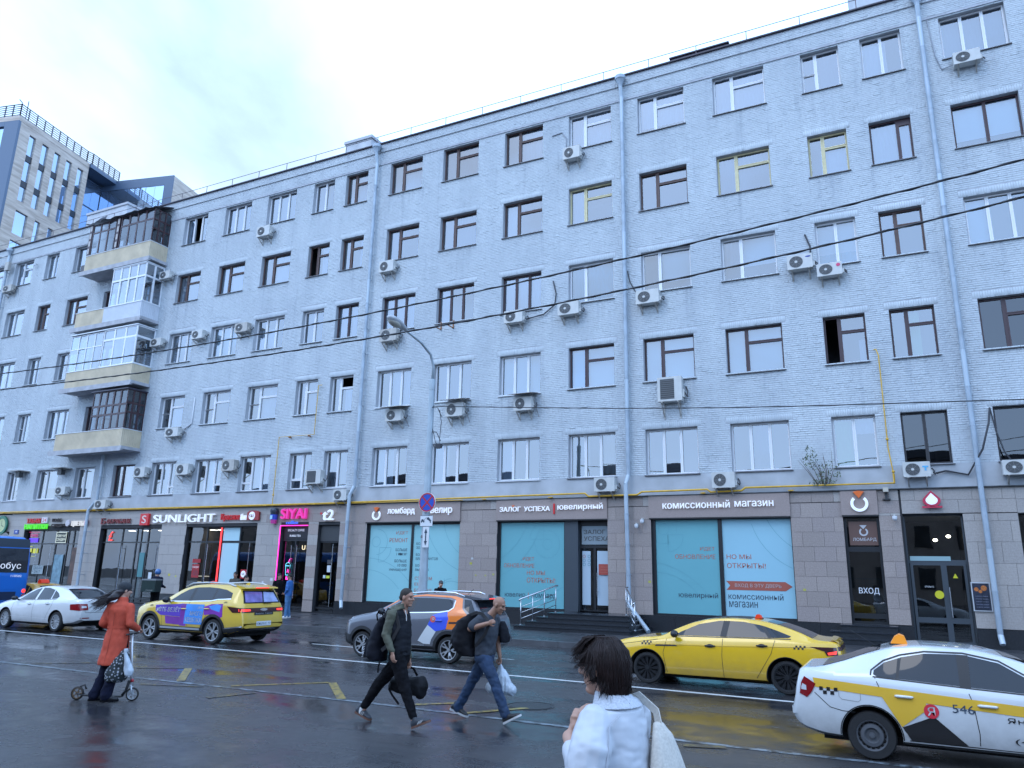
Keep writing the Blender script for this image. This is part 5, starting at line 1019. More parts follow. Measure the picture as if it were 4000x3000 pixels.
AC = [(-29.35, -28.42, 19.41, 19.99, 'fan', 'just below the open topmost window left of the left downpipe'), (-36.72, -35.85, 18.16, 18.62, 'fan', 'right of the white glazed balcony under the top one'), (-36.70, -35.80, 14.10, 14.55, 'fan', 'right of the fully glazed white balcony'),
 (-33.40, -32.55, 14.13, 14.61, 'fan', 'between the first and second third floor windows right of the balconies'), (-30.17, -29.26, 14.10, 14.59, 'old', 'between the second and third third floor windows right of the balconies'), (-34.49, -33.46, 8.79, 9.25, 'fan', 'under the second floor window nearest the balconies'),
 (-36.53, -35.64, 6.70, 7.25, 'fan', 'right of the dark bottom row window beneath the lowest balcony'), (-33.26, -32.34, 6.70, 7.27, 'fan', 'between two bottom row windows above the SUNLIGHT letters'), (-29.98, -29.11, 6.77, 7.33, 'old', 'between two bottom row windows above the red plaque sign'),
 (-24.45, -23.52, 5.93, 6.58, 'louver', 'over the bottom row window left of the left downpipe'), (-22.72, -21.95, 5.12, 5.62, 'fan', 'close left of the left downpipe just over the gas pipe'), (-43.1, -42.15, 5.94, 6.40, 'fan', 'left of the bottom row window beneath the lowest balcony'), (-39.4, -38.45, 5.07, 5.55, 'fan', 'right beside the downpipe under the balconies'),
 (-52.4, -51.4, 19.78, 20.25, 'old', 'at the left edge below a top floor window'), (-20.99, -20.14, 15.95, 16.51, 'fan', 'under the brown window right of the left downpipe'), (-11.42, -10.62, 19.63, 20.2, 'fan', 'at the white top floor window left of the middle downpipe'),
 (-20.67, -19.73, 12.43, 13.02, 'old', 'behind the street lamp head'), (-14.14, -13.24, 12.46, 13.0, 'fan', 'under the third floor dark brown window behind the lower cable'), (-11.63, -10.68, 12.47, 13.01, 'fan', 'under the teal curtained third floor window'),
 (-20.07, -19.20, 8.60, 9.12, 'hood', 'under a slanted tin hood left of the lamp post'), (-16.90, -16.04, 8.58, 9.18, 'hood', 'right of the lamp post, under a slanted tin hood'), (-13.59, -12.77, 8.58, 9.15, 'hood', 'under a tin hood below the white second floor window with blinds'), (-10.08, -9.24, 5.15, 5.68, 'fan', 'on the plaster above the word ювелирный'),
 (-8.27, -7.32, 12.47, 13.02, 'fan', 'under the third floor window right of the middle downpipe'), (-2.55, -1.66, 12.95, 13.49, 'fan', 'left and higher one of the pair between the cables'), (-1.57, -0.72, 12.53, 13.0, 'fan', 'with a pink round badge, lower of the pair between the cables'), (-7.50, -6.55, 8.45, 9.39, 'louver', 'large, square with dark louvres under a second floor window'),
 (-5.62, -4.80, 5.15, 5.70, 'fan', 'above the комиссионный магазин board'), (0.48, 1.28, 5.30, 5.78, 'fan', 'with a light blue badge under the dark bottom row window'), (3.2, 4.05, 5.27, 5.72, 'fan', 'cut by the right edge of the picture at the bottom row'), (3.44, 4.28, 19.68, 20.14, 'fan', 'under the top right corner window')]
PRO = {k: ac_proto('fan' if k == 'old' else k, k == 'old') for k in ('fan', 'old', 'louver', 'hood')}
for r in PRO.values(): tag(r, None, 'air conditioner', 'air conditioner units on the facade'); reg_kids(r)
used = set()
for (x0, x1, z0, z1, k, where) in AC:
    lab = ('grey' if k == 'old' else 'white') + ' air conditioner box ' + where
    src = PRO[k]; o = src if k not in used else copy_thing(src); used.add(k)
    o.location = (x0, FY-.11, z0); o.scale = ((x1-x0)/.86, 1.0, (z1-z0)/.56); o['label'] = lab
    if 'pink round' in where: ring_mb(MB(), .72, .42, 0, .07, -.312, -.305, n=16).obj('badge', mat('badge_pink', (.6, .05, .15), .5), o)
    if 'light blue' in where: MB().box(.6, .78, -.308, -.302, .34, .40).box(.66, .72, -.308, -.302, .22, .34).obj('badge', mat('badge_blue', (.1, .4, .65), .5), o)
    if 'left and higher' in where: MB().ell((.7, -.305, .44), (.09, .004, .03), 14, 6).obj('badge', mat('badge_navy', (.03, .06, .3), .5), o)
# loose cables on the wall
def cable(label, pts, r=.02, m=None): return tag(MB().tube(pts, r, 6).obj('cable', m or mat('cable_dark', (.035, .037, .045), .6), smooth=True), label, 'cable')
WY = FY-.03
cable('dark cable hanging in a V shape right of the right downpipe', [(1.42, WY-.15, 5.42), (1.7, WY-.05, 5.5), (2.3, WY-.05, 5.35), (2.75, WY-.3, 6.1), (3.0, WY-.3, 6.9), (3.12, WY, 7.45)], .03); cable('thin dark cable loop dropping to the lower right air conditioner', [(3.12, WY, 7.45), (3.2, WY-.05, 6.7), (3.35, WY-.05, 6.0), (3.6, WY-.1, 5.55)], .022)
cable('grey cable running up from the top right air conditioner', [(3.45, WY-.1, 19.85), (3.1, WY, 19.85), (2.95, WY, 20.5), (2.85, WY, 22.0)], .02, mat('cable_grey', (.3, .32, .36), .6)); cable('dark hose curling above the pair of air conditioners', [(-1.75, WY-.1, 13.45), (-1.75, WY, 13.9), (-1.9, WY, 14.4)], .03)
cable('dark hose from the wall down to the air conditioner in mid facade', [(-12.0, WY, 14.2), (-11.85, WY-.03, 13.6), (-11.9, WY-.05, 13.1), (-12.4, WY-.05, 12.75), (-13.2, WY-.1, 12.62)], .03); cable('white conduit on the wall left of the second floor windows', [(-32.95, WY, 10.9), (-32.95, WY, 9.5), (-33.4, WY-.05, 9.2)], .035, mat('conduit_white', (.6, .62, .65), .5))
cable('white pipe arching above the air conditioner near the middle downpipe', [(-12.1, WY, 21.2), (-11.6, WY, 21.25), (-11.4, WY, 20.9), (-11.4, WY, 20.2)], .025, mat('cable_grey', (.3, .32, .36), .6)); cable('dark cable beside the middle downpipe at the third floor', [(-8.7, WY, 14.1), (-8.6, WY-.02, 13.6), (-8.3, WY-.1, 13.0)], .022)
# street cameras and floodlights on the wall
def camera_dome(label, x, z, y=FY): 
    c = tag(empty('security_camera', (x, y, z)), label, 'security camera', 'small white security cameras'); MB().box(x-.03, x+.03, y-.22, y-.01, z+.08, z+.12).obj('arm', M_AC, c); MB().lathe([(.075, .07), (.075, 0), (.06, -.05), (.03, -.075), (0, -.08)], 14, M=Matrix.Translation((x, y-.2, z))).obj('dome', mat('camera_white', (.72, .73, .75), .35), c, smooth=True); return c
camera_dome('upper white dome camera between the steps and the commission shop window', -8.28, 4.02); camera_dome('lower white dome camera between the steps and the commission shop window', -8.5, 3.85); camera_dome('white dome camera hanging beside the cafe door', .1, 4.02); camera_dome('white dome camera below the roof at the far left', -49.6, 21.4)
c = tag(empty('security_camera', (-.1, FY, 4.7)), 'beige box camera on the ledge between ring logo and red drop sign', 'security camera', 'small white security cameras'); MB().box(-.16, 0, FY-.34, FY-.08, 4.86, 5.0).obj('housing', mat('camera_beige', (.5, .46, .38), .5), c); MB().box(-.12, -.04, FY-.14, FY, 4.62, 4.86).box(-.2, .04, FY-.1, FY, 4.62, 4.66).obj('bracket', M_ACD, c)
c = tag(empty('security_camera', (-52.6, FY, 22)), 'white street camera on the top of the far left downpipe', 'security camera', 'small white security cameras'); MB().tube([(-52.7, PY, 22.4), (-53.2, PY-.3, 22.5), (-53.5, PY-.3, 22.35)], .03).obj('arm', M_AC, c); MB().ell((-53.5, PY-.3, 22.2), (.16, .16, .18)).obj('dome', mat('camera_white', (.72, .73, .75), .35), c, smooth=True); MB().box(-52.6, -52.2, PY-.25, PY-.05, 21.4, 22.0).obj('junction_box', M_ACB, c)
for (x, lab) in [(-46.9, 'left'), (-42.9, 'right')]:
    c = tag(empty('flood_lamp', (x, FY, 7.3)), f'dark flood lamp on a plate bracket under the beige balconies, {lab} of two', 'flood lamp', 'flood lamps under the balconies'); MB().box(x-.5, x+.5, FY-.7, FY, 7.45, 7.49).obj('shelf', M_ACB, c); MB().box(x-.18, x+.18, FY-.45, FY-.2, 7.1, 7.4).tube([(x, FY-.3, 7.4), (x, FY-.3, 7.46)], .03).obj('lamp_head', M_ACD, c)
c = tag(empty('bracket', (-17, FY, 12.4)), 'pair of empty steel brackets under a third floor dark brown window', 'bracket')
for x in (-17.55, -16.9): MB().box(x-.02, x+.02, FY-.5, FY, 12.72, 12.76).box(x-.02, x+.02, FY-.05, FY, 12.72, 13.1).obj('arm', mat('bracket_rust', (.3, .12, .04), .6), c)
for (x, y_, z) in [(-15.6, 0, 6.62), (-15.0, 0, 6.64)]: pass
# stickers on the granite piers
stk = [(-15.66, 2.38, .11, (.42, .40, .05)), (-15.6, 2.58, .10, (.5, .5, .5)), (-15.4, 1.93, .07, (.42, .40, .1)), (-14.95, 1.93, .07, (.42, .40, .12)), (-14.6, 1.97, .09, (.42, .40, .12)), (-8.15, 1.82, .10, (.42, .40, .08)), (-2.85, 1.68, .09, (.42, .40, .08)), (-33.3, 1.6, .14, (.55, .5, .06)), (-32.8, 1.55, .1, (.5, .5, .1)), (-26.4, 1.5, .16, (.6, .6, .62)), (-26.9, 1.4, .1, (.6, .6, .62))]
for i, (x, z, s, c) in enumerate(stk): MB().box(x, x+s, FY-.012, FY-.0088, z, z+s*.8).obj('paper_sticker', mat('stk%d' % i, c, .7), bld).rotation_euler = (0, 0, 0)

# ================================================================ shrub growing out of the ledge
def leafy(name, c, rad, n, m, parent, size=.05, seed=3):
    rn = random.Random(seed); mb = MB()
    for _ in range(n):
        while True:
            p = Vector((rn.uniform(-1, 1), rn.uniform(-1, 1), rn.uniform(-1, 1)))
            if p.length < 1 and mnoise.noise(p*2.2+Vector((seed, 0, 0))) > -0.15: break
        q = Vector(c)+Vector((p.x*rad[0], p.y*rad[1], p.z*rad[2])); a = Vector((rn.uniform(-1, 1), rn.uniform(-1, 1), rn.uniform(-1, 1))).normalized(); b = a.orthogonal().normalized()*size*.5; a = a*size*rn.uniform(.6, 1.3)
        mb.add([q-a, q+b, q+a, q-b], [(0, 1, 2, 3)])
    o = mb.obj(name, m, parent, fixn=False); return o
sh = tag(empty('wall_shrub', (-1.95, FY-.1, 5.15)), 'small green shrub growing out of the ledge above the shops beside the green curtained window', 'shrub')
st = MB()
for k in range(11):
    a = random.uniform(-.9, .9); st.tube([(-1.95+a*.2, FY-.1, 5.13), (-2.0+a*.5, FY-.22, 5.6), (-2.15+a*.7+.0, FY-.3, 6.0+random.uniform(-.2, .35))], [.012, .009, .004], 5)
st.obj('stems', mat('twig', (.09, .06, .04), .8), sh)
ML = mat('leaf_grey_green', (.12, .15, .09), .6, nz=(9, .4))
leafy('leaves', (-2.3, FY-.28, 6.05), (.26, .2, .45), 80, ML, sh, .05, 2); leafy('leaves', (-1.75, FY-.25, 5.6), (.42, .2, .40), 90, ML, sh, .05, 5); leafy('leaves', (-2.0, FY-.2, 5.25), (.5, .18, .12), 60, ML, sh, .05, 8)

# ================================================================ lamp post with traffic signs
M_POLE = mat('pole_paint', (.36, .42, .46), .45, .2, nz=(3, .15)); LX, LYY = -13.58, 20.95
lp = tag(empty('street_lamp', (LX, LYY, .15)), 'tall tapered grey steel lamp post with a curved arm and cobra head', 'street lamp')
MB().lathe([(.18, 0), (.18, 1.25), (.145, 1.3), (.135, 2.0), (.115, 5.0), (.09, 8.0), (.088, 8.15)], 20, M=Matrix.Translation((LX, LYY, .15))).obj('mast', M_POLE, lp, ang=30); MB().lathe([(.22, 0), (.22, .05), (.18, .06)], 20, M=Matrix.Translation((LX, LYY, 1.4))).lathe([(.105, 0), (.105, .35), (.06, .38)], 16, M=Matrix.Translation((LX, LYY, 8.05))).obj('collar', M_POLE, lp, ang=30)
MB().tube([(LX, LYY, 8.4), (LX+.01, LYY, 8.9), (LX+.0, LYY-.18, 9.25), (LX, LYY-.8, 9.5), (LX, LYY-1.75, 9.66)], [.05, .045, .042, .04, .038], 12).obj('arm', M_POLE, lp, smooth=True)
hm = Matrix.Translation((LX, LYY-2.25, 9.76)) @ Matrix.Rotation(R_(-8), 4, 'X')
hd = MB(); v = []
hd.loft([(hm @ Vector((0, .58, 0)), hm.to_3x3() @ Vector((.05, 0, 0)), hm.to_3x3() @ Vector((0, 0, .05))), (hm @ Vector((0, .38, 0)), hm.to_3x3() @ Vector((.11, 0, 0)), hm.to_3x3() @ Vector((0, 0, .09))), (hm @ Vector((0, .0, 0)), hm.to_3x3() @ Vector((.19, 0, 0)), hm.to_3x3() @ Vector((0, 0, .13))), (hm @ Vector((0, -.3, 0)), hm.to_3x3() @ Vector((.17, 0, 0)), hm.to_3x3() @ Vector((0, 0, .11))), (hm @ Vector((0, -.45, -.0)), hm.to_3x3() @ Vector((.07, 0, 0)), hm.to_3x3() @ Vector((0, 0, .05)))], 18)
hd.obj('lamp_head', mat('lamp_shell', (.38, .40, .42), .4), lp, smooth=True); MB().ell((0, 0, 0), (.16, .30, .10), M=hm.to_3x3()).obj('lamp_lens', mat('lamp_lens', (.50, .48, .42), .15), lp, smooth=True).location = hm @ Vector((0, -.08, -.07))
for (z, s) in [(7.42, .1), (6.6, .15)]: MB().tube([(LX+.1, LYY-.02, z), (LX+.32, LYY-.1, z-.1*s*3), (LX+.5, LYY-.12, z-.35)], .014, 6).obj('wire_loop', mat('cable_dark', (.035, .037, .045), .6), lp, smooth=True)
MB().box(LX+.35, LX+.55, LYY-.2, LYY-.08, 6.0, 6.15).tube([(LX+.1, LYY, 6.7), (LX+.3, LYY-.1, 6.2), (LX+.45, LYY-.12, 6.1), (LX+.5, LYY-.12, 6.9), (LX+.4, LYY-.1, 7.3)], .012, 6).obj('cable_coil', mat('cable_dark', (.035, .037, .045), .6), lp)
sy = LYY-.17
MB().box(LX-.06, LX+.10, sy, LYY-.08, 4.15, 4.3).box(LX-.06, LX+.10, sy, LYY-.08, 3.6, 3.7).box(LX-.06, LX+.10, sy, LYY-.09, 3.1, 3.2).obj('sign_bracket', M_STEEL, lp)
sg = tag(empty('road_sign', (LX+.13, sy, 4.2)), 'round blue no stopping sign with red rim and red cross on the lamp post', 'road sign', 'road signs on the lamp post'); cx, cz = -13.44, 4.24
M_SBL = mat('sign_blue', (.015, .07, .42), .35); M_SRD = mat('road_sign_red', (.42, .02, .035), .35); M_SWH = mat('sign_white', (.66, .68, .70), .4)
ring_mb(MB(), cx, cz, 0, .30, sy-.03, sy-.01, n=40).obj('disc', M_SBL, sg); ring_mb(MB(), cx, cz, .262, .305, sy-.036, sy-.008, n=40).obj('rim', M_SRD, sg); q = MB(); line_strip(q, [(cx-.19, cz-.19), (cx+.19, cz+.19)], .055, sy-.034); line_strip(q, [(cx-.19, cz+.19), (cx+.19, cz-.19)], .055, sy-.0345); q.obj('cross', M_SRD, sg, fixn=False); ring_mb(MB(), cx, cz, .302, .315, sy-.034, sy-.01, n=40).obj('edge', M_SWH, sg)
sg = tag(empty('road_sign', (LX+.13, sy, 3.6)), 'white tow away plate with black tow truck pictogram under the round sign', 'road sign', 'road signs on the lamp post'); x0 = -13.67
MB().box(x0, x0+.46, sy-.025, sy-.005, 3.47, 3.82).obj('plate', M_SWH, sg); q = MB(); q.box(x0+.03, x0+.16, sy-.03, sy-.026, 3.62, 3.66).box(x0+.05, x0+.12, sy-.03, sy-.026, 3.66, 3.70); line_strip(q, [(x0+.14, 3.66), (x0+.24, 3.76)], .012, sy-.031)
for (px, pz) in [(x0+.05, 3.61), (x0+.14, 3.61), (x0+.27, 3.70), (x0+.39, 3.60)]: ring_mb(q, px, pz, 0, .018, sy-.032, sy-.027, n=12)
q.add([(x0+.24, sy-.03, 3.72), (x0+.30, sy-.03, 3.77), (x0+.42, sy-.03, 3.66), (x0+.40, sy-.03, 3.60)], [(0, 1, 2, 3)]); q.obj('pictogram', M_INK, sg, fixn=False); MB().box(x0, x0+.46, sy-.03, sy-.026, 3.81, 3.82).box(x0, x0+.46, sy-.03, sy-.026, 3.47, 3.48).obj('border', M_INK, sg)
sg = tag(empty('road_sign', (LX+.13, sy, 3.1)), 'narrow white plate with a black double headed vertical arrow', 'road sign', 'road signs on the lamp post'); x0 = -13.55
MB().box(x0, x0+.23, sy-.025, sy-.005, 2.81, 3.46).obj('plate', M_SWH, sg); q = MB(); c = x0+.115; q.box(c-.02, c+.02, sy-.031, sy-.027, 2.98, 3.29); q.add([(c-.06, sy-.03, 3.26), (c, sy-.03, 3.41), (c+.06, sy-.03, 3.26), (c-.06, sy-.03, 3.01), (c, sy-.03, 2.86), (c+.06, sy-.03, 3.01)], [(0, 2, 1), (3, 4, 5)]); q.obj('arrow', M_INK, sg, fixn=False)

# ================================================================ overhead cables along the street
M_WIRE = mat('wire_black', (.012, .013, .018), .5)
def sagging(p0, p1, sag, n=40): return [tuple(Vector(p0).lerp(Vector(p1), i/n) - Vector((0, 0, sag*4*(i/n)*(1-i/n)))) for i in range(n+1)]
def wire_pts(P):
    X = np.array([p[0] for p in P]); Z = np.array([p[1] for p in P]); c = np.polyfit(X, Z, 3); return lambda x: float(np.polyval(c, x))
f1 = wire_pts([(-24.28, 7.73), (-18.89, 7.66), (-10.52, 7.70), (-7.75, 7.81), (-4.36, 8.0), (-1.91, 8.15), (-.63, 8.25), (2.39, 8.51)]); f2 = wire_pts([(-24.11, 7.20), (-17.3, 7.14), (-10.47, 7.09), (-6.49, 7.21), (-4.37, 7.35), (-2.22, 7.54), (.36, 7.71), (2.30, 7.85)])
xs = [-40+i*.8 for i in range(74)]
def ext(f, x): 
    if x < -24: return f(-24)+(x+24)*-.03
    if x > 3: return f(3)+(x-3)*.1
    return f(x)
def twisted(name, label, f, r):
    w = tag(empty(name, (-10, 13, f(-10))), label, 'overhead cable', 'black cables crossing the street front'); path = [(x, 13, ext(f, x)) for x in xs]
    MB().tube(path, r, 6).obj('core', M_WIRE, w, smooth=True); tw = []
    for i in range(len(xs)*6): x = xs[0]+i*.8/6; tw.append((x, 13+r*1.1*math.cos(i*.9), ext(f, x)+r*1.1*math.sin(i*.9)))
    MB().tube(tw, r*.6, 4).obj('lay_wire', M_WIRE, w, smooth=True)
twisted('overhead_cable', 'upper of the two thick black cables crossing the whole facade', f1, .016); twisted('overhead_cable', 'lower of the two thick black cables crossing the whole facade', f2, .016)
w = tag(empty('overhead_cable', (-10, 20.5, 7)), 'thin black cable from the lamp post to the right picture edge', 'overhead cable', 'black cables crossing the street front'); MB().tube([(LX+.1, LYY-.1, 7.4)]+[(x, 20.5, z) for x, z in [(-13.2, 7.36), (-10.2, 7.08), (-6.95, 6.79), (-3.7, 6.55), (-1.4, 6.42), (3.0, 6.21), (9, 6.0)]], .014, 6).obj('core', M_WIRE, w, smooth=True)

# ================================================================ stone and glass office tower behind
tw = tag(empty('office_tower', (-84.9, 42.6, 0)), 'tall stone and glass office tower behind the left end of the grey building', 'building')
A0 = Vector((-84.9, 42.6)); dS = Vector((-.2425, .9702)); eF = Vector((.9702, .2425))
def tp(s, e, z): p = A0 + dS*s + eF*e; return (p.x, p.y, z)
def tbox(mb, s0, s1, e0, e1, z0, z1, mi=0):
    v = [tp(s0, e0, z0), tp(s0, e1, z0), tp(s1, e1, z0), tp(s1, e0, z0), tp(s0, e0, z1), tp(s0, e1, z1), tp(s1, e1, z1), tp(s1, e0, z1)]
    return mb.add(v, [(0, 3, 2, 1), (4, 5, 6, 7), (0, 1, 5, 4), (1, 2, 6, 5), (2, 3, 7, 6), (3, 0, 4, 7)], mi)
M_TST = bpy.data.materials.new('tower_stone'); M_TST.use_nodes = True
def _ts(m):
    t = m.node_tree; b = t.nodes['Principled BSDF']; g = t.nodes.new('ShaderNodeTexCoord'); mpn = t.nodes.new('ShaderNodeMapping'); mpn.inputs['Scale'].default_value = (.25, .25, 2.2)
    n = t.nodes.new('ShaderNodeTexNoise'); n.inputs['Scale'].default_value = 1.6; n.inputs['Detail'].default_value = 3; r = t.nodes.new('ShaderNodeValToRGB'); r.color_ramp.interpolation = 'LINEAR'
    r.color_ramp.elements[0].position = .35; r.color_ramp.elements[0].color = (.40, .325, .265, 1); r.color_ramp.elements[1].position = .65; r.color_ramp.elements[1].color = (.60, .51, .43, 1)
    t.links.new(g.outputs['Object'], mpn.inputs['Vector']); t.links.new(mpn.outputs['Vector'], n.inputs['Vector']); t.links.new(n.outputs['Fac'], r.inputs['Fac']); t.links.new(r.outputs['Color'], b.inputs['Base Color']); b.inputs['Roughness'].default_value = .6
_ts(M_TST)
M_TFR = mat('tower_frame', (.085, .13, .20), .4); M_TGL = mat('tower_glass', (.40, .52, .68), .03, 0.85, 1.0); M_TDK = mat('tower_dark', (.018, .024, .036), .4)
ZR = 51.7
def tower_face(holes, s0, s1, z0, z1, e, name='stone_wall', m=None):
    mb = MB(); hm = MB(); sheet_with_holes(hm, s0, s1, z0, z1, holes, 0.0); reveals(hm, holes, 0, .24)
    mb.add([tp(x, e-y, z) for (x, y, z) in hm.v], hm.f); return mb.obj(name, m or M_TST, tw, fixn=False)
cols = [1.35, 3.2, 5.0, 6.8, 8.65]; holes = []
for c in cols:
    holes.append((c, c+.9, 42.0, 50.25))
low = [(1.45, 3.1, 38.0, 41.1), (4.1, 4.85, 38.0, 41.1), (6.0, 6.75, 38.0, 41.1), (7.9, 8.65, 38, 41.1)]
for k in range(1, 10):
    for (a, b, c, d) in low: holes.append((a, b, c-3.6*(k-1), d-3.6*(k-1)-.3))
tower_face(holes, 0, 10.3, 0, ZR-.6, 0)
panes = [(c, c+.9, a, b) for c in cols for (a, b) in ((47.75, 50.25), (44.55, 47.0), (42.0, 43.8))] + holes[5:9]
for (a, b, c, d) in panes:
    mb = MB(); mb.add([tp(a, -.2, c), tp(b, -.2, c), tp(b, -.2, d), tp(a, -.2, d)], [(0, 1, 2, 3)]); mb.obj('window', M_TGL, tw, fixn=False)
mb = MB(); [mb.add([tp(a, -.2, c), tp(b, -.2, c), tp(b, -.2, d), tp(a, -.2, d)], [(0, 1, 2, 3)]) for (a, b, c, d) in holes[9:]]; tag(mb.obj('lower_windows', M_TGL, tw, fixn=False), kind='stuff')
for c in cols:
    for (a, b) in [(47.0, 47.75), (43.8, 44.55)]: tbox(MB(), c+.002, c+.898, -.2, -.10, a, b).obj('spandrel', M_TDK, tw)
# front face: dark frame and curtain glass
tbox(MB(), -.35, -.02, -1.9, .02, 0, ZR).obj('corner_frame', M_TFR, tw); tbox(MB(), -.35, -.02, -14, -1.92, ZR-1.2, ZR).obj('top_frame', M_TFR, tw)
for i in range(5):
    for j in range(5): tbox(MB(), -.12, -.05, -1.98-2.4*(i+1)+.04, -1.98-2.4*i, ZR-1.25-3.4*(j+1)+.05, ZR-1.25-3.4*j).obj('curtain_glass', M_TGL, tw)
tbox(MB(), -.1, 10.29, -14, -.5, 0, ZR-.6).obj('core', M_TDK, tw); tbox(MB(), -.36, 10.3, -14, .03, ZR-.6, ZR-.42).obj('parapet', M_TST, tw); tbox(MB(), -.36, 10.3, -14, .03, ZR-.42, ZR-.01).obj('parapet', M_TST, tw); tbox(MB(), 10.302, 15.4, -14, .25, ZR-.5, ZR-.01).obj('roof_slab', M_TFR, tw)
# recess between the blocks and the second wing
tbox(MB(), 10.32, 14.99, -8, -2.0, 0, ZR-.62).obj('recess_wall', M_TGL, tw)
for k in range(14): tbox(MB(), 10.4, 14.98, -1.98, -1.93, 50.9-3.6*k-.12, 50.9-3.6*k).obj('recess_band', M_TFR, tw)
WE = 8.9
wf = MB(); tbox(wf, 15.0, 40, -10, WE, 0, ZR).obj('wing_wall', M_TST, tw)
tbox(MB(), 14.85, 14.98, 7.7, WE+.02, 0, ZR+.02).obj('wing_frame', M_TFR, tw); tbox(MB(), 14.85, 14.98, -2, 7.7, ZR-1.3, ZR+.02).obj('wing_frame', M_TFR, tw)
for i in range(7):
    for j in range(12): tbox(MB(), 14.86+.02*((i+j) % 2), 14.97, -1.9+1.37*i, -1.9+1.37*(i+1)-.05, ZR-1.35-3.3*(j+1)+.06, ZR-1.35-3.3*j).obj('wing_glass', M_TGL, tw)
for k in range(3): tbox(MB(), 18.0+3.4*k, 19.6+3.4*k, WE-.2, WE+.03, ZR-5.2, ZR-2.6).obj('wing_window', M_TGL, tw)
tr = tag(empty('roof_railing', (-84.9, 42.6, ZR)), 'dark horizontal bar railing round the roof of the office tower', 'railing'); M_TRL = mat('tower_rail', (.07, .075, .085), .5)
def trail(p, q, n):
    mb = MB()
    for k in range(6): mb.tube([(*p, ZR+.10+.27*k), (*q, ZR+.10+.27*k)], .05 if k < 5 else .06, 5)
    mb.obj('bars', M_TRL, tr)
    for i in range(n+1):
        a = Vector(p).lerp(Vector(q), i/n); MB().box(a.x-.05, a.x+.05, a.y-.05, a.y+.05, ZR, ZR+1.5).obj('post', M_TRL, tr)
P2 = lambda s, e: tuple(A0 + dS*s + eF*e)
trail(P2(-.32, -13), P2(-.32, -.03), 12); trail(P2(-.32, -.03), P2(9.8, -.03), 9); trail(P2(9.8, -.03), P2(10.5, .2), 1); trail(P2(10.5, .2), P2(15.2, .2), 5)
MB().tube([(*P2(.4, 0), ZR), (*P2(.4, 0), ZR+2.3)], .05, 6).tube([(*P2(-.4, .1), ZR+1.5), (*P2(-.6, -.2), ZR+1.9)], .05, 6).obj('mast', M_TRL, tr)
# ================================================================ cars
def curve(pts):
    X = [p[0] for p in pts]; Y = [p[1] for p in pts]; n = len(pts); m = [0]*n
    d = [(Y[i+1]-Y[i])/(X[i+1]-X[i]) for i in range(n-1)]
    for i in range(1, n-1): m[i] = 0 if d[i-1]*d[i] <= 0 else 2*d[i-1]*d[i]/(d[i-1]+d[i])
    m[0] = d[0]; m[-1] = d[-1]
    def f(x):
        if x <= X[0]: return Y[0]
        if x >= X[-1]: return Y[-1]
        i = 0
        while x > X[i+1]: i += 1
        h = X[i+1]-X[i]; t = (x-X[i])/h; t2 = t*t; t3 = t2*t
        return (2*t3-3*t2+1)*Y[i] + (t3-2*t2+t)*h*m[i] + (-2*t3+3*t2)*Y[i+1] + (t3-t2)*h*m[i+1]
    return f
M_TYRE = mat('tyre', (.012, .012, .013), .7, bump=(60, .2)); M_WELL = mat('wheel_well', (.006, .006, .007), .9); M_CGL = mat('car_glass', (.010, .014, .020), .03, spec=.5); M_TRIM = mat('black_trim', (.014, .014, .016), .5)
M_SEAM = mat('panel_gap', (.012, .012, .012), .8); M_CHR = mat('chrome', (.7, .72, .75), .15, 1.0); M_LRED = mat('tail_red', (.22, .004, .008), .12, coat=.5); M_LITR = mat('tail_lit', (.4, .01, .01), .2, emit=(1, .06, .05), estr=1.6); M_LCLR = mat('lamp_clear', (.55, .57, .6), .1, coat=.5); M_LDARK = mat('lamp_dark', (.05, .012, .014), .12, coat=.5); M_HEAD = mat('head_lamp', (.45, .48, .52), .08, coat=.6)
M_PLATE = mat('plate_white', (.62, .64, .66), .5)
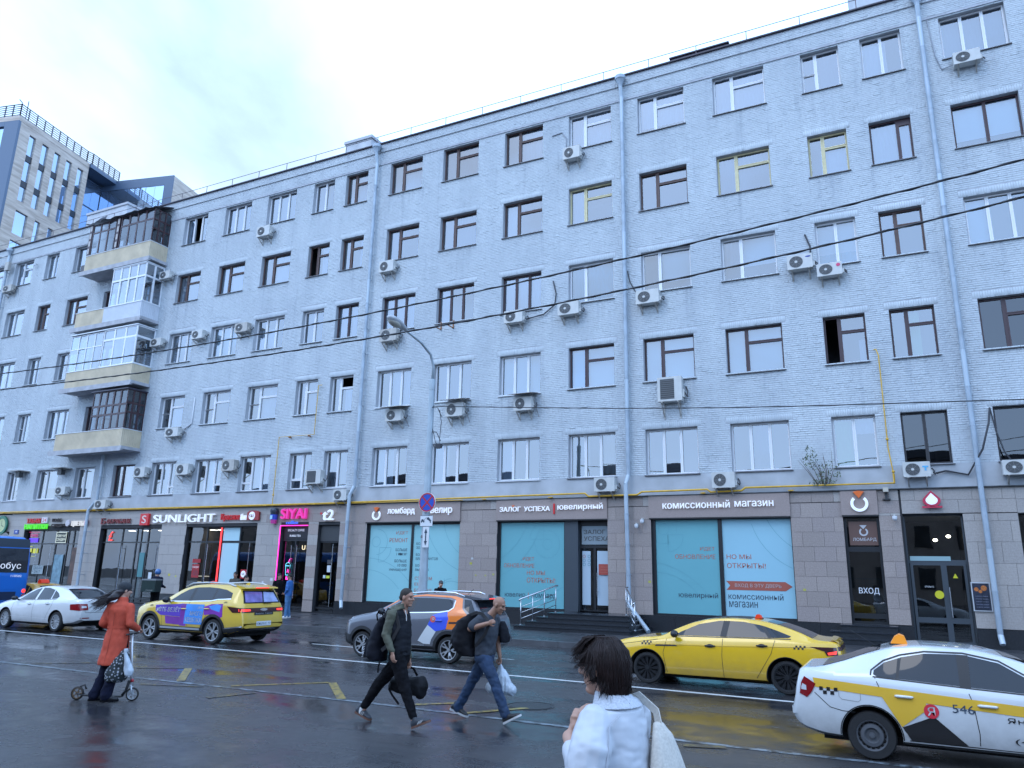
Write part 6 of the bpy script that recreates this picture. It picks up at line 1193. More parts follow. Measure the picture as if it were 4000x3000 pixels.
class Car:
    """local x runs from the nose (0) to the tail, near side at -y"""
    def __init__(s, name, label, X0, YC, paint, top, belt, half, low, roofw, wheels, r, flip=False, arch=.065, cat='car', group=None, arch_mi=1):
        s.root = tag(empty(name, (X0, YC, 0), local=True), label, cat, group)
        if flip: s.root.rotation_euler = (0, 0, math.pi)
        s.L = top[-1][0]; s.top, s.belt, s.half, s.low, s.rw = map(curve, (top, belt, half, low, roofw))
        n = 88; xs = []
        for i in range(n+1):
            t = i/n; xs.append(s.L*(t + .035*math.sin(2*math.pi*t)*-1))
        v = []; f = []; K = None
        for x in xs:
            h, b, t, l, rw = s.half(x), s.belt(x), s.top(x), s.low(x), s.rw(x); g_ = max(t-b, .012)
            P = [(0, l), (h*.5, l), (h*.84, l+.005), (h*.95, l+.045), (h*.985, l+.13), (h*1.0, l+.36*(b-l)), (h*1.004, l+.52*(b-l)), (h*.996, l+.70*(b-l)), (h*.992, l+.79*(b-l)), (h*.975, l+.93*(b-l)), (h*.945, b)]
            for u in (.22, .45, .68, .86): P.append((h*.945+(rw-h*.945)*u, b+g_*.90*(u**.92)))
            P += [(rw*.985, b+g_*.935), (rw*.93, b+g_*.965), (rw*.72, b+g_*.985), (rw*.4, b+g_*.997), (0, t)]
            full = [(-y, z) for y, z in P] + [(y, z) for y, z in P[-2:0:-1]]
            K = len(full); v += [(x, y, z) for y, z in full]
        for i in range(len(xs)-1):
            for k in range(K):
                k2 = (k+1) % K; f.append((i*K+k, i*K+k2, (i+1)*K+k2, (i+1)*K+k))
        f += [tuple(range(K)), tuple(range(len(xs)*K-1, (len(xs)-1)*K-1, -1))]
        mb = MB().add(v, f); me = mb.mesh('body', [paint, M_WELL], fixn=True)
        ob = bpy.data.objects.new('body', me); COL.objects.link(ob); s.r = r; s.wheels = wheels
        cut = MB()
        for wx in wheels:
            for sg in (-1, 1):
                hh = s.half(wx); ya, yb = sg*(hh+.25), sg*(hh-.30)
                M_ = Matrix.Translation((wx, min(ya, yb), r)) @ Matrix.Rotation(R_(-90), 4, 'X'); cut.lathe([(0, 0), (r+arch, 0), (r+arch, abs(ya-yb)), (0, abs(ya-yb))], 40, 1, M_)
        cme = cut.mesh('cut', [paint, M_WELL], fixn=True); bm = bmesh.new(); bm.from_mesh(cme); bmesh.ops.remove_doubles(bm, verts=bm.verts, dist=1e-4); bmesh.ops.recalc_face_normals(bm, faces=bm.faces); bm.to_mesh(cme); bm.free()
        cob = bpy.data.objects.new('cut', cme); COL.objects.link(cob)
        md = ob.modifiers.new('b', 'BOOLEAN'); md.operation = 'DIFFERENCE'; md.object = cob; md.solver = 'EXACT'
        dg = bpy.context.evaluated_depsgraph_get(); new = bpy.data.meshes.new_from_object(ob.evaluated_get(dg))
        bpy.data.objects.remove(ob); bpy.data.objects.remove(cob); new.name = 'body'
        s.bv = BVHTree.FromPolygons([tuple(q) for q in v], f)
        new.shade_smooth(); new.set_sharp_from_angle(angle=R_(32)); s.body = put('body', new, s.root); s.paint = paint
    def hit(s, a, b, side, off):
        if side == 'L': o, d = Vector((a, -3, b)), Vector((0, 1, 0))
        elif side == 'R': o, d = Vector((a, 3, b)), Vector((0, -1, 0))
        elif side == 'B': o, d = Vector((s.L+2, a, b)), Vector((-1, 0, 0))
        elif side == 'F': o, d = Vector((-2, a, b)), Vector((1, 0, 0))
        else: o, d = Vector((a, b, 4)), Vector((0, 0, -1))
        h, n, i, _ = s.bv.ray_cast(o, d)
        if h is None:
            q = {'L': Vector((a, -1, b)), 'R': Vector((a, 1, b)), 'B': Vector((s.L, a, b)), 'F': Vector((0, a, b)), 'T': Vector((a, b, 2))}[side]
            h, n, i, _ = s.bv.find_nearest(q); 
        if n.dot(d) > 0: n = -n
        return h + n*off, n
    def patch(s, name, poly, m, side='L', off=.004, step=.07, parent=None, verts=None, faces=None):
        """a panel cut to poly and pressed on to the body"""
        bm = bmesh.new()
        if verts is None:
            vs = [bm.verts.new((p[0], p[1], 0)) for p in poly]; bm.faces.new(vs)
        else:
            vs = [bm.verts.new((p[0], p[1], 0)) for p in verts]
            for q in faces:
                try: bm.faces.new([vs[i] for i in q])
                except ValueError: pass
        xs = [v.co.x for v in bm.verts]; ys = [v.co.y for v in bm.verts]
        for ax, lo, hi in ((0, min(xs), max(xs)), (1, min(ys), max(ys))):
            n = int((hi-lo)/step)
            for i in range(1, n+1):
                c = lo+(hi-lo)*i/(n+1); no = [0, 0, 0]; no[ax] = 1; co = [0, 0, 0]; co[ax] = c
                bmesh.ops.bisect_plane(bm, geom=bm.verts[:]+bm.edges[:]+bm.faces[:], plane_co=co, plane_no=no)
        for v in bm.verts:
            p, n = s.hit(v.co.x, v.co.y, side, off); v.co = p
        bmesh.ops.recalc_face_normals(bm, faces=bm.faces)
        me = bpy.data.meshes.new(name); bm.to_mesh(me); bm.free(); me.materials.append(m); me.shade_smooth()
        return put(name, me, parent or s.root)
    def text(s, body, x0, x1, z0, z1, m, side='L', off=.007, bold=.01, parent=None, shear=0, flipx=False):
        v, f = text_geo(body, bold, 0.0, 2)
        V = [((x1-(x1-x0)*a if flipx else x0+(x1-x0)*a)+shear*b*(z1-z0), z0+(z1-z0)*b) for a, b, c in v]
        return s.patch('lettering', None, m, side, off, .15, parent, V, f)
    def line(s, name, pts, w, m, side='L', off=.003, parent=None):
        V = []; F = []
        P = [Vector((p[0], p[1], 0)) for p in pts]; Q = [P[0]]
        for a, b in zip(P[:-1], P[1:]):
            n = max(1, int((b-a).length/.06)); Q += [a.lerp(b, k/n) for k in range(1, n+1)]
        for i, p in enumerate(Q):
            d = (Q[min(i+1, len(Q)-1)]-Q[max(i-1, 0)]).normalized(); nn = Vector((-d.y, d.x, 0))*w/2; V += [(p+nn)[:2], (p-nn)[:2]]
        F = [(2*i, 2*i+1, 2*i+3, 2*i+2) for i in range(len(Q)-1)]
        return s.patch(name, None, m, side, off, 9, parent, V, F)
    def window_pair(s, name, poly, m=M_CGL, off=.005):
        a = s.patch(name, poly, m, 'L', off); s.patch(name, poly, m, 'R', off); return a
    def wheel(s, x, sg, style, rim_m, rr=.70):
        r = s.r; yo = sg*(s.half(x)-.015); M_ = Matrix.Translation((x, yo, r)) @ Matrix.Rotation(R_(90*sg*-1), 4, 'X')
        # +z of M_ points outwards
        mb = MB(); R1 = r*rr
        mb.lathe([(R1, -.19), (R1, -.02), (R1*.97, -.0), (R1*.93, -.012), (R1*.90, -.05), (R1*.3, -.09), (0, -.09)], 36, 1, M_); mb.lathe([(R1*.99, .0), (R1*1.0, -.012), (R1*.90, -.02), (R1*.92, -.004)], 36, 0, M_, close=True)
        def bar(a0, w0, w1, r0, r1, z0, z1, tw=0):
            v = []
            for (rr_, w_, z_) in ((r0, w0, z0), (r1, w1, z1)):
                for sx in (-1, 1):
                    for dz in (0, -.022):
                        a = a0+tw*(rr_-r0); v.append(M_ @ Vector((rr_*math.cos(a)-sx*w_*math.sin(a), rr_*math.sin(a)+sx*w_*math.cos(a), z_+dz)))
            mb.add(v, [(0, 2, 6, 4), (1, 5, 7, 3), (0, 4, 5, 1), (2, 3, 7, 6), (0, 1, 3, 2), (4, 6, 7, 5)], 0)
        if style == 'multi':
            for k in range(12): bar(k*math.pi/6, .010, .014, R1*.16, R1*.95, -.022, -.012); bar(k*math.pi/6+.16, .008, .008, R1*.5, R1*.95, -.02, -.012)
        elif style == 'twin5':
            for k in range(5):
                for d in (-.18, .18): bar(k*2*math.pi/5+d, .012, .020, R1*.18, R1*.95, -.03, -.010)
        elif style == 'petal':
            for k in range(5):
                for d in (-.26, .26): bar(k*2*math.pi/5+d*.35, .012, .016, R1*.2, R1*.6, -.035, -.015, d*3.0); bar(k*2*math.pi/5+d*.9, .016, .012, R1*.58, R1*.96, -.015, -.010, -d*2.5)
        elif style == 'cover':
            mb.lathe([(R1*.9, -.012), (R1*.55, .004), (R1*.2, .0), (0, .002)], 36, 0, M_)
            for k in range(10): bar(k*2*math.pi/10, .020, .006, R1*.86, R1*.58, -.002, .008); 
        elif style == 'steel':
            mb.lathe([(R1*.93, -.03), (R1*.80, -.05), (R1*.72, -.02), (R1*.5, -.015), (R1*.36, -.045), (0, -.05)], 36, 0, M_)
            for k in range(16): a = k*2*math.pi/16; c = M_ @ Vector((R1*.80*math.cos(a), R1*.80*math.sin(a), -.040)); mb.ell(c, (.020, .012, .020), 8, 6, 1)
        mb.lathe([(R1*.20, -.02), (R1*.17, -.005), (0, -.003)], 16, 0, M_)
        w = mb.obj('wheel', [rim_m, M_WELL], s.root, ang=35)
        t = MB().lathe([(R1*.97, -.19), (r*.93, -.195), (r*.985, -.17), (r, -.12), (r, -.07), (r*.985, -.025), (r*.93, -.002), (R1*1.01, -.002), (R1*.97, -.02)], 44, 0, M_); t.obj('tyre', M_TYRE, w, ang=50)
        return w
    def wheels4(s, style, rim_m, rr=.70):
        for x in s.wheels:
            for sg in (-1, 1): s.wheel(x, sg, style, rim_m, rr)
        x0, x1 = s.wheels; MB().box(.35, s.L-.35, -s.half(s.L/2)*.72, s.half(s.L/2)*.72, s.low(s.L/2)-.035, s.low(s.L/2)+.05).obj('underbody_shade', M_WELL, s.root)  # near-black box below the floor, added to make the shadow between the wheels
        for x in s.wheels: MB().box(x-.33, x+.33, -s.half(x)*.62, s.half(x)*.62, .17, .5).obj('axle', M_WELL, s.root)
    def arch(s, m, w=.05, r1=None, a0=-8, a1=188, side='LR'):
        r1 = r1 or s.r+.066
        for sd in side:
            for x in s.wheels: s.line('arch_trim', [(x+(r1+w/2)*math.cos(R_(a)), s.r+(r1+w/2)*math.sin(R_(a))) for a in range(a0, a1+1, 7)], w, m, sd, .010)
    def mirror(s, x, z, m=None, sc=1.0):
        for sg in (-1, 1):
            y = sg*(s.half(x)+.09); o = MB().ell((x, y, z), (.075*sc, .105*sc, .07*sc), 16, 10); o.cap((x-.01, sg*(s.half(x)*.93), z-.05), .022, (x, y, z-.03), .018); o.obj('mirror', m or s.paint, s.root, smooth=True); MB().ell((x+.03, y, z), (.052*sc, .088*sc, .055*sc), 14, 8).obj('mirror_glass', M_CGL, s.root, smooth=True)
    def handle(s, x, z, m, ln=.20):
        for sd in 'LR':
            p, n = s.hit(x, z, sd, .0); mb = MB(); sg = -1 if sd == 'L' else 1
            mb.tube([(x-ln/2, p.y-sg*.01, z), (x-ln*.36, p.y+sg*.028, z), (x+ln*.36, p.y+sg*.028, z+.004), (x+ln/2, p.y-sg*.01, z)], [.012, .016, .016, .012], 8); mb.obj('door_handle', m, s.root, smooth=True)
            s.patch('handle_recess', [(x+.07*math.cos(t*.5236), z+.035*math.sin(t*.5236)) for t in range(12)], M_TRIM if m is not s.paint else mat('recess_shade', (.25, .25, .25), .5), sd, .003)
    def check(s, x, z, sz=.032, n=6, m=None):
        for i in range(n):
            for j in range(2):
                if (i+j) % 2 == 0: s.patch('checker_square', [(x+i*sz, z+j*sz), (x+(i+1)*sz, z+j*sz), (x+(i+1)*sz, z+(j+1)*sz), (x+i*sz, z+(j+1)*sz)], m or M_TRIM, 'L', .005)
    def roof_lamp(s, x, y, z, m, sc=1.0, parent=None): 
        o = MB().prism([(x-.11*sc, z), (x-.07*sc, z+.115*sc), (x+.0, z+.14*sc), (x+.07*sc, z+.10*sc), (x+.13*sc, z)], 'y', y-.16*sc, y+.16*sc).obj('taxi_lamp', m, s.root, ang=50); MB().box(x-.13*sc, x+.15*sc, y-.14*sc, y+.14*sc, z-.05, z+.002).obj('lamp_base', M_TRIM, o); return o
def paint(name, c, rough=.22):
    """clear coated paint with road spray drying on the lower panels"""
    m = mat(name, c, rough, spec=.5, coat=1.0); t = m.node_tree; b = t.nodes['Principled BSDF']; N = t.nodes.new; K = t.links.new
    g = N('ShaderNodeTexCoord'); sp = N('ShaderNodeSeparateXYZ'); n = N('ShaderNodeTexNoise'); n.inputs['Scale'].default_value = 5; n.inputs['Detail'].default_value = 8; n.inputs['Roughness'].default_value = .7
    a = N('ShaderNodeMapRange'); a.inputs['From Min'].default_value = .18; a.inputs['From Max'].default_value = .75; a.inputs['To Min'].default_value = .75; a.inputs['To Max'].default_value = .0
    q = N('ShaderNodeMath'); q.operation = 'MULTIPLY'; mx = N('ShaderNodeMix'); mx.data_type = 'RGBA'; mx.inputs['A'].default_value = (*c, 1); mx.inputs['B'].default_value = (.10, .09, .08, 1)
    K(g.outputs['Object'], sp.inputs[0]); K(g.outputs['Object'], n.inputs['Vector']); K(sp.outputs['Z'], a.inputs['Value']); K(a.outputs['Result'], q.inputs[0]); K(n.outputs['Fac'], q.inputs[1]); K(q.outputs['Value'], mx.inputs['Factor']); K(mx.outputs['Result'], b.inputs['Base Color'])
    r = N('ShaderNodeMapRange'); r.inputs['To Min'].default_value = 1.0; r.inputs['To Max'].default_value = .25; K(q.outputs['Value'], r.inputs['Value']); K(r.outputs['Result'], b.inputs['Coat Weight'])
    return m
M_YEL = paint('taxi_yellow', (.72, .43, .010)); M_WHT = paint('car_white', (.62, .63, .64)); M_GRY = paint('car_grey', (.10, .105, .125), .3); M_OCH = paint('taxi_ochre', (.62, .33, .03)); M_WHT2 = paint('taxi_white', (.62, .64, .65)); M_YEL2 = paint('suv_yellow', (.66, .44, .05))
M_RIMD = mat('rim_dark', (.02, .021, .024), .35, .3); M_RIMS = mat('rim_silver', (.45, .46, .48), .3, .7)

# ---- yellow fastback sedan taxi (nose to the left)
c = Car('taxi_sedan', 'yellow fastback sedan taxi with black wheels and small red roof lamp', -5.53, 15.34+.86, M_YEL,
  top=[(0, .52), (.05, .66), (.25, .76), (.6, .845), (1.15, .90), (1.5, 1.06), (1.85, 1.20), (2.2, 1.275), (2.6, 1.30), (3.0, 1.285), (3.4, 1.215), (3.8, 1.09), (4.1, .975), (4.35, .955), (4.46, .92), (4.5, .80)],
  belt=[(0, .50), (.05, .62), (.3, .70), (.7, .78), (1.2, .855), (2.5, .90), (3.3, .93), (3.8, .935), (4.1, .93), (4.4, .925), (4.5, .78)], half=[(0, .52), (.08, .66), (.3, .80), (.7, .855), (1.5, .86), (3.3, .86), (3.9, .84), (4.25, .79), (4.42, .70), (4.5, .60)],
  low=[(0, .34), (.1, .22), (.5, .18), (.9, .17), (3.6, .18), (4.1, .22), (4.4, .30), (4.5, .42)], roofw=[(0, .42), (.3, .66), (1.1, .74), (1.5, .69), (2.0, .645), (2.6, .64), (3.3, .62), (3.9, .64), (4.3, .66), (4.5, .5)], wheels=(.93, 3.56), r=.295)
c.window_pair('side_window', [(1.50, .935), (1.60, 1.0), (1.95, 1.155), (2.35, 1.235), (2.43, 1.235), (2.37, .955)]); c.window_pair('side_window', [(2.49, .955), (2.55, 1.24), (2.8, 1.235), (3.10, 1.19), (3.26, .972)]); c.window_pair('quarter_window', [(3.33, .975), (3.19, 1.17), (3.42, 1.10), (3.66, 1.015), (3.62, .99)])
for q in ([(2.37, .952), (2.43, 1.238), (2.55, 1.24), (2.49, .952)], [(3.26, .97), (3.10, 1.19), (3.19, 1.17), (3.33, .975)]): c.patch('pillar', q, M_TRIM, 'L', .004); c.patch('pillar', q, M_TRIM, 'R', .004)
c.patch('windscreen', [(1.22, -.62), (1.22, .62), (1.95, .50), (1.95, -.50)], M_CGL, 'T'); c.patch('rear_window', [(3.22, -.46), (3.22, .46), (4.02, .58), (4.02, -.58)], M_CGL, 'T'); c.patch('roof_panel', [(2.1, -.42), (2.1, .42), (2.9, .42), (2.9, -.42)], M_TRIM, 'T', .003)
c.line('door_gap', [(1.33, .86), (1.26, .60), (1.33, .24)], .008, M_SEAM); c.line('door_gap', [(2.42, .92), (2.40, .6), (2.42, .22)], .008, M_SEAM); c.line('door_gap', [(3.38, .94), (3.30, .70), (3.02, .25)], .008, M_SEAM); c.line('bonnet_gap', [(.42, .72), (.9, .80), (1.15, .845)], .007, M_SEAM); c.line('shoulder_line', [(1.0, .745), (2.4, .775), (4.3, .86)], .010, mat('crease', (.45, .26, .008), .4)); c.line('window_rail', [(1.45, .918), (2.4, .94), (3.66, .968)], .014, M_TRIM)
c.patch('sill', [(1.25, .175), (3.2, .18), (3.18, .215), (1.27, .20)], M_TRIM, 'L', .006); c.patch('fender_vent', [(1.10, .715), (1.55, .735), (1.5, .76), (1.12, .745)], M_TRIM, 'L', .006)
c.patch('headlamp', [(.06, .64), (.42, .70), (.30, .735), (.10, .70)], M_HEAD, 'L', .006); c.patch('tail_lamp', [(3.98, .86), (4.42, .86), (4.44, .72), (4.26, .715), (4.22, .79)], M_LDARK, 'L', .008); c.patch('tail_lamp_lit', [(4.27, .77), (4.42, .80), (4.41, .745), (4.28, .73)], M_LITR, 'L', .012); c.patch('tail_lamp', [(-.66, .87), (.66, .87), (.66, .80), (-.66, .80)], M_LDARK, 'B', .006)
c.patch('spoiler_lip', [(4.30, -.62), (4.30, .62), (4.44, .58), (4.44, -.58)], M_YEL, 'T', .03); c.check(.82, .735, .035, 6); c.check(3.70, .80, .035, 6); c.handle(2.18, .775, M_TRIM); c.handle(3.14, .83, M_TRIM); c.mirror(1.52, .97, M_TRIM); c.roof_lamp(3.0, -.1, 1.29, mat('roof_lamp_red', (.62, .045, .015), .3, emit=(1, .05, .02), estr=.12), .55); c.arch(mat('arch_gap', (.01, .01, .01), .8), .012, .353); c.wheels4('multi', M_RIMD, .80)
# ---- white and yellow sedan taxi (nose to the right)
c = Car('taxi_sedan', 'white sedan taxi with yellow side stripe, black triangle and orange roof lamp', 3.0, 10.55+.82, M_WHT2,
  top=[(0, .50), (.05, .62), (.3, .74), (.8, .86), (1.2, .92), (1.55, 1.07), (1.9, 1.21), (2.35, 1.295), (2.75, 1.305), (3.1, 1.275), (3.4, 1.19), (3.75, 1.06), (4.02, .985), (4.2, .965), (4.25, .89), (4.275, .72), (4.31, .62), (4.34, .50)],
  belt=[(0, .48), (.06, .6), (.3, .69), (.8, .77), (1.3, .83), (2.5, .90), (3.2, .94), (3.6, .955), (4.0, .95), (4.2, .935), (4.25, .86), (4.275, .70), (4.34, .48)], half=[(0, .5), (.08, .64), (.3, .78), (.7, .825), (1.5, .83), (3.3, .83), (3.8, .81), (4.1, .76), (4.26, .70), (4.34, .62)],
  low=[(0, .34), (.1, .22), (.5, .18), (.9, .19), (3.3, .19), (3.9, .20), (4.15, .24), (4.28, .30), (4.34, .38)], roofw=[(0, .42), (.3, .64), (1.1, .72), (1.55, .67), (2.1, .63), (2.7, .63), (3.3, .61), (3.75, .62), (4.15, .62), (4.34, .5)], wheels=(.88, 3.44), r=.27, flip=True, arch=.06)
M_STY = mat('stripe_yellow', (.72, .43, .04), .25, coat=.8); M_STK = mat('stripe_black', (.012, .011, .012), .3, coat=.8)
c.window_pair('side_window', [(1.62, .85), (1.78, 1.0), (2.05, 1.155), (2.35, 1.215), (2.36, .885)]); c.window_pair('side_window', [(2.47, .89), (2.47, 1.225), (2.8, 1.215), (3.05, 1.16), (3.10, .925)]); c.window_pair('quarter_window', [(3.13, .925), (3.09, 1.145), (3.24, 1.09), (3.36, 1.0), (3.37, .955), (3.33, .935)])
for q in ([(2.36, .88), (2.35, 1.222), (2.47, 1.225), (2.47, .88)], [(3.10, .925), (3.05, 1.16), (3.09, 1.145), (3.13, .925)]): c.patch('pillar', q, M_TRIM, 'R', .004); c.patch('pillar', q, M_TRIM, 'L', .004)
c.patch('windscreen', [(1.26, -.60), (1.26, .60), (1.98, .48), (1.98, -.48)], M_CGL, 'T'); c.patch('rear_window', [(3.28, -.47), (3.28, .47), (3.95, .55), (3.95, -.55)], M_CGL, 'T'); c.line('window_rail', [(1.60, .838), (2.4, .875), (3.38, .93)], .014, M_TRIM, 'R'); c.line('window_trim', [(3.40, .945), (3.39, 1.0), (3.25, 1.11), (3.06, 1.185), (2.8, 1.238), (2.4, 1.243), (2.05, 1.18), (1.77, 1.02)], .018, M_TRIM, 'R')
S_ = 'R'
c.patch('stripe', [(.5, .655), (1.6, .71), (2.6, .775), (4.06, .87), (4.04, .765), (2.9, .685), (1.6, .60), (.5, .55)], M_STY, S_, .005); c.patch('decal', [(3.36, .82), (2.86, .74), (2.82, .62), (3.11, .40)], M_STY, S_, .006); c.patch('decal', [(3.10, .40), (2.77, .545), (2.45, .262), (3.02, .255)], M_STK, S_, .007)
c.line('door_gap', [(2.41, .885), (2.36, .72), (2.33, .40), (2.34, .22)], .008, M_SEAM, S_); c.line('door_gap', [(3.36, .93), (3.31, .80), (3.08, .36), (3.02, .27)], .008, M_SEAM, S_); c.line('bumper_gap', [(4.05, .70), (3.88, .55), (3.74, .52), (3.60, .515)], .008, M_SEAM, S_); c.line('fuel_flap', [(3.74, .80), (3.56, .79), (3.53, .76), (3.53, .66), (3.56, .635), (3.74, .65), (3.77, .68), (3.77, .78), (3.74, .80)], .005, mat('flap_gap', (.2, .2, .2), .6), S_); c.patch('sill', [(1.0, .19), (3.06, .19), (3.04, .262), (1.0, .25)], M_TRIM, S_, .006)
cd = [(2.79+.078*math.cos(R_(a)), .60+.078*math.sin(R_(a))) for a in range(0, 360, 15)]; b_ = c.patch('badge', cd, mat('badge_red', (.62, .03, .05), .3, coat=.6), S_, .009, .05); c.text('Я', 2.755, 2.83, .555, .645, M_WHT2, S_, .013, .02, b_, flipx=True); c.text('546', 2.355, 2.575, .605, .695, mat('print_dark', (.03, .05, .08), .5), S_, .008, .0, flipx=True); c.text('Яндекс', 1.55, 2.05, .53, .60, M_STK, S_, .008, .0, flipx=True); c.text('(495) 999-9999'[:5], 1.6, 2.0, .32, .39, M_STK, S_, .008, .0, flipx=True)
for i in range(5):
    for j in range(2):
        if (i+j) % 2 == 1: c.patch('checker_square', [(3.78+i*.042, .69+j*.042), (3.822+i*.042, .69+j*.042), (3.822+i*.042, .732+j*.042), (3.78+i*.042, .732+j*.042)], M_STK, S_, .007)
t_ = c.patch('tail_lamp', [(4.03, .80), (4.16, .875), (4.20, .80), (4.225, .67), (4.14, .635), (4.08, .70)], M_LRED, S_, .010, .04); c.patch('lamp_insert', [(4.14, .77), (4.185, .79), (4.20, .75), (4.20, .72), (4.14, .715)], M_LCLR, S_, .014, parent=t_); c.patch('tail_lamp', [(.40, .84), (.66, .86), (.66, .64), (.42, .65)], M_LRED, 'B', .008); c.patch('tail_lamp', [(-.40, .84), (-.66, .86), (-.66, .64), (-.42, .65)], M_LRED, 'B', .008); c.patch('number_plate', [(-.26, .62), (.26, .62), (.26, .73), (-.26, .73)], M_PLATE, 'B', .008); c.patch('headlamp', [(.06, .60), (.40, .66), (.30, .72), (.10, .68)], M_HEAD, 'R', .006)
c.handle(3.06, .735, M_WHT2); c.handle(2.22, .70, M_WHT2); c.mirror(1.66, .90, M_WHT2); c.roof_lamp(3.05, .10, 1.285, mat('roof_lamp_orange', (.75, .26, .02), .3, emit=(1, .35, .03), estr=.2), .8); c.arch(mat('arch_gap', (.01, .01, .01), .8), .012, .333); c.wheels4('steel', mat('steel_rim', (.09, .095, .105), .5, .2), .64); MB().tube([(3.3, .1, 1.22), (3.62, .12, 1.42)], .004, 5).obj('aerial', M_TRIM, c.root)
# ---- grey and orange compact SUV (nose to the left)
c = Car('car_suv', 'grey compact SUV with orange roof and blue and white door decals behind the two men', -12.68, 15.8+.88, M_GRY,
  top=[(0, .60), (.05, .78), (.2, .90), (.6, 1.0), (1.0, 1.075), (1.35, 1.26), (1.7, 1.42), (2.1, 1.52), (2.5, 1.555), (3.0, 1.55), (3.4, 1.51), (3.65, 1.45), (3.85, 1.22), (3.98, 1.02), (4.05, .78), (4.08, .5)],
  belt=[(0, .56), (.06, .74), (.25, .86), (.7, .96), (1.1, 1.02), (2.2, 1.06), (2.9, 1.12), (3.5, 1.16), (3.8, 1.08), (3.98, .98), (4.08, .48)], half=[(0, .56), (.08, .70), (.3, .83), (.7, .87), (1.5, .88), (3.2, .88), (3.7, .84), (3.95, .77), (4.08, .68)],
  low=[(0, .36), (.1, .26), (.5, .22), (3.4, .23), (3.9, .30), (4.08, .42)], roofw=[(0, .45), (.3, .68), (1.0, .76), (1.4, .67), (2.0, .62), (3.0, .61), (3.55, .60), (3.85, .64), (4.08, .55)], wheels=(.72, 3.20), r=.30)
M_ORG = mat('decal_orange', (.80, .20, .025), .25, coat=.8); M_BLU = mat('decal_blue', (.05, .10, .62), .25, coat=.8); M_DWH = mat('decal_white', (.55, .57, .58), .3, coat=.8)
c.window_pair('side_window', [(1.33, 1.075), (1.62, 1.29), (1.86, 1.40), (2.04, 1.425), (2.02, 1.095)]); c.window_pair('side_window', [(2.14, 1.10), (2.17, 1.43), (2.6, 1.44), (3.05, 1.425), (3.19, 1.40), (3.22, 1.24), (3.12, 1.185)])
for q in ([(2.02, 1.09), (2.04, 1.43), (2.17, 1.435), (2.14, 1.095)],): c.patch('pillar', q, M_TRIM, 'L', .004); c.patch('pillar', q, M_TRIM, 'R', .004)
c.patch('decal', [(1.18, 1.10), (1.62, 1.34), (1.86, 1.435), (2.4, 1.478), (3.1, 1.462), (3.25, 1.42), (3.28, 1.24), (3.13, 1.16), (3.17, .98), (3.13, .76), (3.50, .76), (3.74, .98), (3.70, 1.05), (3.50, 1.22), (3.42, 1.45), (3.2, 1.50), (2.4, 1.522), (1.9, 1.465), (1.6, 1.37)], M_ORG, 'L', .0055, .05)
c.patch('decal', [(2.74, 1.06), (2.98, 1.13), (3.14, 1.165), (3.18, .98), (3.12, .76), (2.84, .70), (2.62, .84)], M_BLU, 'L', .006); c.patch('decal', [(2.62, .835), (2.86, .695), (2.74, .52), (2.70, .405), (2.52, .41), (2.36, .47)], M_DWH, 'L', .006)
c.line('chrome_rail', [(1.25, 1.055), (2.0, 1.085), (2.9, 1.125), (3.16, 1.17), (3.26, 1.24), (3.25, 1.40)], .022, M_CHR, 'L', .008); c.line('door_gap', [(2.08, 1.07), (2.06, .7), (2.08, .36)], .008, M_SEAM); c.line('door_gap', [(3.15, 1.13), (3.17, .98), (3.12, .80), (2.78, .45)], .008, M_SEAM); c.line('door_gap', [(1.22, 1.02), (1.14, .7), (1.2, .36)], .008, M_SEAM)
c.patch('sill', [(1.05, .23), (2.86, .23), (2.80, .36), (1.12, .36)], M_TRIM, 'L', .006); c.line('chrome_strip', [(1.5, .375), (2.55, .375)], .03, M_CHR, 'L', .010); c.arch(M_TRIM, .075, .355); cd = [(2.76+.078*math.cos(R_(a)), .97+.075*math.sin(R_(a))) for a in range(0, 360, 15)]; b_ = c.patch('badge', cd, mat('badge_red2', (.65, .10, .07), .3, coat=.6), 'L', .010, .05); c.text('Я', 2.73, 2.80, .93, 1.01, M_WHT, 'L', .014, .02, b_)
c.text('Я', 1.20, 1.28, .90, .98, M_WHT, 'L', .008); c.patch('pull_slot', [(3.20, .88), (3.42, .89), (3.42, .935), (3.20, .925)], M_TRIM, 'L', .008); c.patch('headlamp', [(.06, .80), (.34, .92), (.28, .95), (.08, .91)], M_HEAD, 'L', .006); c.patch('lower_bumper', [(.02, .37), (.10, .27), (.44, .30), (.36, .5), (.10, .55)], M_TRIM, 'L', .006)
c.patch('windscreen', [(1.06, -.64), (1.06, .64), (1.85, .52), (1.85, -.52)], M_CGL, 'T'); c.patch('rear_window', [(-.60, 1.06), (.60, 1.06), (.50, 1.40), (-.50, 1.40)], M_CGL, 'B', .006); c.patch('rear_quarter', [(3.54, 1.24), (3.47, 1.43), (3.64, 1.42), (3.80, 1.17), (3.74, 1.10)], M_CGL, 'L', .007); c.patch('roof_skin', [(1.95, -.5), (1.95, .5), (3.3, .5), (3.3, -.5)], M_ORG, 'T', .004)
sp = MB(); sp.prism([(3.42, 1.50), (3.40, 1.54), (3.90, 1.47), (3.92, 1.44), (3.70, 1.43)], 'y', -.60, .60).obj('spoiler', M_GRY, c.root); MB().box(3.915, 3.928, -.22, .22, 1.445, 1.468).obj('brake_lamp', M_LITR, c.root)
for sg in (-1, 1): MB().tube([(1.75, sg*.60, 1.44), (1.95, sg*.60, 1.54), (2.6, sg*.605, 1.59), (3.2, sg*.60, 1.575), (3.45, sg*.595, 1.50)], .018, 8).obj('roof_rail', M_CHR, c.root, smooth=True)
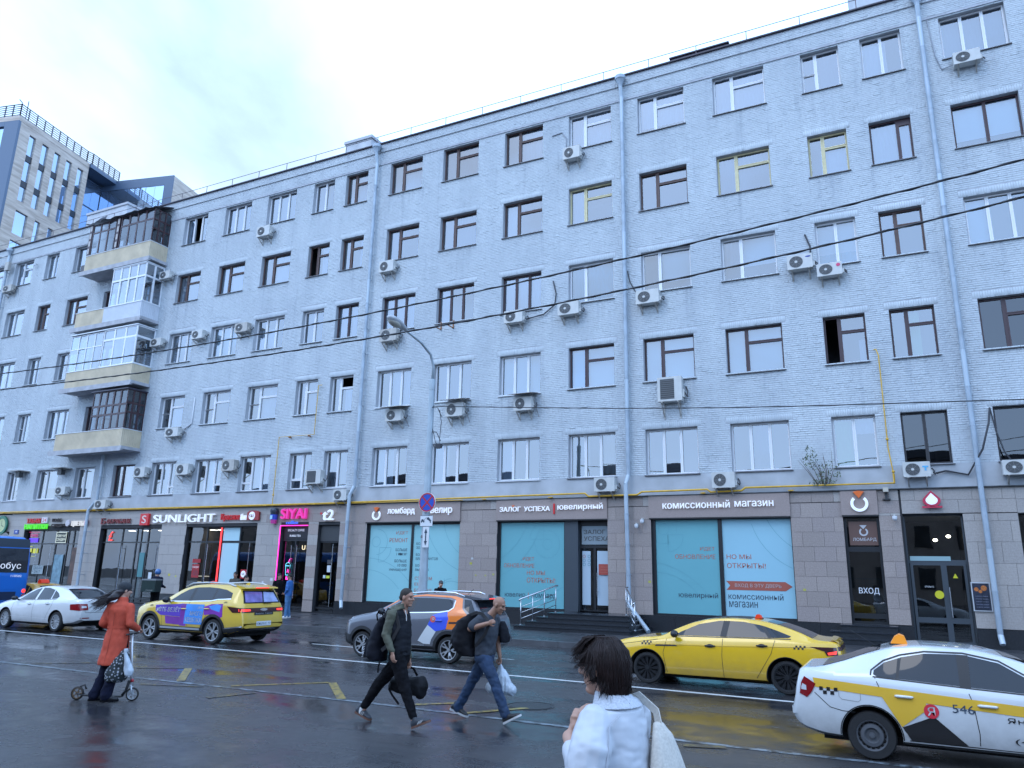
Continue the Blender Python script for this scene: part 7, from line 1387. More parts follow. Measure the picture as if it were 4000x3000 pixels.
MB().tube([(3.2, 0, 1.54), (3.35, 0, 1.66)], .006, 6).obj('aerial', M_TRIM, c.root); c.patch('tail_lamp', [(3.78, .92), (4.02, .88), (4.04, .72), (3.86, .74)], M_LRED, 'L', .008); c.patch('number_plate', [(-.26, .55), (.26, .55), (.26, .66), (-.26, .66)], M_PLATE, 'B', .008); c.handle(2.92, .945, M_BLU); c.handle(1.88, .93, M_GRY); c.mirror(1.34, 1.10, M_TRIM, 1.1); c.wheels4('petal', M_RIMS, .74)
# ---- yellow SUV taxi with advertising (nose to the left)
c = Car('taxi_suv', 'yellow SUV taxi with purple and blue advertising on its doors', -20.48, 15.8+.93, M_YEL2,
  top=[(0, .66), (.05, .84), (.25, .96), (.7, 1.05), (1.15, 1.11), (1.5, 1.28), (1.9, 1.47), (2.3, 1.57), (2.8, 1.61), (3.4, 1.605), (3.8, 1.575), (4.02, 1.50), (4.2, 1.24), (4.3, 1.05), (4.36, .80), (4.38, .55)],
  belt=[(0, .62), (.06, .80), (.3, .90), (.8, 1.0), (1.3, 1.06), (2.6, 1.10), (3.5, 1.16), (4.0, 1.14), (4.28, 1.02), (4.38, .52)], half=[(0, .60), (.08, .74), (.3, .87), (.8, .925), (1.6, .93), (3.5, .93), (3.95, .90), (4.2, .84), (4.38, .76)],
  low=[(0, .38), (.1, .28), (.5, .25), (3.7, .26), (4.2, .33), (4.38, .44)], roofw=[(0, .5), (.3, .72), (1.1, .80), (1.5, .71), (2.2, .66), (3.4, .65), (3.9, .64), (4.2, .68), (4.38, .6)], wheels=(.86, 3.40), r=.335)
M_PUR = mat('ad_purple', (.20, .035, .33), .25, coat=.8, nz=(2.5, .25)); M_ABL = mat('ad_blue', (.07, .28, .72), .25, coat=.8, nz=(2, .2)); M_AVI = mat('ad_violet', (.11, .05, .42), .25, coat=.8)
c.window_pair('side_window', [(1.56, 1.105), (1.85, 1.30), (2.1, 1.42), (2.35, 1.475), (2.33, 1.125)]); c.window_pair('side_window', [(2.44, 1.13), (2.47, 1.49), (2.9, 1.505), (3.22, 1.49), (3.22, 1.165)]); c.window_pair('quarter_window', [(3.30, 1.17), (3.30, 1.485), (3.6, 1.45), (3.86, 1.37), (3.90, 1.24), (3.5, 1.20)])
for q in ([(2.33, 1.12), (2.35, 1.478), (2.47, 1.49), (2.44, 1.125)], [(3.22, 1.16), (3.22, 1.49), (3.30, 1.485), (3.30, 1.165)]): c.patch('pillar', q, M_TRIM, 'L', .004); c.patch('pillar', q, M_TRIM, 'R', .004)
c.line('window_rail', [(1.50, 1.085), (2.4, 1.105), (3.2, 1.145), (3.45, 1.19), (3.9, 1.215)], .02, M_CHR, 'L', .007)
c.patch('ad_panel', [(1.04, .97), (2.14, 1.03), (2.12, .68), (1.30, .70), (1.08, .80)], M_AVI, 'L', .005); c.patch('ad_panel', [(1.55, .48), (2.20, .46), (2.20, .67), (1.50, .685)], M_PUR, 'L', .0055); c.patch('ad_panel', [(2.10, 1.04), (2.38, 1.03), (2.36, .44), (2.12, .44)], M_PUR, 'L', .006); c.patch('ad_panel', [(2.30, 1.035), (3.02, 1.04), (2.98, .50), (2.28, .50)], M_ABL, 'L', .007); c.patch('ad_panel', [(3.00, .98), (3.28, 1.06), (3.70, 1.08), (3.74, .74), (3.64, .70), (3.4, .80), (3.04, .76)], M_PUR, 'L', .005); c.patch('ad_panel', [(3.2, 1.0), (3.5, 1.07), (3.66, 1.03), (3.62, .86), (3.3, .92)], M_ABL, 'L', .0065)
c.text('#ВТБ ВЕЗЁТ', 1.10, 2.06, .79, .95, M_WHT, 'L', .009, .02, shear=.2); c.text('МНОГО', 2.50, 2.96, .73, .85, M_WHT, 'L', .011, .01); c.text('КЕШБЭКА', 2.34, 2.96, .55, .68, M_WHT, 'L', .011, .01); c.text('//ВТБ', 2.78, 2.98, .92, .98, M_WHT, 'L', .011)
c.line('door_gap', [(2.39, 1.1), (2.37, .8), (2.40, .42)], .008, M_SEAM); c.line('door_gap', [(3.28, 1.15), (3.3, .98), (3.02, .62), (2.92, .42)], .008, M_SEAM); c.line('door_gap', [(1.42, 1.05), (1.34, .8), (1.4, .42)], .008, M_SEAM); c.check(.80, .93, .025, 5); c.check(3.72, 1.10, .022, 5)
c.patch('sill', [(1.2, .26), (3.06, .26), (3.0, .42), (1.28, .42)], M_TRIM, 'L', .006); c.line('sill_strip', [(1.30, .375), (2.9, .375)], .05, mat('strip_silver', (.55, .57, .6), .3, .5), 'L', .010); c.arch(M_TRIM, .07, .395); c.patch('headlamp', [(.10, .90), (.42, .99), (.36, 1.02), (.14, .98)], M_HEAD, 'L', .006); c.patch('windscreen', [(1.2, -.68), (1.2, .68), (2.05, .56), (2.05, -.56)], M_CGL, 'T')
c.patch('tail_lamp', [(3.86, 1.02), (4.3, .98), (4.33, .86), (4.06, .86)], M_LDARK, 'L', .010); c.patch('tail_lamp', [(-.84, .98), (.84, .98), (.84, .86), (-.84, .86)], M_LDARK, 'B', .008)
for sg in (-1, 1): c.patch('tail_lamp_lit', [(sg*.82, .955), (sg*.50, .945), (sg*.50, .90), (sg*.82, .885)], M_LITR, 'B', .014)
rg = c.patch('rear_window', [(-.70, 1.10), (.70, 1.10), (.60, 1.44), (-.60, 1.44)], M_CGL, 'B', .006); c.patch('window_print', [(-.64, 1.13), (.0, 1.13), (.1, 1.40), (-.55, 1.41)], mat('print_violet', (.20, .16, .42), .25, coat=.8, nz=(4, .5)), 'B', .009); c.patch('window_print', [(.05, 1.13), (.62, 1.13), (.54, 1.38), (.15, 1.40)], mat('print_pale', (.33, .38, .62), .25, coat=.8, nz=(4, .4)), 'B', .009); MB().box(4.20, 4.32, .0, .32, 1.10, 1.13).obj('wiper', M_TRIM, c.root)
pl = c.patch('number_plate', [(-.28, .50), (.28, .50), (.28, .62), (-.28, .62)], M_PLATE, 'B', .012); c.text('О027НС 77', -.25, .25, .53, .59, M_INK, 'B', .016, .0, pl); c.patch('badge_bar', [(-.36, .79), (.36, .79), (.36, .86), (-.36, .86)], M_TRIM, 'B', .012); c.text('Яндекс Такси', -.32, .30, .805, .845, M_PLATE, 'B', .017); c.patch('emblem', [(.14*math.cos(t*.5236), .93+.035*math.sin(t*.5236)) for t in range(12)], M_CHR, 'B', .016)
c.patch('rear_skid', [(-.80, .30), (.80, .30), (.80, .45), (-.80, .45)], M_TRIM, 'B', .010); c.patch('rear_skid', [(3.82, .28), (4.36, .42), (4.36, .50), (3.80, .44)], M_TRIM, 'L', .008); c.line('bumper_strip', [(3.84, .44), (4.34, .50)], .03, M_CHR, 'L', .012); c.patch('bumper_strip', [(-.5, .40), (.5, .40), (.5, .44), (-.5, .44)], M_CHR, 'B', .014); MB().prism([(3.86, 1.545), (3.84, 1.59), (4.20, 1.53), (4.22, 1.50), (4.02, 1.48)], 'y', -.62, .62).obj('spoiler', M_YEL2, c.root); MB().box(4.215, 4.23, -.25, .25, 1.505, 1.528).obj('brake_lamp', M_LITR, c.root)
for sg in (-1, 1): MB().tube([(1.9, sg*.64, 1.50), (2.15, sg*.64, 1.60), (2.9, sg*.645, 1.64), (3.6, sg*.64, 1.62), (3.85, sg*.635, 1.55)], .018, 8).obj('roof_rail', mat('strip_silver', (.55, .57, .6), .3, .5), c.root, smooth=True)
MB().prism([(3.55, 1.58), (3.70, 1.66), (3.74, 1.57)], 'y', -.02, .02).obj('fin_aerial', M_YEL2, c.root); c.roof_lamp(2.3, .0, 1.58, mat('roof_lamp_red', (.62, .045, .015), .3), .6); c.handle(2.22, .90, M_YEL2); c.handle(3.12, .93, M_YEL2); c.mirror(1.58, 1.13, M_TRIM, 1.2); c.wheels4('twin5', M_RIMS, .74)
# ---- white liftback sedan (nose to the left)
c = Car('car_sedan', 'plain white sedan seen from behind beside the blue bus', -27.42, 15.75+.88, M_WHT,
  top=[(0, .52), (.05, .66), (.3, .78), (.8, .88), (1.15, .93), (1.5, 1.08), (1.9, 1.26), (2.3, 1.355), (2.7, 1.385), (3.1, 1.365), (3.5, 1.27), (3.9, 1.12), (4.2, 1.015), (4.4, .985), (4.47, .92), (4.5, .70)],
  belt=[(0, .50), (.06, .63), (.3, .72), (.8, .80), (1.2, .86), (2.5, .93), (3.3, .96), (3.8, .98), (4.2, .97), (4.4, .95), (4.5, .68)], half=[(0, .54), (.08, .68), (.3, .82), (.8, .87), (1.6, .88), (3.4, .88), (3.95, .86), (4.25, .81), (4.42, .74), (4.5, .68)],
  low=[(0, .34), (.1, .24), (.5, .20), (3.6, .20), (4.2, .25), (4.5, .36)], roofw=[(0, .44), (.3, .68), (1.1, .76), (1.5, .68), (2.1, .62), (2.8, .615), (3.5, .60), (4.0, .63), (4.35, .68), (4.5, .55)], wheels=(.90, 3.55), r=.30)
c.window_pair('side_window', [(1.44, .905), (1.75, 1.11), (2.05, 1.25), (2.30, 1.30), (2.30, .94)]); c.window_pair('side_window', [(2.40, .945), (2.40, 1.31), (2.7, 1.31), (3.02, 1.255), (3.10, .975)]); c.window_pair('quarter_window', [(3.15, .98), (3.07, 1.24), (3.28, 1.16), (3.44, 1.06), (3.40, 1.0)]); c.line('window_rail', [(1.40, .885), (2.3, .925), (3.4, .975)], .012, M_TRIM)
c.patch('windscreen', [(1.2, -.63), (1.2, .63), (1.98, .52), (1.98, -.52)], M_CGL, 'T'); c.patch('rear_window', [(3.42, -.50), (3.42, .50), (4.22, .63), (4.22, -.63)], M_CGL, 'T', .006); c.patch('brake_lamp', [(3.46, -.18), (3.46, .18), (3.52, .18), (3.52, -.18)], M_LRED, 'T', .010)
for x_ in ([(2.35, .93), (2.33, .6), (2.35, .28)], [(3.30, .97), (3.26, .78), (3.0, .34)], [(1.3, .88), (1.22, .6), (1.3, .26)]): c.line('door_gap', x_, .008, M_SEAM)
c.patch('tail_lamp', [(4.12, .84), (4.42, .87), (4.46, .66), (4.16, .68)], M_LRED, 'L', .010)
for sg in (-1, 1): t_ = c.patch('tail_lamp', [(sg*.74, .87), (sg*.50, .86), (sg*.46, .68), (sg*.74, .66)], M_LRED, 'B', .010); c.patch('lamp_insert', [(sg*.68, .80), (sg*.54, .80), (sg*.52, .74), (sg*.68, .74)], M_LCLR, 'B', .014, parent=t_); c.patch('reflector', [(sg*.68, .42), (sg*.40, .42), (sg*.40, .45), (sg*.68, .45)], M_LRED, 'B', .010)
pl = c.patch('number_plate', [(-.27, .66), (.27, .66), (.27, .77), (-.27, .77)], M_PLATE, 'B', .010); c.text('О421МТ', -.24, .2, .685, .745, M_INK, 'B', .014, .0, pl); c.line('boot_gap', [(-.62, .87), (-.55, .60), (.55, .60), (.62, .87)], .010, M_SEAM, 'B'); c.patch('lower_bumper', [(-.60, .26), (.60, .26), (.56, .36), (-.56, .36)], M_TRIM, 'B', .008); c.patch('sill', [(1.25, .20), (3.2, .20), (3.2, .23), (1.25, .23)], M_TRIM, 'L', .006); c.line('side_crease', [(1.2, .40), (3.1, .38)], .012, mat('crease_white', (.5, .51, .53), .4)); c.handle(2.12, .80, M_WHT); c.handle(3.06, .835, M_WHT); c.mirror(1.46, .96, M_TRIM); c.wheels4('multi', M_RIMS, .72); c.patch('headlamp', [(.08, .64), (.40, .72), (.30, .76), (.10, .70)], M_HEAD, 'L', .006)
# ---- ochre taxi between bus and shops
c = Car('taxi_sedan', 'ochre taxi mostly hidden between the blue bus and the white sedan', -34.1, 20.05, M_OCH,
  top=[(0, .52), (.05, .66), (.3, .78), (.8, .88), (1.15, .93), (1.5, 1.10), (1.9, 1.32), (2.3, 1.42), (2.7, 1.46), (3.1, 1.43), (3.5, 1.32), (3.9, 1.14), (4.2, 1.04), (4.4, 1.01), (4.47, .92), (4.5, .70)],
  belt=[(0, .50), (.06, .63), (.3, .72), (.8, .80), (1.2, .86), (2.5, .93), (3.3, .97), (3.8, .99), (4.2, .98), (4.4, .96), (4.5, .68)], half=[(0, .54), (.08, .68), (.3, .82), (.8, .87), (1.6, .88), (3.4, .88), (3.95, .86), (4.25, .81), (4.42, .74), (4.5, .68)],
  low=[(0, .34), (.1, .24), (.5, .20), (3.6, .20), (4.2, .25), (4.5, .36)], roofw=[(0, .44), (.3, .68), (1.1, .76), (1.5, .68), (2.1, .62), (2.8, .615), (3.5, .60), (4.0, .63), (4.35, .68), (4.5, .55)], wheels=(.90, 3.55), r=.30)
c.window_pair('side_window', [(1.44, .905), (1.75, 1.13), (2.05, 1.30), (2.30, 1.36), (2.30, .94)]); c.window_pair('side_window', [(2.40, .945), (2.40, 1.37), (2.7, 1.37), (3.02, 1.31), (3.10, .975)]); c.window_pair('quarter_window', [(3.15, .98), (3.07, 1.29), (3.28, 1.2), (3.44, 1.08), (3.40, 1.0)]); c.patch('rear_window', [(3.42, -.50), (3.42, .50), (4.22, .63), (4.22, -.63)], M_CGL, 'T', .006); c.patch('windscreen', [(1.2, -.63), (1.2, .63), (1.98, .52), (1.98, -.52)], M_CGL, 'T'); c.roof_lamp(2.9, .0, 1.45, mat('roof_lamp_red', (.62, .045, .015), .3), 1.2); c.patch('tail_lamp', [(4.12, .84), (4.42, .87), (4.46, .66), (4.16, .68)], M_LRED, 'L', .010); c.wheels4('cover', M_RIMS, .72); c.mirror(1.46, .96)
c.root.scale = (.9, .9, .9)
# ---- blue electric bus, seen from behind at the left edge
M_BUS = paint('bus_blue', (.012, .16, .58), .3); M_BDK = mat('bus_dark', (.012, .016, .024), .15, coat=.6)
b = tag(empty('city_bus', (-30.0, 17.28, 0)), 'blue city bus with dark rear window cut off by the left edge of the picture', 'bus'); BX0, BX1, BY0, BY1 = -41.0, -30.0, 16.02, 18.54
hb = MB(); cs = []
for z, i, e in [(.32, .04, .10), (.42, 0, .03), (1.6, 0, 0), (2.2, .01, .04), (2.75, .05, .12), (2.92, .10, .18), (3.05, .22, .30), (3.08, .5, .6)]:
    x0, x1, y0, y1 = BX0+e, BX1-e, BY0+i, BY1-i; rr = .18
    P = []
    for (cx, cy, a0) in [(x1-rr, y1-rr, 0), (x0+rr, y1-rr, 90), (x0+rr, y0+rr, 180), (x1-rr, y0+rr, 270)]: P += [(cx+rr*math.cos(R_(a0+a)), cy+rr*math.sin(R_(a0+a)), z) for a in (0, 22, 45, 68, 90)]
    cs.append(P)
v = [p for P in cs for p in P]; n = 20; f = []
for i in range(len(cs)-1): f += [(i*n+k, i*n+(k+1) % n, (i+1)*n+(k+1) % n, (i+1)*n+k) for k in range(n)]
f += [tuple(range(n-1, -1, -1)), tuple(range((len(cs)-1)*n, len(cs)*n))]; hb.add(v, f).obj('body', M_BUS, b, ang=40)
def bus_rear(name, y0, y1, z0, z1, m, dx=.012, parent=None):
    xf = lambda z: BX1 - np.interp(z, [.42, 1.6, 2.2, 2.75, 3.05, 3.22], [.03, 0, .04, .12, .18, .30])
    mb = MB(); K = 6; vv = []
    for i in range(K+1): z = z0+(z1-z0)*i/K; vv += [(xf(z)+dx, y0, z), (xf(z)+dx, y1, z)]
    mb.add(vv, [(2*i, 2*i+1, 2*i+3, 2*i+2) for i in range(K)]); return mb.obj(name, m, parent or b, fixn=False)
rw_ = bus_rear('rear_window', BY0+.12, BY1-.16, 1.72, 2.62, M_BDK); bus_rear('route_panel', BY0+.10, BY1-.14, 2.66, 2.98, mat('bus_panel', (.03, .045, .065), .3)); bus_rear('vent', BY0+.2, BY1-.45, .72, 1.02, mat('bus_vent', (.006, .02, .06), .5)); bus_rear('engine_lid', BY0+.3, BY1-.5, 1.1, 1.6, mat('bus_blue2', (.010, .14, .52), .35), .008)
def bus_text(t, y0, y1, z0, z1, m):
    vv, ff = text_geo(t, .01, 0.0); xf = lambda z: BX1+.02-np.interp(z, [.42, 1.6, 2.2, 2.75, 3.05, 3.22], [.03, 0, .04, .12, .18, .30])
    MB().add([(xf(z0+q*(z1-z0)), y0+p*(y1-y0), z0+q*(z1-z0)) for p, q, _ in vv], ff).obj('lettering', m, b, fixn=False)
bus_text('электробус', BY0+.2, BY1-.42, 1.80, 2.10, M_WHITE); bus_text('110502', BY1-.75, BY1-.35, 1.56, 1.64, M_WHITE)
for yy, z, r_, m in [(BY1-.16, 1.05, .075, M_LITR), (BY1-.16, .88, .06, M_LRED), (BY1-.16, .74, .055, M_LCLR), (BY0+.16, 1.05, .075, M_LITR), (BY0+.16, .88, .06, M_LRED), (BY1-.30, 2.80, .035, glow('marker_orange', (1, .15, .03), 1.5)), (BY1-1.35, 2.92, .03, glow('marker_red', (1, .03, .03), 1.2))]:
    MB().lathe([(r_, 0), (r_, .02), (r_*.7, .032), (0, .036)], 18, M=Matrix.Translation((BX1-.03-(.13 if z > 2 else 0), yy, z)) @ Matrix.Rotation(R_(90), 4, 'Y')).obj('rear_lamp', m, b, smooth=True)
MB().box(BX0+.3, BX1-.2, BY1-.004, BY1+.006, 1.35, 2.5).obj('side_glass', M_BDK, b); MB().box(BX0+.3, BX1-.2, BY0-.006, BY0+.004, 1.35, 2.5).obj('side_glass', M_BDK, b)
for x in (-38.4, -32.4):
    for sg, yy in ((-1, BY0+.30), (1, BY1-.02)):
        w = MB().lathe([(.48, 0), (.48, .26), (.30, .28), (.28, .24), (0, .22)], 30, M=Matrix.Translation((x, yy, .48)) @ Matrix.Rotation(R_(90), 4, 'X')).obj('wheel', M_TYRE, b, ang=40)
# ================================================================ people
M_SKIN = mat('skin', (.36, .19, .13), .5, nz=(14, .12)); M_SKIN2 = mat('skin_fair', (.44, .25, .18), .5, nz=(14, .1)); M_SKIN3 = mat('skin_tan', (.30, .155, .10), .5, nz=(14, .12))
M_EYE = mat('eye', (.02, .018, .016), .15); M_BLACK = mat('cloth_black', (.007, .007, .009), .9, spec=.12, nz=(18, .4)); M_NAVY = mat('cloth_navy', (.009, .011, .026), .9, spec=.15, nz=(18, .3)); M_SOLE = mat('sole_white', (.5, .5, .5), .6)
def V3(*a): return Vector(a)
def head_prims(mb, c, yaw, pitch=0.0, s=1.0, fem=False):
    R = (Matrix.Rotation(yaw, 3, 'Z') @ Matrix.Rotation(pitch, 3, 'Y')); c = Vector(c)
    P = lambda x, y, z: c + R @ Vector((x*s, y*s, z*s)); E = lambda q, r, **k: mb.ell(P(*q), tuple(v*s for v in r), 18, 12, M=R)
    E((-.012, 0, .030), (.098, .076, .092)); E((.026, 0, -.035), (.066, .060, .082)); E((.052, 0, -.098), (.036, .034, .024)); E((-.01, 0, -.05), (.07, .062, .06))
    mb.cap(P(.088, 0, .022), .010*s, P(.112, 0, -.022), .015*s, 10); E((.098, .012, -.026), (.013, .010, .009)); E((.098, -.012, -.026), (.013, .010, .009))
    E((.078, 0, .036), (.018, .052, .012)); E((.083, 0, -.056), (.013, .026, .007)); E((.082, 0, -.069), (.012, .022, .008)); E((.060, .036, -.02), (.030, .022, .026)); E((.060, -.036, -.02), (.030, .022, .026))
    for sg in (-1, 1): mb.ell(P(-.012, sg*.080, -.006), (.022*s, .010*s, .033*s), 12, 8, M=R @ Matrix.Rotation(sg*.35, 3, 'Z')); 
    return P, R
def eyes(root, P, s=1.0):
    o = MB()
    for sg in (-1, 1): o.ell(P(.083, sg*.031, .012), (.010*s, .014*s, .008*s), 12, 8)
    o.obj('eyes', M_EYE, root, smooth=True); b = MB()
    for sg in (-1, 1): b.cap(P(.092, sg*.018, .036), .004*s, P(.084, sg*.048, .034), .004*s, 6)
    b.obj('eyebrows', mat('brow', (.03, .02, .015), .8), root, smooth=True)
def hand_prims(mb, w, d, n, s=1.0, curl=.5, thumb=1):
    """palm from wrist w along d; n = back of the hand; thumb=+-1 picks the side"""
    w = Vector(w); d = Vector(d).normalized(); n = (Vector(n)-d*Vector(n).dot(d)).normalized(); t = d.cross(n)*thumb
    mb.cap(w-d*.02*s, .026*s, w+d*.05*s, .030*s, 12, flat=(n, .62)); mb.cap(w+d*.04*s+t*.012*s, .026*s, w+d*.08*s+t*.015*s, .022*s, 12, flat=(n, .6)); mb.cap(w+d*.04*s-t*.014*s, .026*s, w+d*.076*s-t*.018*s, .021*s, 12, flat=(n, .6))
    for k, (off, ln) in enumerate([(.028, .072), (.009, .080), (-.010, .074), (-.028, .058)]):
        b = w+d*(.088-.006*abs(k-1.2))*s+t*off*s; p = b; a = curl*.6
        for j, fr in enumerate((.45, .32, .25)):
            dd = d*math.cos(a)-n*math.sin(a); q = p+dd*ln*fr*s; mb.cap(p, (.0098-.0012*j)*s, q, (.0092-.0013*j)*s, 8); p = q; a += curl
    b = w+d*.025*s+t*.024*s; q = b+(d*.6+t*.7-n*.25).normalized()*.042*s; mb.cap(b, .015*s, q, .0115*s, 8); mb.cap(q, .0112*s, q+(d*.95+t*.15-n*.3).normalized()*.032*s, .009*s, 8)
def shoe(root, heel, toe, m, name='shoe', h=.085, w=.047, sole=M_SOLE, up=None):
    heel = Vector(heel); toe = Vector(toe); d = (toe-heel); L_ = d.length; d.normalize(); sd = V3(0, 0, 1).cross(d).normalized(); up = d.cross(sd)
    P = lambda a, b, c: heel + d*(a*L_) + sd*b + up*c
    b = MB(); b.loft([(P(.0, 0, .045), sd*w*.62, up*.035), (P(.06, 0, .055), sd*w*.78, up*.048), (P(.28, 0, .062), sd*w*.82, up*.058), (P(.45, 0, .055), sd*w*.86, up*.048), (P(.68, 0, .040), sd*w*1.0, up*.034), (P(.88, 0, .032), sd*w*.88, up*.026), (P(1.0, 0, .028), sd*w*.45, up*.016)], 16); b.cap(P(.2, 0, .08), w*.82, P(.22, 0, .12), w*.80, 12)
    o = blob(name, b, m, .010, root, 3); so = MB(); so.loft([(P(-.03, 0, .008), sd*w*.6, d*.01), (P(-.03, 0, .008), sd*w*.6, d*.01)], 8) if False else None
    so.prism([(0, 0)], 'z', 0, 0) if False else None
    pts = [(-.03, .35), (.02, .75), (.25, .82), (.45, .86), (.7, 1.06), (.9, .9), (1.02, .4)]; lo = [P(a, w*b_, .0) for a, b_ in pts]+[P(a, -w*b_, .0) for a, b_ in reversed(pts)]; hi = [p+up*.026 for p in lo]; n = len(lo)
    so.add(lo+hi, [tuple(range(n-1, -1, -1)), tuple(range(n, 2*n))]+[(i, (i+1) % n, (i+1) % n+n, i+n) for i in range(n)]); so.obj('sole', sole, o); return o
def strip(root, name, pts, w, m, th=.006, nrm=V3(0, -1, 0)):
    """flat strap along pts"""
    mb = MB(); P = [Vector(p) for p in pts]; v = []
    for i, p in enumerate(P):
        d = (P[min(i+1, len(P)-1)]-P[max(i-1, 0)]).normalized(); s = d.cross(nrm).normalized()*w/2; nn = s.cross(d).normalized()*th/2; v += [p+s+nn, p-s+nn, p-s-nn, p+s-nn]
    f = [(0, 1, 2, 3), tuple(range(len(v)-4, len(v)))]
    for i in range(len(P)-1):
        for k in range(4): a = 4*i+k; b = 4*i+(k+1) % 4; f.append((a, b, b+4, a+4))
    return mb.add(v, f).obj(name, m, root, ang=40)
def ring_(c, a, b, up=None): return (c, a, b)

# ---- man with hooded vest, backpack and duffel bag (walking right)
p = tag(empty('person', (-6.3, 9.25, 0)), 'man in black vest with olive sleeves and black trousers striding to the right', 'person', 'people crossing the road')
b = MB(); P, R = head_prims(b, (-6.247, 9.25, 1.69), 0.0, .06, .99); b.cap((-6.27, 9.25, 1.62), .056, (-6.33, 9.25, 1.49), .064); b.cap((-6.33, 9.25, 1.48), .09, (-6.32, 9.25, .92), .10)
b.cap((-6.37, 9.08, 1.45), .05, (-6.40, 9.02, 1.19), .042); b.cap((-6.40, 9.02, 1.19), .040, (-6.27, 8.99, .975), .028); hand_prims(b, (-6.268, 8.99, .965), (.18, 0, -1), (-.3, -1, 0), 1.0, .75, 1)
b.cap((-6.40, 9.42, 1.45), .05, (-6.37, 9.47, 1.16), .042); b.cap((-6.37, 9.47, 1.16), .040, (-6.32, 9.49, .84), .028); hand_prims(b, (-6.32, 9.49, .83), (0, 0, -1), (0, 1, 0), 1.0, 1.1, -1)
for (hx, hy, k, a) in [(-6.30, 9.16, (-6.159, 9.15, .517), (-5.985, 9.15, .13)), (-6.36, 9.34, (-6.72, 9.35, .50), (-6.965, 9.35, .13))]: b.cap((hx, hy, .90), .07, k, .05); b.cap(k, .05, a, .035)
blob('body', b, M_SKIN, .0075, p, 2); eyes(p, P)
h = MB(); h.ell(P(-.022, 0, .049), (.0965, .0808, .0855), 20, 12, M=R); h.cap(P(-.062, .035, .0), .050, P(-.062, -.035, .0), .050); hc = blob('hair', h, mat('hair_short', (.032, .024, .019), .8, nz=(90, .5), bump=(220, .5)), .010, p, 2)
tr = MB(); tr.loft([((-6.32, 9.25, 1.00), (.135, 0, 0), (0, .175, 0)), ((-6.33, 9.25, .88), (.135, 0, 0), (0, .18, 0)), ((-6.33, 9.25, .80), (.13, 0, 0), (0, .17, 0))], 18)
for (hx, hy, k, a) in [(-6.29, 9.16, (-6.159, 9.15, .53), (-5.99, 9.15, .17)), (-6.36, 9.34, (-6.71, 9.35, .52), (-6.955, 9.35, .18))]: tr.cap((hx, hy, .86), .115, k, .085); tr.cap(k, .083, a, .055)
blob('trousers', tr, M_BLACK, .011, p, 5, wrinkle=(.012, (9, 9, 13)))
ve = MB(); ve.loft([((-6.35, 9.25, 1.545), (.075, .0, 0), (0, .085, 0)), ((-6.36, 9.25, 1.48), (.105, 0, .02), (0, .19, 0)), ((-6.36, 9.25, 1.40), (.135, 0, 0), (0, .205, 0)), ((-6.345, 9.25, 1.22), (.15, 0, 0), (0, .20, 0)), ((-6.335, 9.25, 1.02), (.145, 0, 0), (0, .19, 0)), ((-6.325, 9.25, .92), (.14, 0, 0), (0, .185, 0))], 22)
blob('vest', ve, mat('vest_black', (.009, .010, .014), .7, spec=.2, nz=(9, .4)), .011, p, 4, wrinkle=(.010, (5, 5, 16)))
M_OLV = mat('sleeve_olive', (.070, .072, .048), .75, nz=(8, .3)); sl = MB(); sl.cap((-6.375, 9.085, 1.465), .082, (-6.41, 9.02, 1.19), .066); sl.cap((-6.41, 9.02, 1.19), .064, (-6.285, 8.99, 1.0), .046); blob('sleeve', sl, M_OLV, .010, p, 4, wrinkle=(.010, (12, 12, 14)))
sl = MB(); sl.cap((-6.40, 9.41, 1.46), .08, (-6.37, 9.47, 1.17), .064); sl.cap((-6.37, 9.47, 1.17), .062, (-6.33, 9.49, .87), .044); blob('sleeve', sl, M_OLV, .011, p, 4, wrinkle=(.010, (12, 12, 14)))
hd = MB(); hd.loft([((-6.33, 9.25, 1.60), (.085, 0, .02), (0, .09, 0)), ((-6.345, 9.25, 1.55), (.098, 0, .03), (0, .115, 0)), ((-6.37, 9.25, 1.50), (.12, 0, .04), (0, .15, 0))], 20); hd.ell((-6.45, 9.25, 1.50), (.07, .12, .08)); blob('hood', hd, M_OLV, .010, p, 4, wrinkle=(.010, (14, 14, 14)))
strip(p, 'drawstring', [(-6.23, 9.19, 1.52), (-6.20, 9.18, 1.45), (-6.195, 9.18, 1.38)], .012, mat('cord_pale', (.5, .5, .5), .6))
M_TRN = mat('trainer_grey', (.030, .036, .046), .6, nz=(30, .3)); M_TSO = mat('trainer_sole', (.13, .06, .04), .6)
for (hl, te) in [((-5.99, 9.15, .012), (-5.715, 9.15, .125)), ((-7.095, 9.35, .085), (-6.83, 9.35, .004))]:
    s = shoe(p, hl, te, M_TRN, sole=M_TSO); hv, tv = Vector(hl), Vector(te); dd = tv-hv
    for k in range(3): a = hv+dd*(.38+.09*k)+V3(0, -.049, .03); strip(s, 'shoe_stripe', [a, a+V3(.022, .008, .04)], .007, M_SOLE, .004)
sk = MB(); sk.cap((-6.975, 9.35, .16), .045, (-7.0, 9.35, .11), .042); blob('sock', sk, mat('sock_white', (.6, .6, .6), .8), .010, p, 2)
bp = tag(empty('backpack', (-6.65, 9.22, .8)), 'large black backpack with pale reflective dashes on the man in the vest', 'backpack', 'bags carried across the road')
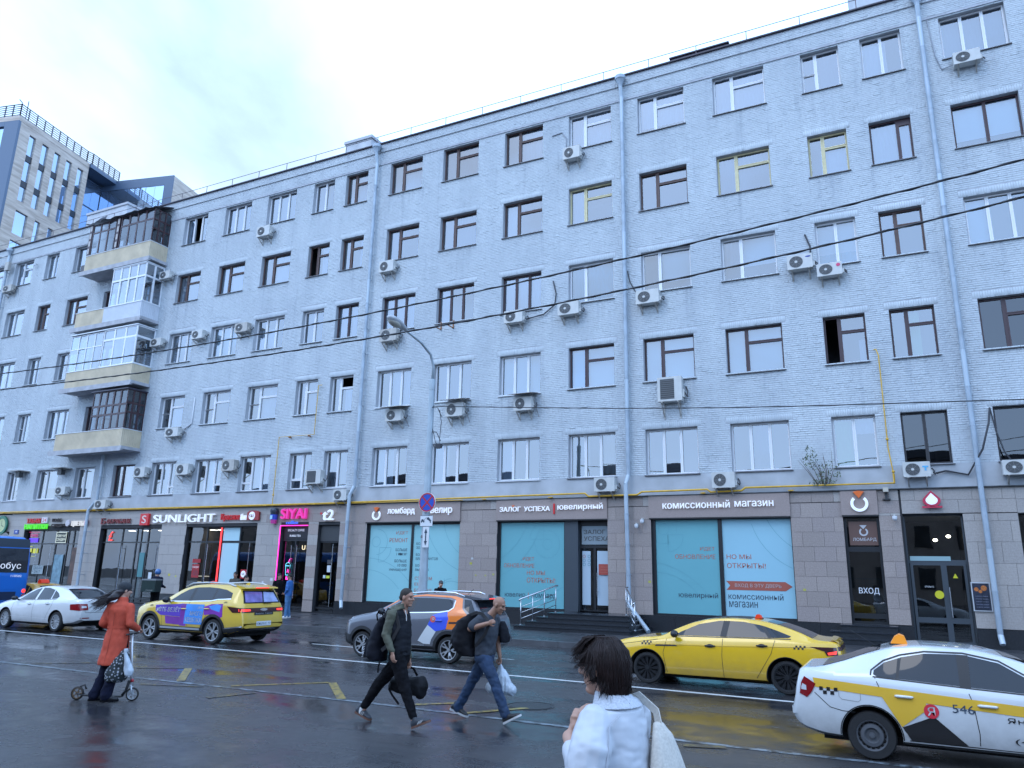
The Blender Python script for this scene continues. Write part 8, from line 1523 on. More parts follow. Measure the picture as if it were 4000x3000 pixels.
k = MB(); k.loft([((-6.53, 9.22, 1.46), (.05, 0, .03), (0, .10, 0)), ((-6.57, 9.22, 1.40), (.10, 0, .04), (0, .15, 0)), ((-6.64, 9.22, 1.22), (.13, 0, .03), (0, .17, 0)), ((-6.69, 9.22, 1.02), (.14, 0, .02), (0, .175, 0)), ((-6.69, 9.22, .88), (.14, 0, 0), (0, .17, 0)), ((-6.66, 9.22, .82), (.11, 0, 0), (0, .14, 0))], 20); k.loft([((-6.80, 9.22, 1.12), (.04, 0, 0), (0, .10, 0)), ((-6.83, 9.22, 1.0), (.06, 0, 0), (0, .13, 0)), ((-6.81, 9.22, .88), (.05, 0, 0), (0, .12, 0))], 16)
blob('bag_body', k, mat('pack_black', (.008, .009, .015), .7, spec=.2, nz=(8, .4)), .012, bp, 4, wrinkle=(.012, (8, 8, 8))); strip(bp, 'shoulder_strap', [(-6.50, 9.08, 1.42), (-6.42, 9.05, 1.53), (-6.30, 9.08, 1.47), (-6.24, 9.07, 1.30), (-6.34, 9.04, 1.10), (-6.5, 9.06, .98)], .05, mat('strap_black', (.012, .012, .014), .7), .012); MB().tube([(-6.60, 9.2, 1.43), (-6.68, 9.2, 1.50), (-6.72, 9.2, 1.44), (-6.70, 9.2, 1.36)], .012, 8).obj('top_handle', M_BLACK, bp, smooth=True)
for i in range(9): q = V3(-6.835+.004*i*(8-i)*.3-.01, 9.075, 1.13-.032*i); strip(bp, 'reflector', [q, q+V3(.022, -.004, .016)], .010, mat('reflect', (.5, .5, .52), .4), .004)
strip(bp, 'loose_strap', [(-6.56, 9.12, .84), (-6.57, 9.10, .76), (-6.57, 9.10, .68)], .025, M_BLACK)
db = tag(empty('duffel_bag', (-6.25, 9.5, .3)), 'black duffel bag held low behind the legs of the man in the vest', 'bag', 'bags carried across the road')
k = MB(); k.cap((-6.56, 9.52, .49), .095, (-6.16, 9.52, .49), .135); k.ell((-6.12, 9.52, .47), (.07, .13, .16)); k.cap((-6.6, 9.52, .46), .07, (-6.35, 9.52, .44), .09); blob('bag_body', k, mat('duffel_black', (.008, .008, .010), .7, spec=.2, nz=(7, .4)), .012, db, 4, wrinkle=(.014, (7, 7, 9))); strip(db, 'strap', [(-6.60, 9.42, .44), (-6.52, 9.40, .36), (-6.40, 9.40, .25)], .03, M_BLACK); strip(db, 'handle', [(-6.45, 9.50, .62), (-6.38, 9.5, .72), (-6.32, 9.49, .745), (-6.25, 9.5, .72), (-6.18, 9.5, .63)], .03, M_BLACK, .01)

# ---- bald man leaning forward, rucksack over the shoulder, carrier bag (walking right)
p = tag(empty('person', (-5.4, 10.2, 0)), 'bald man in dark T-shirt and blue jeans leaning forward as he strides right', 'person', 'people crossing the road')
b = MB(); P, R = head_prims(b, (-5.272, 10.2, 1.595), 0.0, .38, .98); b.cap((-5.32, 10.2, 1.54), .056, (-5.43, 10.2, 1.42), .066); b.cap((-5.44, 10.2, 1.40), .09, (-5.48, 10.2, .92), .10)
b.cap((-5.47, 10.02, 1.38), .052, (-5.60, 9.95, 1.265), .046); b.cap((-5.60, 9.95, 1.265), .046, (-5.30, 9.91, 1.35), .032); hand_prims(b, (-5.29, 9.91, 1.353), (.9, -.1, .35), (.3, -1, .2), .95, 1.45, 1)
b.cap((-5.42, 10.37, 1.38), .052, (-5.40, 10.42, 1.08), .046); b.cap((-5.40, 10.42, 1.08), .044, (-5.355, 10.42, .865), .030); hand_prims(b, (-5.354, 10.42, .855), (.08, 0, -1), (.2, 1, 0), .95, 1.25, -1)
for (hx, hy, k, a) in [(-5.45, 10.1, (-5.267, 10.1, .56), (-5.065, 10.1, .15)), (-5.53, 10.3, (-5.77, 10.3, .47), (-5.985, 10.3, .13))]: b.cap((hx, hy, .88), .07, k, .05); b.cap(k, .05, a, .035)
blob('body', b, M_SKIN3, .0075, p, 2); eyes(p, P, .98)
sh = MB(); sh.loft([((-5.42, 10.2, 1.47), (.07, 0, -.03), (0, .085, 0)), ((-5.45, 10.2, 1.43), (.11, 0, -.03), (0, .18, 0)), ((-5.46, 10.2, 1.34), (.145, 0, -.02), (0, .21, 0)), ((-5.465, 10.2, 1.18), (.155, 0, 0), (0, .205, 0)), ((-5.475, 10.2, 1.02), (.145, 0, 0), (0, .195, 0)), ((-5.48, 10.2, .90), (.14, 0, 0), (0, .19, 0))], 22); sh.cap((-5.47, 10.03, 1.385), .088, (-5.56, 9.965, 1.30), .082); sh.cap((-5.43, 10.37, 1.385), .085, (-5.41, 10.40, 1.22), .080)
blob('t_shirt', sh, mat('tshirt_slate', (.030, .036, .048), .8, nz=(10, .25)), .010, p, 4, wrinkle=(.014, (8, 8, 9)))
M_DEN = mat('denim', (.012, .032, .075), .8, nz=(7, .45)); tr = MB(); tr.loft([((-5.48, 10.2, .96), (.13, 0, 0), (0, .175, 0)), ((-5.49, 10.2, .86), (.14, 0, 0), (0, .18, 0)), ((-5.49, 10.2, .80), (.13, 0, 0), (0, .17, 0))], 18)
for (hx, hy, k, a) in [(-5.45, 10.11, (-5.267, 10.1, .56), (-5.08, 10.1, .14)), (-5.53, 10.29, (-5.76, 10.3, .48), (-5.965, 10.3, .12))]: tr.cap((hx, hy, .85), .108, k, .080); tr.cap(k, .078, a, .070)
blob('jeans', tr, M_DEN, .011, p, 5, wrinkle=(.012, (10, 10, 16)))
M_SHB = mat('shoe_black', (.018, .018, .02), .5)
for (hl, te) in [((-5.095, 10.1, .01), (-4.84, 10.1, .14)), ((-6.09, 10.3, .085), (-5.80, 10.3, .004))]: shoe(p, hl, te, M_SHB)
bp = tag(empty('backpack', (-5.8, 10.15, .9)), 'slack black rucksack slung over the shoulder of the bald man', 'backpack', 'bags carried across the road')
k = MB(); k.loft([((-5.70, 10.16, 1.46), (.10, 0, .04), (0, .12, 0)), ((-5.78, 10.16, 1.38), (.16, 0, .03), (0, .17, 0)), ((-5.82, 10.16, 1.22), (.19, 0, 0), (0, .19, 0)), ((-5.82, 10.16, 1.06), (.19, 0, 0), (0, .19, 0)), ((-5.78, 10.16, .93), (.17, 0, 0), (0, .18, 0)), ((-5.72, 10.16, .87), (.12, 0, 0), (0, .14, 0))], 20); k.ell((-5.93, 10.12, 1.1), (.08, .13, .11)); blob('bag_body', k, mat('rucksack_black', (.008, .008, .011), .7, spec=.2, nz=(7, .4)), .012, bp, 4, wrinkle=(.020, (6, 6, 7)))
strip(bp, 'shoulder_strap', [(-5.66, 10.05, 1.45), (-5.55, 10.02, 1.49), (-5.43, 10.0, 1.47), (-5.33, 9.97, 1.40), (-5.27, 9.92, 1.36), (-5.36, 9.95, 1.2), (-5.55, 10.02, 1.02)], .045, mat('strap_black', (.012, .012, .014), .7), .010)
jk = tag(empty('hip_bag', (-5.2, 10.5, 1.0)), 'dark grey bag hanging in front of the bald man', 'bag', 'bags carried across the road'); k = MB(); k.loft([((-5.34, 10.44, 1.36), (.04, 0, 0), (0, .06, 0)), ((-5.31, 10.44, 1.26), (.06, 0, 0), (0, .10, 0)), ((-5.29, 10.44, 1.14), (.07, 0, 0), (0, .12, 0)), ((-5.29, 10.44, 1.06), (.065, 0, 0), (0, .11, 0))], 16); blob('bag_body', k, mat('bag_grey', (.010, .011, .015), .85, spec=.15, nz=(9, .3)), .012, jk, 3, wrinkle=(.01, (9, 9, 9)))
M_PLB = mat('carrier_plastic', (.42, .48, .54), .3, spec=.6, nz=(5, .2))
cb = tag(empty('carrier_bag', (-5.3, 10.42, .35)), 'full pale translucent plastic carrier bag in the hand of the bald man', 'carrier bag', 'bags carried across the road'); k = MB(); k.loft([((-5.345, 10.42, .79), (.014, 0, 0), (0, .014, 0)), ((-5.335, 10.42, .72), (.045, 0, 0), (0, .035, 0)), ((-5.31, 10.42, .60), (.11, 0, 0), (0, .08, 0)), ((-5.29, 10.42, .48), (.15, 0, 0), (0, .11, 0)), ((-5.29, 10.42, .40), (.16, 0, 0), (0, .11, 0)), ((-5.29, 10.42, .355), (.11, 0, 0), (0, .08, 0))], 20); k.ell((-5.47, 10.42, .43), (.10, .09, .085)); k.ell((-5.16, 10.42, .42), (.08, .08, .09)); blob('bag_body', k, M_PLB, .010, cb, 3, wrinkle=(.016, (22, 22, 5)))

# ---- woman in red coat pushing a kick scooter (seen from behind, walking right and away)
YA = R_(27); D_ = V3(math.cos(YA), math.sin(YA), 0); S_L = V3(-math.sin(YA), math.cos(YA), 0)      # ahead, and to her left
WB = V3(-11.2, 8.42, 0); W = lambda a, l, z: WB + D_*a + S_L*l + V3(0, 0, z)
p = tag(empty('person', tuple(WB)), 'woman in long orange red coat and dark beanie pushing a scooter', 'person', 'people crossing the road')
TA = R_(108); TF = V3(math.cos(TA), math.sin(TA), 0); TL = V3(-math.sin(TA), math.cos(TA), 0); T = lambda a, l, z: WB + V3(-.02, .06, 0) + TF*a + TL*l + V3(0, 0, z)
GA = R_(50); GF = V3(math.cos(GA), math.sin(GA), 0); GL = V3(-math.sin(GA), math.cos(GA), 0); G = lambda a, l, z: WB + V3(-.04, .02, 0) + GF*a + GL*l + V3(0, 0, z)
b = MB(); P, R = head_prims(b, T(.04, -.0, 1.66), R_(72), .10, .95, True); b.cap(T(.02, .01, 1.58), .05, T(-.01, 0, 1.46), .055); b.cap(T(0, 0, 1.44), .08, T(0, 0, .9), .09)
for sg in (-1, 1): b.cap(T(-.01, sg*.16, 1.40), .045, T(-.06, sg*.235, 1.16), .04); b.cap(T(-.06, sg*.235, 1.16), .038, T(.19, sg*.22, 1.06), .027); hand_prims(b, T(.20, sg*.22, 1.055), TF*.9+V3(0, 0, -.15), (0, 0, 1), .88, .95, sg)
LG = [(G(0, .08, .88), G(-.05, .09, .47), G(-.17, .08, .09)), (G(0, -.08, .88), G(.08, -.08, .47), G(.0, -.08, .09))]
for h_, k_, a_ in LG: b.cap(h_, .07, k_, .05); b.cap(k_, .05, a_, .035)
blob('body', b, M_SKIN2, .008, p, 2); eyes(p, P, .95)
M_RED_C = mat('coat_red', (.46, .060, .028), .8, nz=(14, .14)); co = MB()
co.loft([(T(.0, 0, 1.50), TF*.07, TL*.075), (T(-.01, 0, 1.45), TF*.10, TL*.155), (T(-.01, 0, 1.37), TF*.13, TL*.19), (T(.0, 0, 1.24), TF*.14, TL*.18), (T(0, 0, 1.10), TF*.135, TL*.165), (T(0, 0, .95), TF*.16, TL*.19), (T(-.01, 0, .75), TF*.18, TL*.205), (T(-.03, 0, .58), TF*.20, TL*.215), (T(-.03, 0, .54), TF*.20, TL*.215)], 28)
for sg in (-1, 1): co.cap(T(-.01, sg*.165, 1.405), .078, T(-.06, sg*.235, 1.16), .066); co.cap(T(-.06, sg*.235, 1.16), .064, T(.16, sg*.225, 1.075), .050)
co.loft([(T(.02, 0, 1.56), TF*.07, TL*.075), (T(.01, 0, 1.48), TF*.085, TL*.095)], 18); blob('coat', co, M_RED_C, .010, p, 4, wrinkle=(.011, (9, 9, 6))); strip(p, 'coat_seam', [T(-.131, .0, 1.38), T(-.142, 0, 1.24), T(-.137, 0, 1.1), T(-.163, 0, .95), T(-.196, 0, .75), T(-.232, 0, .57)], .006, mat('coat_shade', (.30, .04, .02), .8), .004, nrm=-TF); st_ = MB(); st_.loft([(T(0, 0, 1.125), TF*.142, TL*.172), (T(0, 0, 1.085), TF*.142, TL*.172)], 28, capends=False); st_.obj('coat_belt', M_RED_C, p, smooth=True)
ht = MB(); ht.ell(P(-.015, 0, .055), (.108, .09, .088), 20, 12, M=R); ht.cap(P(-.055, 0, .0), .075, P(-.02, 0, .03), .085); blob('beanie', ht, mat('beanie_grey', (.028, .032, .038), .9, nz=(60, .3), bump=(140, .6)), .009, p, 3)
def strands(root, name, n, fn, m, w0=.006, seg=7, seed=1):
    rn = random.Random(seed); mb = MB()
    for i in range(n):
        pts, r = fn(rn); k = len(pts); mb.tube(pts, [r*(1-.75*j/(k-1)) for j in range(k)], 4, cap=False)
    return mb.obj(name, m, root, smooth=True, fixn=False)
M_HAIRD = mat('hair_dark', (.014, .009, .011), .45, nz=(30, .3)); hb = MB(); hb.cap(P(-.06, -.02, -.02), .06, V3(-11.28, 8.36, 1.56), .06); hb.cap(V3(-11.28, 8.36, 1.56), .055, V3(-11.46, 8.28, 1.485), .035); hr = blob('hair', hb, M_HAIRD, .012, p, 3, wrinkle=(.016, (6, 6, 30)))
def fn(rn):
    a = P(-.05, rn.uniform(-.06, .05), rn.uniform(-.05, .02)); e = V3(-11.55+rn.uniform(-.07, .16), 8.22+rn.uniform(-.06, .08), 1.43+rn.gauss(0, .045)); m1 = a.lerp(e, .35)+V3(0, 0, .03+rn.uniform(-.03, .03)); m2 = a.lerp(e, .7)+V3(0, 0, .012+rn.uniform(-.03, .03)); return [a, m1, m2, e], rn.uniform(.005, .010)
strands(hr, 'loose_hair', 120, fn, M_HAIRD, seed=5)
tr = MB(); tr.loft([(T(0, 0, .95), TF*.08, TL*.12), (T(0, 0, .80), TF*.09, TL*.13)], 16)
for h_, k_, a_ in LG: tr.cap(h_-V3(0, 0, .10), .085, k_, .085); tr.cap(k_, .083, a_, .085)
blob('trousers', tr, M_NAVY, .011, p, 5, wrinkle=(.016, (8, 8, 9)))
for (l, ax) in ((.08, -.24), (-.08, -.06)): shoe(p, G(ax, l, .005), G(ax+.25, l, .005), M_SHB, sole=M_BLACK)
# scooter
sc = tag(empty('kick_scooter', tuple(W(.2, .0, 0))), 'silver and dark kick scooter pushed by the woman in the red coat', 'scooter'); M_ALU = mat('scooter_alu', (.55, .57, .60), .3, .5); M_DRK = mat('scooter_dark', (.02, .02, .022), .5)
fwd = W(.36, .09, .10); rwd = W(-.50, .09, .10)
for nm, c in (('wheel', fwd), ('wheel', rwd)):
    M_ = Matrix.Translation(c) @ Matrix.Rotation(YA, 4, 'Z') @ Matrix.Rotation(R_(90), 4, 'X'); w_ = MB().lathe([(.078, -.014), (.098, -.012), (.102, 0), (.098, .012), (.078, .014)], 28, M=M_).obj('wheel', mat('scooter_tyre', (.02, .016, .014), .6), sc, smooth=True); q = MB().lathe([(.080, -.012), (.080, .012), (.070, .012), (.070, -.012)], 24, M=M_, close=True).lathe([(.022, -.018), (.022, .018), (0, .018)], 12, M=M_)
    for k_ in range(5): a = k_*2*math.pi/5; q.tube([M_ @ Vector((.02*math.cos(a), .02*math.sin(a), 0)), M_ @ Vector((.074*math.cos(a), .074*math.sin(a), 0))], .008, 6)
    q.obj('hub', M_ALU if c is fwd else mat('hub_brown', (.12, .07, .03), .5), w_)
dk = MB(); a, c_ = W(-.40, .09, .085), W(.20, .09, .075); v = []
for q in (a, c_): v += [q+S_L*.055, q-S_L*.055, q-S_L*.055-V3(0, 0, .02), q+S_L*.055-V3(0, 0, .02)]
dk.add(v, [(0, 1, 2, 3), (4, 5, 6, 7), (0, 4, 5, 1), (1, 5, 6, 2), (2, 6, 7, 3), (3, 7, 4, 0)]).obj('deck', M_DRK, sc); MB().tube([W(.20, .09, .08), W(.25, .09, .15), W(.285, .09, .30)], .022, 8).tube([W(-.40, .13, .08), rwd+S_L*.02], .012, 6).tube([W(-.40, .05, .08), rwd-S_L*.02], .012, 6).obj('frame', M_DRK, sc, smooth=True); MB().tube([fwd+S_L*.022, W(.325,   .11, .24)], .014, 8).tube([fwd-S_L*.022, W(.325, .07, .24)], .014, 8).obj('fork', M_ALU, sc, smooth=True)
MB().tube([W(.33, .09, .22), W(.275, .09, .62), W(.235, .09, 1.0)], [.021, .018, .016], 10).obj('steering_tube', M_ALU, sc, smooth=True); MB().tube([W(.33, .09, .28), W(.325, .09, .32)], .026, 10).obj('clamp', mat('clamp_red', (.4, .02, .03), .4), sc, smooth=True); MB().tube([W(.235, -.10, 1.0), W(.235, .30, 1.0)], .014, 8).obj('handlebar', M_DRK, sc, smooth=True); MB().tube([W(-.47, .09, .20), W(-.40, .09, .225), W(-.37, .09, .16)], .014, 6).obj('brake_guard', M_DRK, sc, smooth=True)
tb = tag(empty('shopping_bag', tuple(W(.2, -.25, .4))), 'dark flower patterned shopping bag hanging on the scooter handlebar', 'bag', 'bags carried across the road'); m_ = bpy.data.materials.new('flower_print'); m_.use_nodes = True; t = m_.node_tree; bs = t.nodes['Principled BSDF']; gg = t.nodes.new('ShaderNodeTexCoord'); vo = t.nodes.new('ShaderNodeTexVoronoi'); vo.inputs['Scale'].default_value = 26; cr = t.nodes.new('ShaderNodeValToRGB'); cr.color_ramp.elements[0].position = .30; cr.color_ramp.elements[0].color = (.30, .32, .36, 1); cr.color_ramp.elements[1].position = .38; cr.color_ramp.elements[1].color = (.018, .026, .030, 1); t.links.new(gg.outputs['Object'], vo.inputs['Vector']); t.links.new(vo.outputs['Distance'], cr.inputs['Fac']); t.links.new(cr.outputs['Color'], bs.inputs['Base Color']); bs.inputs['Roughness'].default_value = .8
k = MB(); k.loft([(W(.25, -.05, .80), D_*.02, S_L*.04), (W(.23, -.08, .72), D_*.08, S_L*.07), (W(.19, -.08, .58), D_*.15, S_L*.10), (W(.16, -.08, .44), D_*.19, S_L*.12), (W(.14, -.08, .34), D_*.17, S_L*.11), (W(.13, -.08, .30), D_*.12, S_L*.08)], 20); blob('bag_body', k, m_, .012, tb, 4, wrinkle=(.014, (9, 9, 9))); strip(tb, 'strap', [W(.24, -.05, .8), W(.235, -.03, 1.01), W(.25, -.04, .8)], .02, M_BLACK)
cb = tag(empty('carrier_bag', tuple(W(.34, -.2, .4))), 'small white plastic bag tied to the front of the scooter', 'carrier bag', 'bags carried across the road'); k = MB(); k.loft([(W(.30, -.20, .80), D_*.035, S_L*.012), (W(.30, -.20, .74), D_*.02, S_L*.02), (W(.35, -.2, .62), D_*.05, S_L*.04), (W(.39, -.2, .48), D_*.075, S_L*.05), (W(.39, -.2, .41), D_*.06, S_L*.045)], 16); blob('bag_body', k, M_PLB, .010, cb, 2, wrinkle=(.012, (22, 22, 6)))

# ---- woman in the foreground, white quilted jacket, seen from behind her left shoulder
FA = R_(165); F_ = V3(math.cos(FA), math.sin(FA), 0); FL = V3(-math.sin(FA), math.cos(FA), 0)     # the way her chest faces; her left
C0 = V3(-1.19, 3.40, 0); Q = lambda a, l, z: C0 + F_*a + FL*l + V3(0, 0, z)
p = tag(empty('person', tuple(C0)), 'woman with short dark brown hair in a white quilted jacket, close to the camera', 'person', 'people crossing the road')
b = MB(); HY = R_(174); P, R = head_prims(b, V3(-1.225, 3.40, 1.65), HY, .03, .98, True); b.cap(Q(.0, .02, 1.58), .055, Q(-.03, 0, 1.44), .062); b.cap(Q(-.02, 0, 1.40), .10, Q(0, 0, .8), .12)
el = V3(-1.215, 3.15, 1.255); wr = V3(-1.360, 3.33, 1.358)
b.cap(Q(-.02, .155, 1.44), .06, el, .05); b.cap(el, .047, wr, .030); hand_prims(b, wr+V3(.004, .006, .012), (.30, .32, .9), (-.86, -.50, .1), .98, .38, -1)
el2 = Q(.06, -.22, 1.18); b.cap(Q(-.02, -.155, 1.44), .06, el2, .05); w2 = Q(.15, .0, 1.40); b.cap(el2, .045, w2, .03); hand_prims(b, w2, FL*.8+V3(0, 0, .4), F_, .95, .9, 1)
for sg in (-1, 1): b.cap(Q(0, sg*.1, .85), .085, Q(0, sg*.1, .46), .06); b.cap(Q(0, sg*.1, .46), .055, Q(-.02, sg*.1, .09), .04)
blob('body', b, M_SKIN2, .0055, p, 2, fac=.35); eyes(p, P, .98)
M_JKT = mat('jacket_white', (.50, .52, .56), .55, nz=(6, .06)); jk = MB()
jk.loft([(Q(-.03, 0, 1.52), F_*.07, FL*.085), (Q(-.04, 0, 1.485), F_*.09, FL*.15), (Q(-.025, 0, 1.43), F_*.115, FL*.185), (Q(-.015, 0, 1.32), F_*.145, FL*.185), (Q(.0, 0, 1.17), F_*.165, FL*.185), (Q(.01, 0, 1.0), F_*.18, FL*.20), (Q(.01, 0, .85), F_*.185, FL*.21), (Q(.01, 0, .80), F_*.175, FL*.20)], 30)
jk.cap(Q(-.02, .155, 1.44), .078, V3(-1.205, 3.18, 1.34), .090); jk.cap(V3(-1.205, 3.18, 1.34), .090, V3(-1.222, 3.155, 1.255), .082); jk.cap(V3(-1.222, 3.155, 1.255), .080, V3(-1.315, 3.28, 1.318), .052); jk.cap(Q(-.02, -.155, 1.44), .08, el2, .082); jk.cap(el2, .08, Q(.13, -.05, 1.37), .05)
blob('jacket', jk, M_JKT, .007, p, 4, wrinkle=(.0062, (9, 9, 20)))
strip(p, 'sleeve_seam', [Q(-.115, .10, 1.475), V3(-1.13, 3.205, 1.44), V3(-1.118, 3.165, 1.36), V3(-1.13, 3.15, 1.28)], .004, mat('seam_grey', (.40, .42, .46), .7), .004, nrm=V3(.6, -.8, 0))
cl = MB(); cl.loft([(Q(-.005, .0, 1.555), F_*.072, FL*.075), (Q(-.02, .0, 1.53), F_*.085, FL*.095), (Q(-.038, 0, 1.497), F_*.10, FL*.135)], 28); blob('collar', cl, mat('collar_grey', (.42, .45, .50), .8, nz=(120, .25)), .007, p, 3)
M_HB = mat('hair_brown', (.017, .0085, .0075), .55, spec=.3, nz=(25, .35)); hb = MB(); hb.ell(P(-.018, 0, .032), (.108, .088, .100), 22, 14, M=R); hb.ell(P(-.055, 0, -.05), (.066, .074, .085), 20, 12, M=R); hr = blob('hair', hb, M_HB, .009, p, 3, wrinkle=(.010, (16, 16, 6)))
def fn(rn):
    th = rn.uniform(-math.pi, math.pi); r0 = rn.random()**.7*.05; a = P(-.015+r0*math.cos(th), r0*math.sin(th), .134); back = .5-.5*math.cos(th)
    s = 1.0+rn.uniform(-.02, .07); low = -.125-.075*back+rn.gauss(0, .026)
    if math.cos(th) > .55: low = .015+rn.uniform(-.03, .03)           # fringe stops over the forehead
    elif math.cos(th) > .02: low = -.035+rn.uniform(-.035, .03)           # cheek and jaw stay bare
    elif math.cos(th) > -.4: low = -.095+rn.gauss(0, .022)
    pts = [a]
    for (f_, z) in ((.55, .112), (.88, .070), (1.0, .02)):
        if z > low: pts.append(P((-.018+.110*f_*math.cos(th))*s+rn.gauss(0, .003), .091*f_*math.sin(th)*s+rn.gauss(0, .003), z*s))
    k_ = 1.0
    for z in (-.05, -.10, -.14, -.19):
        if z > low: k_ -= .075; pts.append(P(-.022+.106*k_*math.cos(th)*s+rn.gauss(0, .006), .089*k_*math.sin(th)*s+rn.gauss(0, .006), z))
    fl = rn.choice((.045, .02, -.012, -.02, -.02)); pts.append(P((-.022+(.106*k_+fl)*math.cos(th))*s, (.089*k_+fl)*math.sin(th)*s, low)); return pts, rn.uniform(.0013, .0034)
strands(hr, 'hair_strands', 2600, fn, M_HB, seed=11)
def fn2(rn):
    th = rn.uniform(-1.2, 1.2); a = P(.01+.05*math.cos(th)*rn.random(), .06*math.sin(th), .135); m1 = P(.07*math.cos(th)+.02, .075*math.sin(th), .118+rn.uniform(-.008, .012)); e = P(.105+rn.uniform(-.006, .028), .085*math.sin(th), .055+rn.uniform(-.04, .025)); return [a, m1, e], rn.uniform(.0025, .0045)
strands(hr, 'fringe', 160, fn2, M_HB, seed=4)
tr = MB(); tr.loft([(Q(0, 0, .95), F_*.15, FL*.19), (Q(0, 0, .82), F_*.15, FL*.19)], 18)
for sg in (-1, 1): tr.cap(Q(0, sg*.1, .84), .115, Q(0, sg*.1, .46), .09); tr.cap(Q(0, sg*.1, .46), .088, Q(-.02, sg*.1, .10), .075)
blob('trousers', tr, M_NAVY, .014, p, 4, wrinkle=(.012, (8, 8, 9)))
for sg in (-1, 1): shoe(p, Q(-.08, sg*.1, .004), Q(.17, sg*.1, .004), M_SHB)
tb = tag(empty('tote_bag', tuple(Q(-.1, -.24, 1.0))), 'cream canvas tote bag hanging from the right shoulder of the woman in white', 'bag', 'bags carried across the road'); M_TOTE = mat('tote_canvas', (.50, .47, .42), .85, nz=(90, .15)); tq = lambda a, l, z: Q(a, l, z)
k = MB(); k.loft([(Q(-.155, -.14, 1.43), F_*.02, FL*.03), (Q(-.175, -.14, 1.38), F_*.03, FL*.07), (Q(-.20, -.14, 1.25), F_*.05, FL*.12), (Q(-.215, -.14, 1.08), F_*.06, FL*.155), (Q(-.215, -.14, .96), F_*.06, FL*.16), (Q(-.215, -.14, .94), F_*.05, FL*.15)], 22); blob('bag_body', k, M_TOTE, .009, tb, 4, wrinkle=(.010, (12, 12, 4)))
strip(tb, 'strap', [Q(-.16, -.14, 1.41), Q(-.14, -.15, 1.47), Q(-.05, -.155, 1.525), Q(.06, -.16, 1.48), Q(.12, -.17, 1.36)], .035, M_TOTE, .006, nrm=FL)
pr_ = MB()
for i in range(14): q = Q(-.283, -.13+.03*math.sin(i*2.1), 1.20-.018*i); pr_.tube([q, q+V3(.02*math.cos(i*1.3), .0, .02*math.sin(i*1.9))], .004, 5)
tag(pr_.obj('bag_print', mat('tote_print', (.05, .07, .07), .8), tb), kind='stuff')

# ---- small figures on the pavement
def standing(label, x, y, yaw, h, top, low, skin, hair, z0=.15, hat=None, pose='side', group='people on the far pavement'):
    s = h/1.75; f = V3(math.cos(yaw), math.sin(yaw), 0); l = V3(-math.sin(yaw), math.cos(yaw), 0); W_ = lambda a, b_, z: V3(x, y, z0) + (f*a + l*b_ + V3(0, 0, z))*s
    p = tag(empty('person', (x, y, z0)), label, 'person', group); b = MB(); P, R = head_prims(b, W_(.02, 0, 1.62), yaw, .05, s); b.cap(W_(0, 0, 1.56), .055*s, W_(-.02, 0, 1.42), .06*s); b.cap(W_(0, 0, 1.4), .09*s, W_(0, 0, .9), .1*s); arms = []
    for sg in (-1, 1):
        sh_, e_ = W_(-.01, sg*.18, 1.40), W_(-.03, sg*.23, 1.12)
        w_ = {'side': W_(.06, sg*.22, .88), 'pockets': W_(.10, sg*.16, .98), 'phone': W_(.10, sg*.10, 1.50) if sg < 0 else W_(.06, sg*.22, .88), 'ride': W_(.35, sg*.2, 1.05)}[pose]
        if pose == 'phone' and sg < 0: e_ = W_(.08, sg*.24, 1.22)
        arms.append((sh_, e_, w_)); b.cap(sh_, .05*s, e_, .042*s); b.cap(e_, .04*s, w_, .028*s); hand_prims(b, w_, (w_-e_), l*sg, .95*s, .9, sg)
    legs = []
    for sg in (-1, 1): k_, a_ = W_(.01, sg*.09, .48), W_(-.02+.03*sg, sg*.10, .09); legs.append((W_(0, sg*.09, .88), k_, a_)); b.cap(legs[-1][0], .075*s, k_, .052*s); b.cap(k_, .05*s, a_, .035*s)
    blob('body', b, skin, .012, p, 2); eyes(p, P, s); t = MB(); t.loft([(W_(-.02, 0, 1.49), f*.07*s, l*.085*s), (W_(-.02, 0, 1.43), f*.11*s, l*.18*s), (W_(-.01, 0, 1.32), f*.14*s, l*.205*s), (W_(0, 0, 1.1), f*.14*s, l*.19*s), (W_(0, 0, .92), f*.14*s, l*.185*s), (W_(0, 0, .86), f*.14*s, l*.185*s)], 18)
    for sh_, e_, w_ in arms: t.cap(sh_, .075*s, e_, .062*s); t.cap(e_, .06*s, e_.lerp(w_, .9), .045*s)
    blob('jacket', t, top, .016, p, 3, wrinkle=(.012, (8, 8, 9))); t = MB(); t.loft([(W_(0, 0, .95), f*.12*s, l*.165*s), (W_(0, 0, .84), f*.13*s, l*.17*s)], 16)
    for a_, k_, c_ in legs: t.cap(a_, .10*s, k_, .078*s); t.cap(k_, .076*s, c_, .062*s)
    blob('trousers', t, low, .016, p, 3, wrinkle=(.010, (9, 9, 12)))
    for a_, k_, c_ in legs: shoe(p, V3(c_.x, c_.y, z0+.004)-f*.07*s, V3(c_.x, c_.y, z0+.004)+f*.18*s, hair[1])
    hm = MB(); hm.ell(P(-.018, 0, .046), (.104*s, .083*s, .092*s), 18, 10, M=R)
    if hat == 'cap': hm.cap(P(.05, 0, .055), .07*s, P(.12, 0, .05), .05*s, flat=(V3(0, 0, 1), .2))
    if hat == 'helmet': hm.ell(P(-.01, 0, .04), (.135*s, .12*s, .125*s), 20, 12, M=R)
    blob('helmet' if hat == 'helmet' else ('cap' if hat else 'hair'), hm, hair[0], .011, p, 2); return p
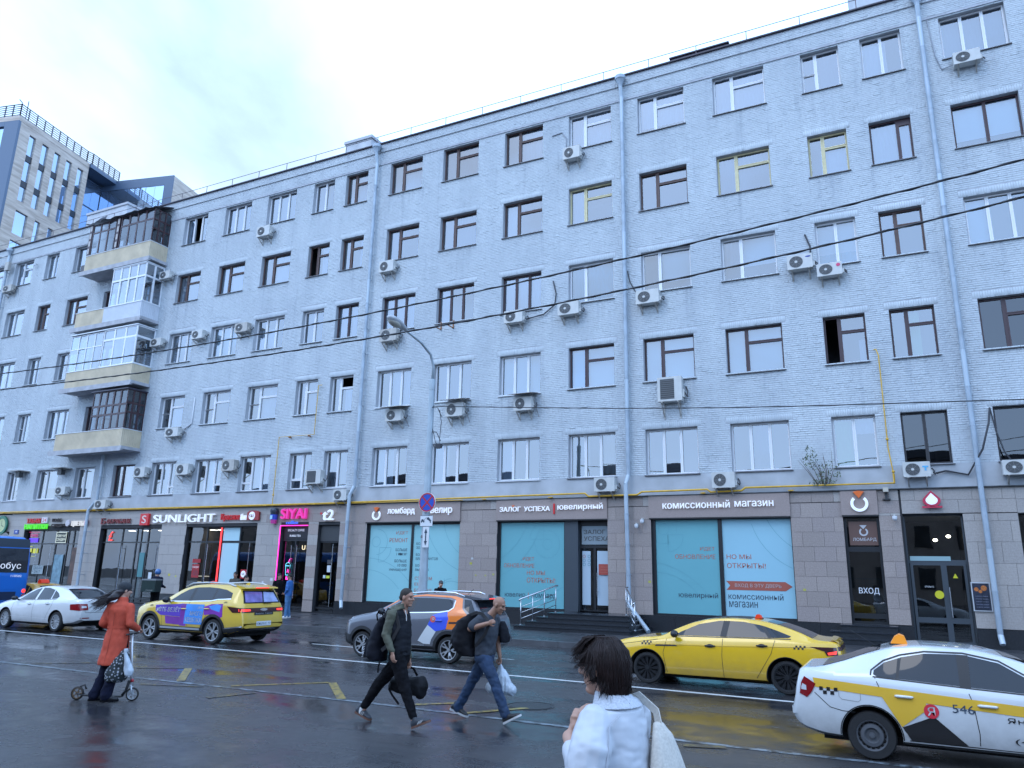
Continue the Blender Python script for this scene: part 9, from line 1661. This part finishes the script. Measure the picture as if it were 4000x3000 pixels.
M_HS = mat('hair_black', (.012, .010, .010), .7); M_SW = mat('shoe_white', (.62, .63, .65), .5); M_BLUJ = mat('track_blue', (.025, .12, .36), .7, nz=(8, .3)); M_JEAN = mat('jean_mid', (.06, .16, .32), .8, nz=(7, .3)); M_KHA = mat('jacket_khaki', (.05, .048, .04), .8, nz=(8, .3))
standing('man in dark clothes and pale shoes leaning by the pink neon coffee shop door', -22.75, 24.3, R_(-20), 1.72, M_BLACK, M_BLACK, M_SKIN, (M_HS, M_SW), pose='pockets'); standing('man in bright blue tracksuit facing the man in black by the neon door', -22.0, 24.1, R_(200), 1.72, M_BLUJ, M_JEAN, M_SKIN, (M_HS, M_SW), pose='pockets')
standing('man in khaki jacket behind the yellow SUV taxi in front of the blue shop panel', -24.9, 24.0, R_(-70), 1.75, M_KHA, M_NAVY, M_SKIN, (M_HS, M_SHB)); standing('dark haired person half hidden next to the round red shop sticker', -24.1, 23.8, R_(30), 1.62, mat('coat_brown', (.045, .03, .024), .8), M_BLACK, M_SKIN2, (M_HS, M_SHB))
standing('man in grey cap holding a phone to his ear behind the grey SUV', -14.3, 23.2, R_(-40), 1.62, M_BLACK, M_NAVY, M_SKIN2, (mat('cap_grey', (.05, .05, .055), .8), M_SHB), hat='cap', pose='phone')
# courier on a moped with a big box
r = standing('courier in dark clothes with a blue helmet, back turned, at the shop front', -27.3, 22.1, R_(115), 1.78, M_NAVY, M_BLACK, M_SKIN, (mat('helmet_blue', (.03, .12, .32), .3, coat=.6), M_SHB), hat='helmet', pose='ride')
M_BOX = mat('courier_box', (.012, .030, .028), .55, nz=(6, .2)); bx = tag(empty('delivery_box', (-26.9, 21.75, 1.05)), 'dark green insulated delivery box with pale lid behind the courier', 'delivery box'); ca = Matrix.Translation((-27.12, 21.72, 1.06)) @ Matrix.Rotation(R_(20), 4, 'Z')
def cbox(mb, x0, x1, y0, y1, z0, z1): return mb.add([ca @ Vector(q) for q in [(x0,y0,z0),(x1,y0,z0),(x1,y1,z0),(x0,y1,z0),(x0,y0,z1),(x1,y0,z1),(x1,y1,z1),(x0,y1,z1)]], [(0,3,2,1),(4,5,6,7),(0,1,5,4),(1,2,6,5),(2,3,7,6),(3,0,4,7)])
cbox(MB(), -.26, .32, -.26, .20, 0, .44).obj('box', M_BOX, bx); cbox(MB(), -.27, .33, -.27, .21, .44, .50).obj('lid', mat('box_lid', (.20, .22, .23), .5), bx); vv, ff = text_geo('Самокат', 0, 0); MB().add([ca @ Vector((-.05+.3*a, -.264, .04+.05*c)) for a, c, _ in vv], ff).obj('lettering', mat('box_text', (.3, .32, .32), .6), bx, fixn=False); cbox(MB(), -.264, -.258, -.2, .1, .12, .34).obj('label', mat('box_label', (.4, .2, .2), .6), bx)
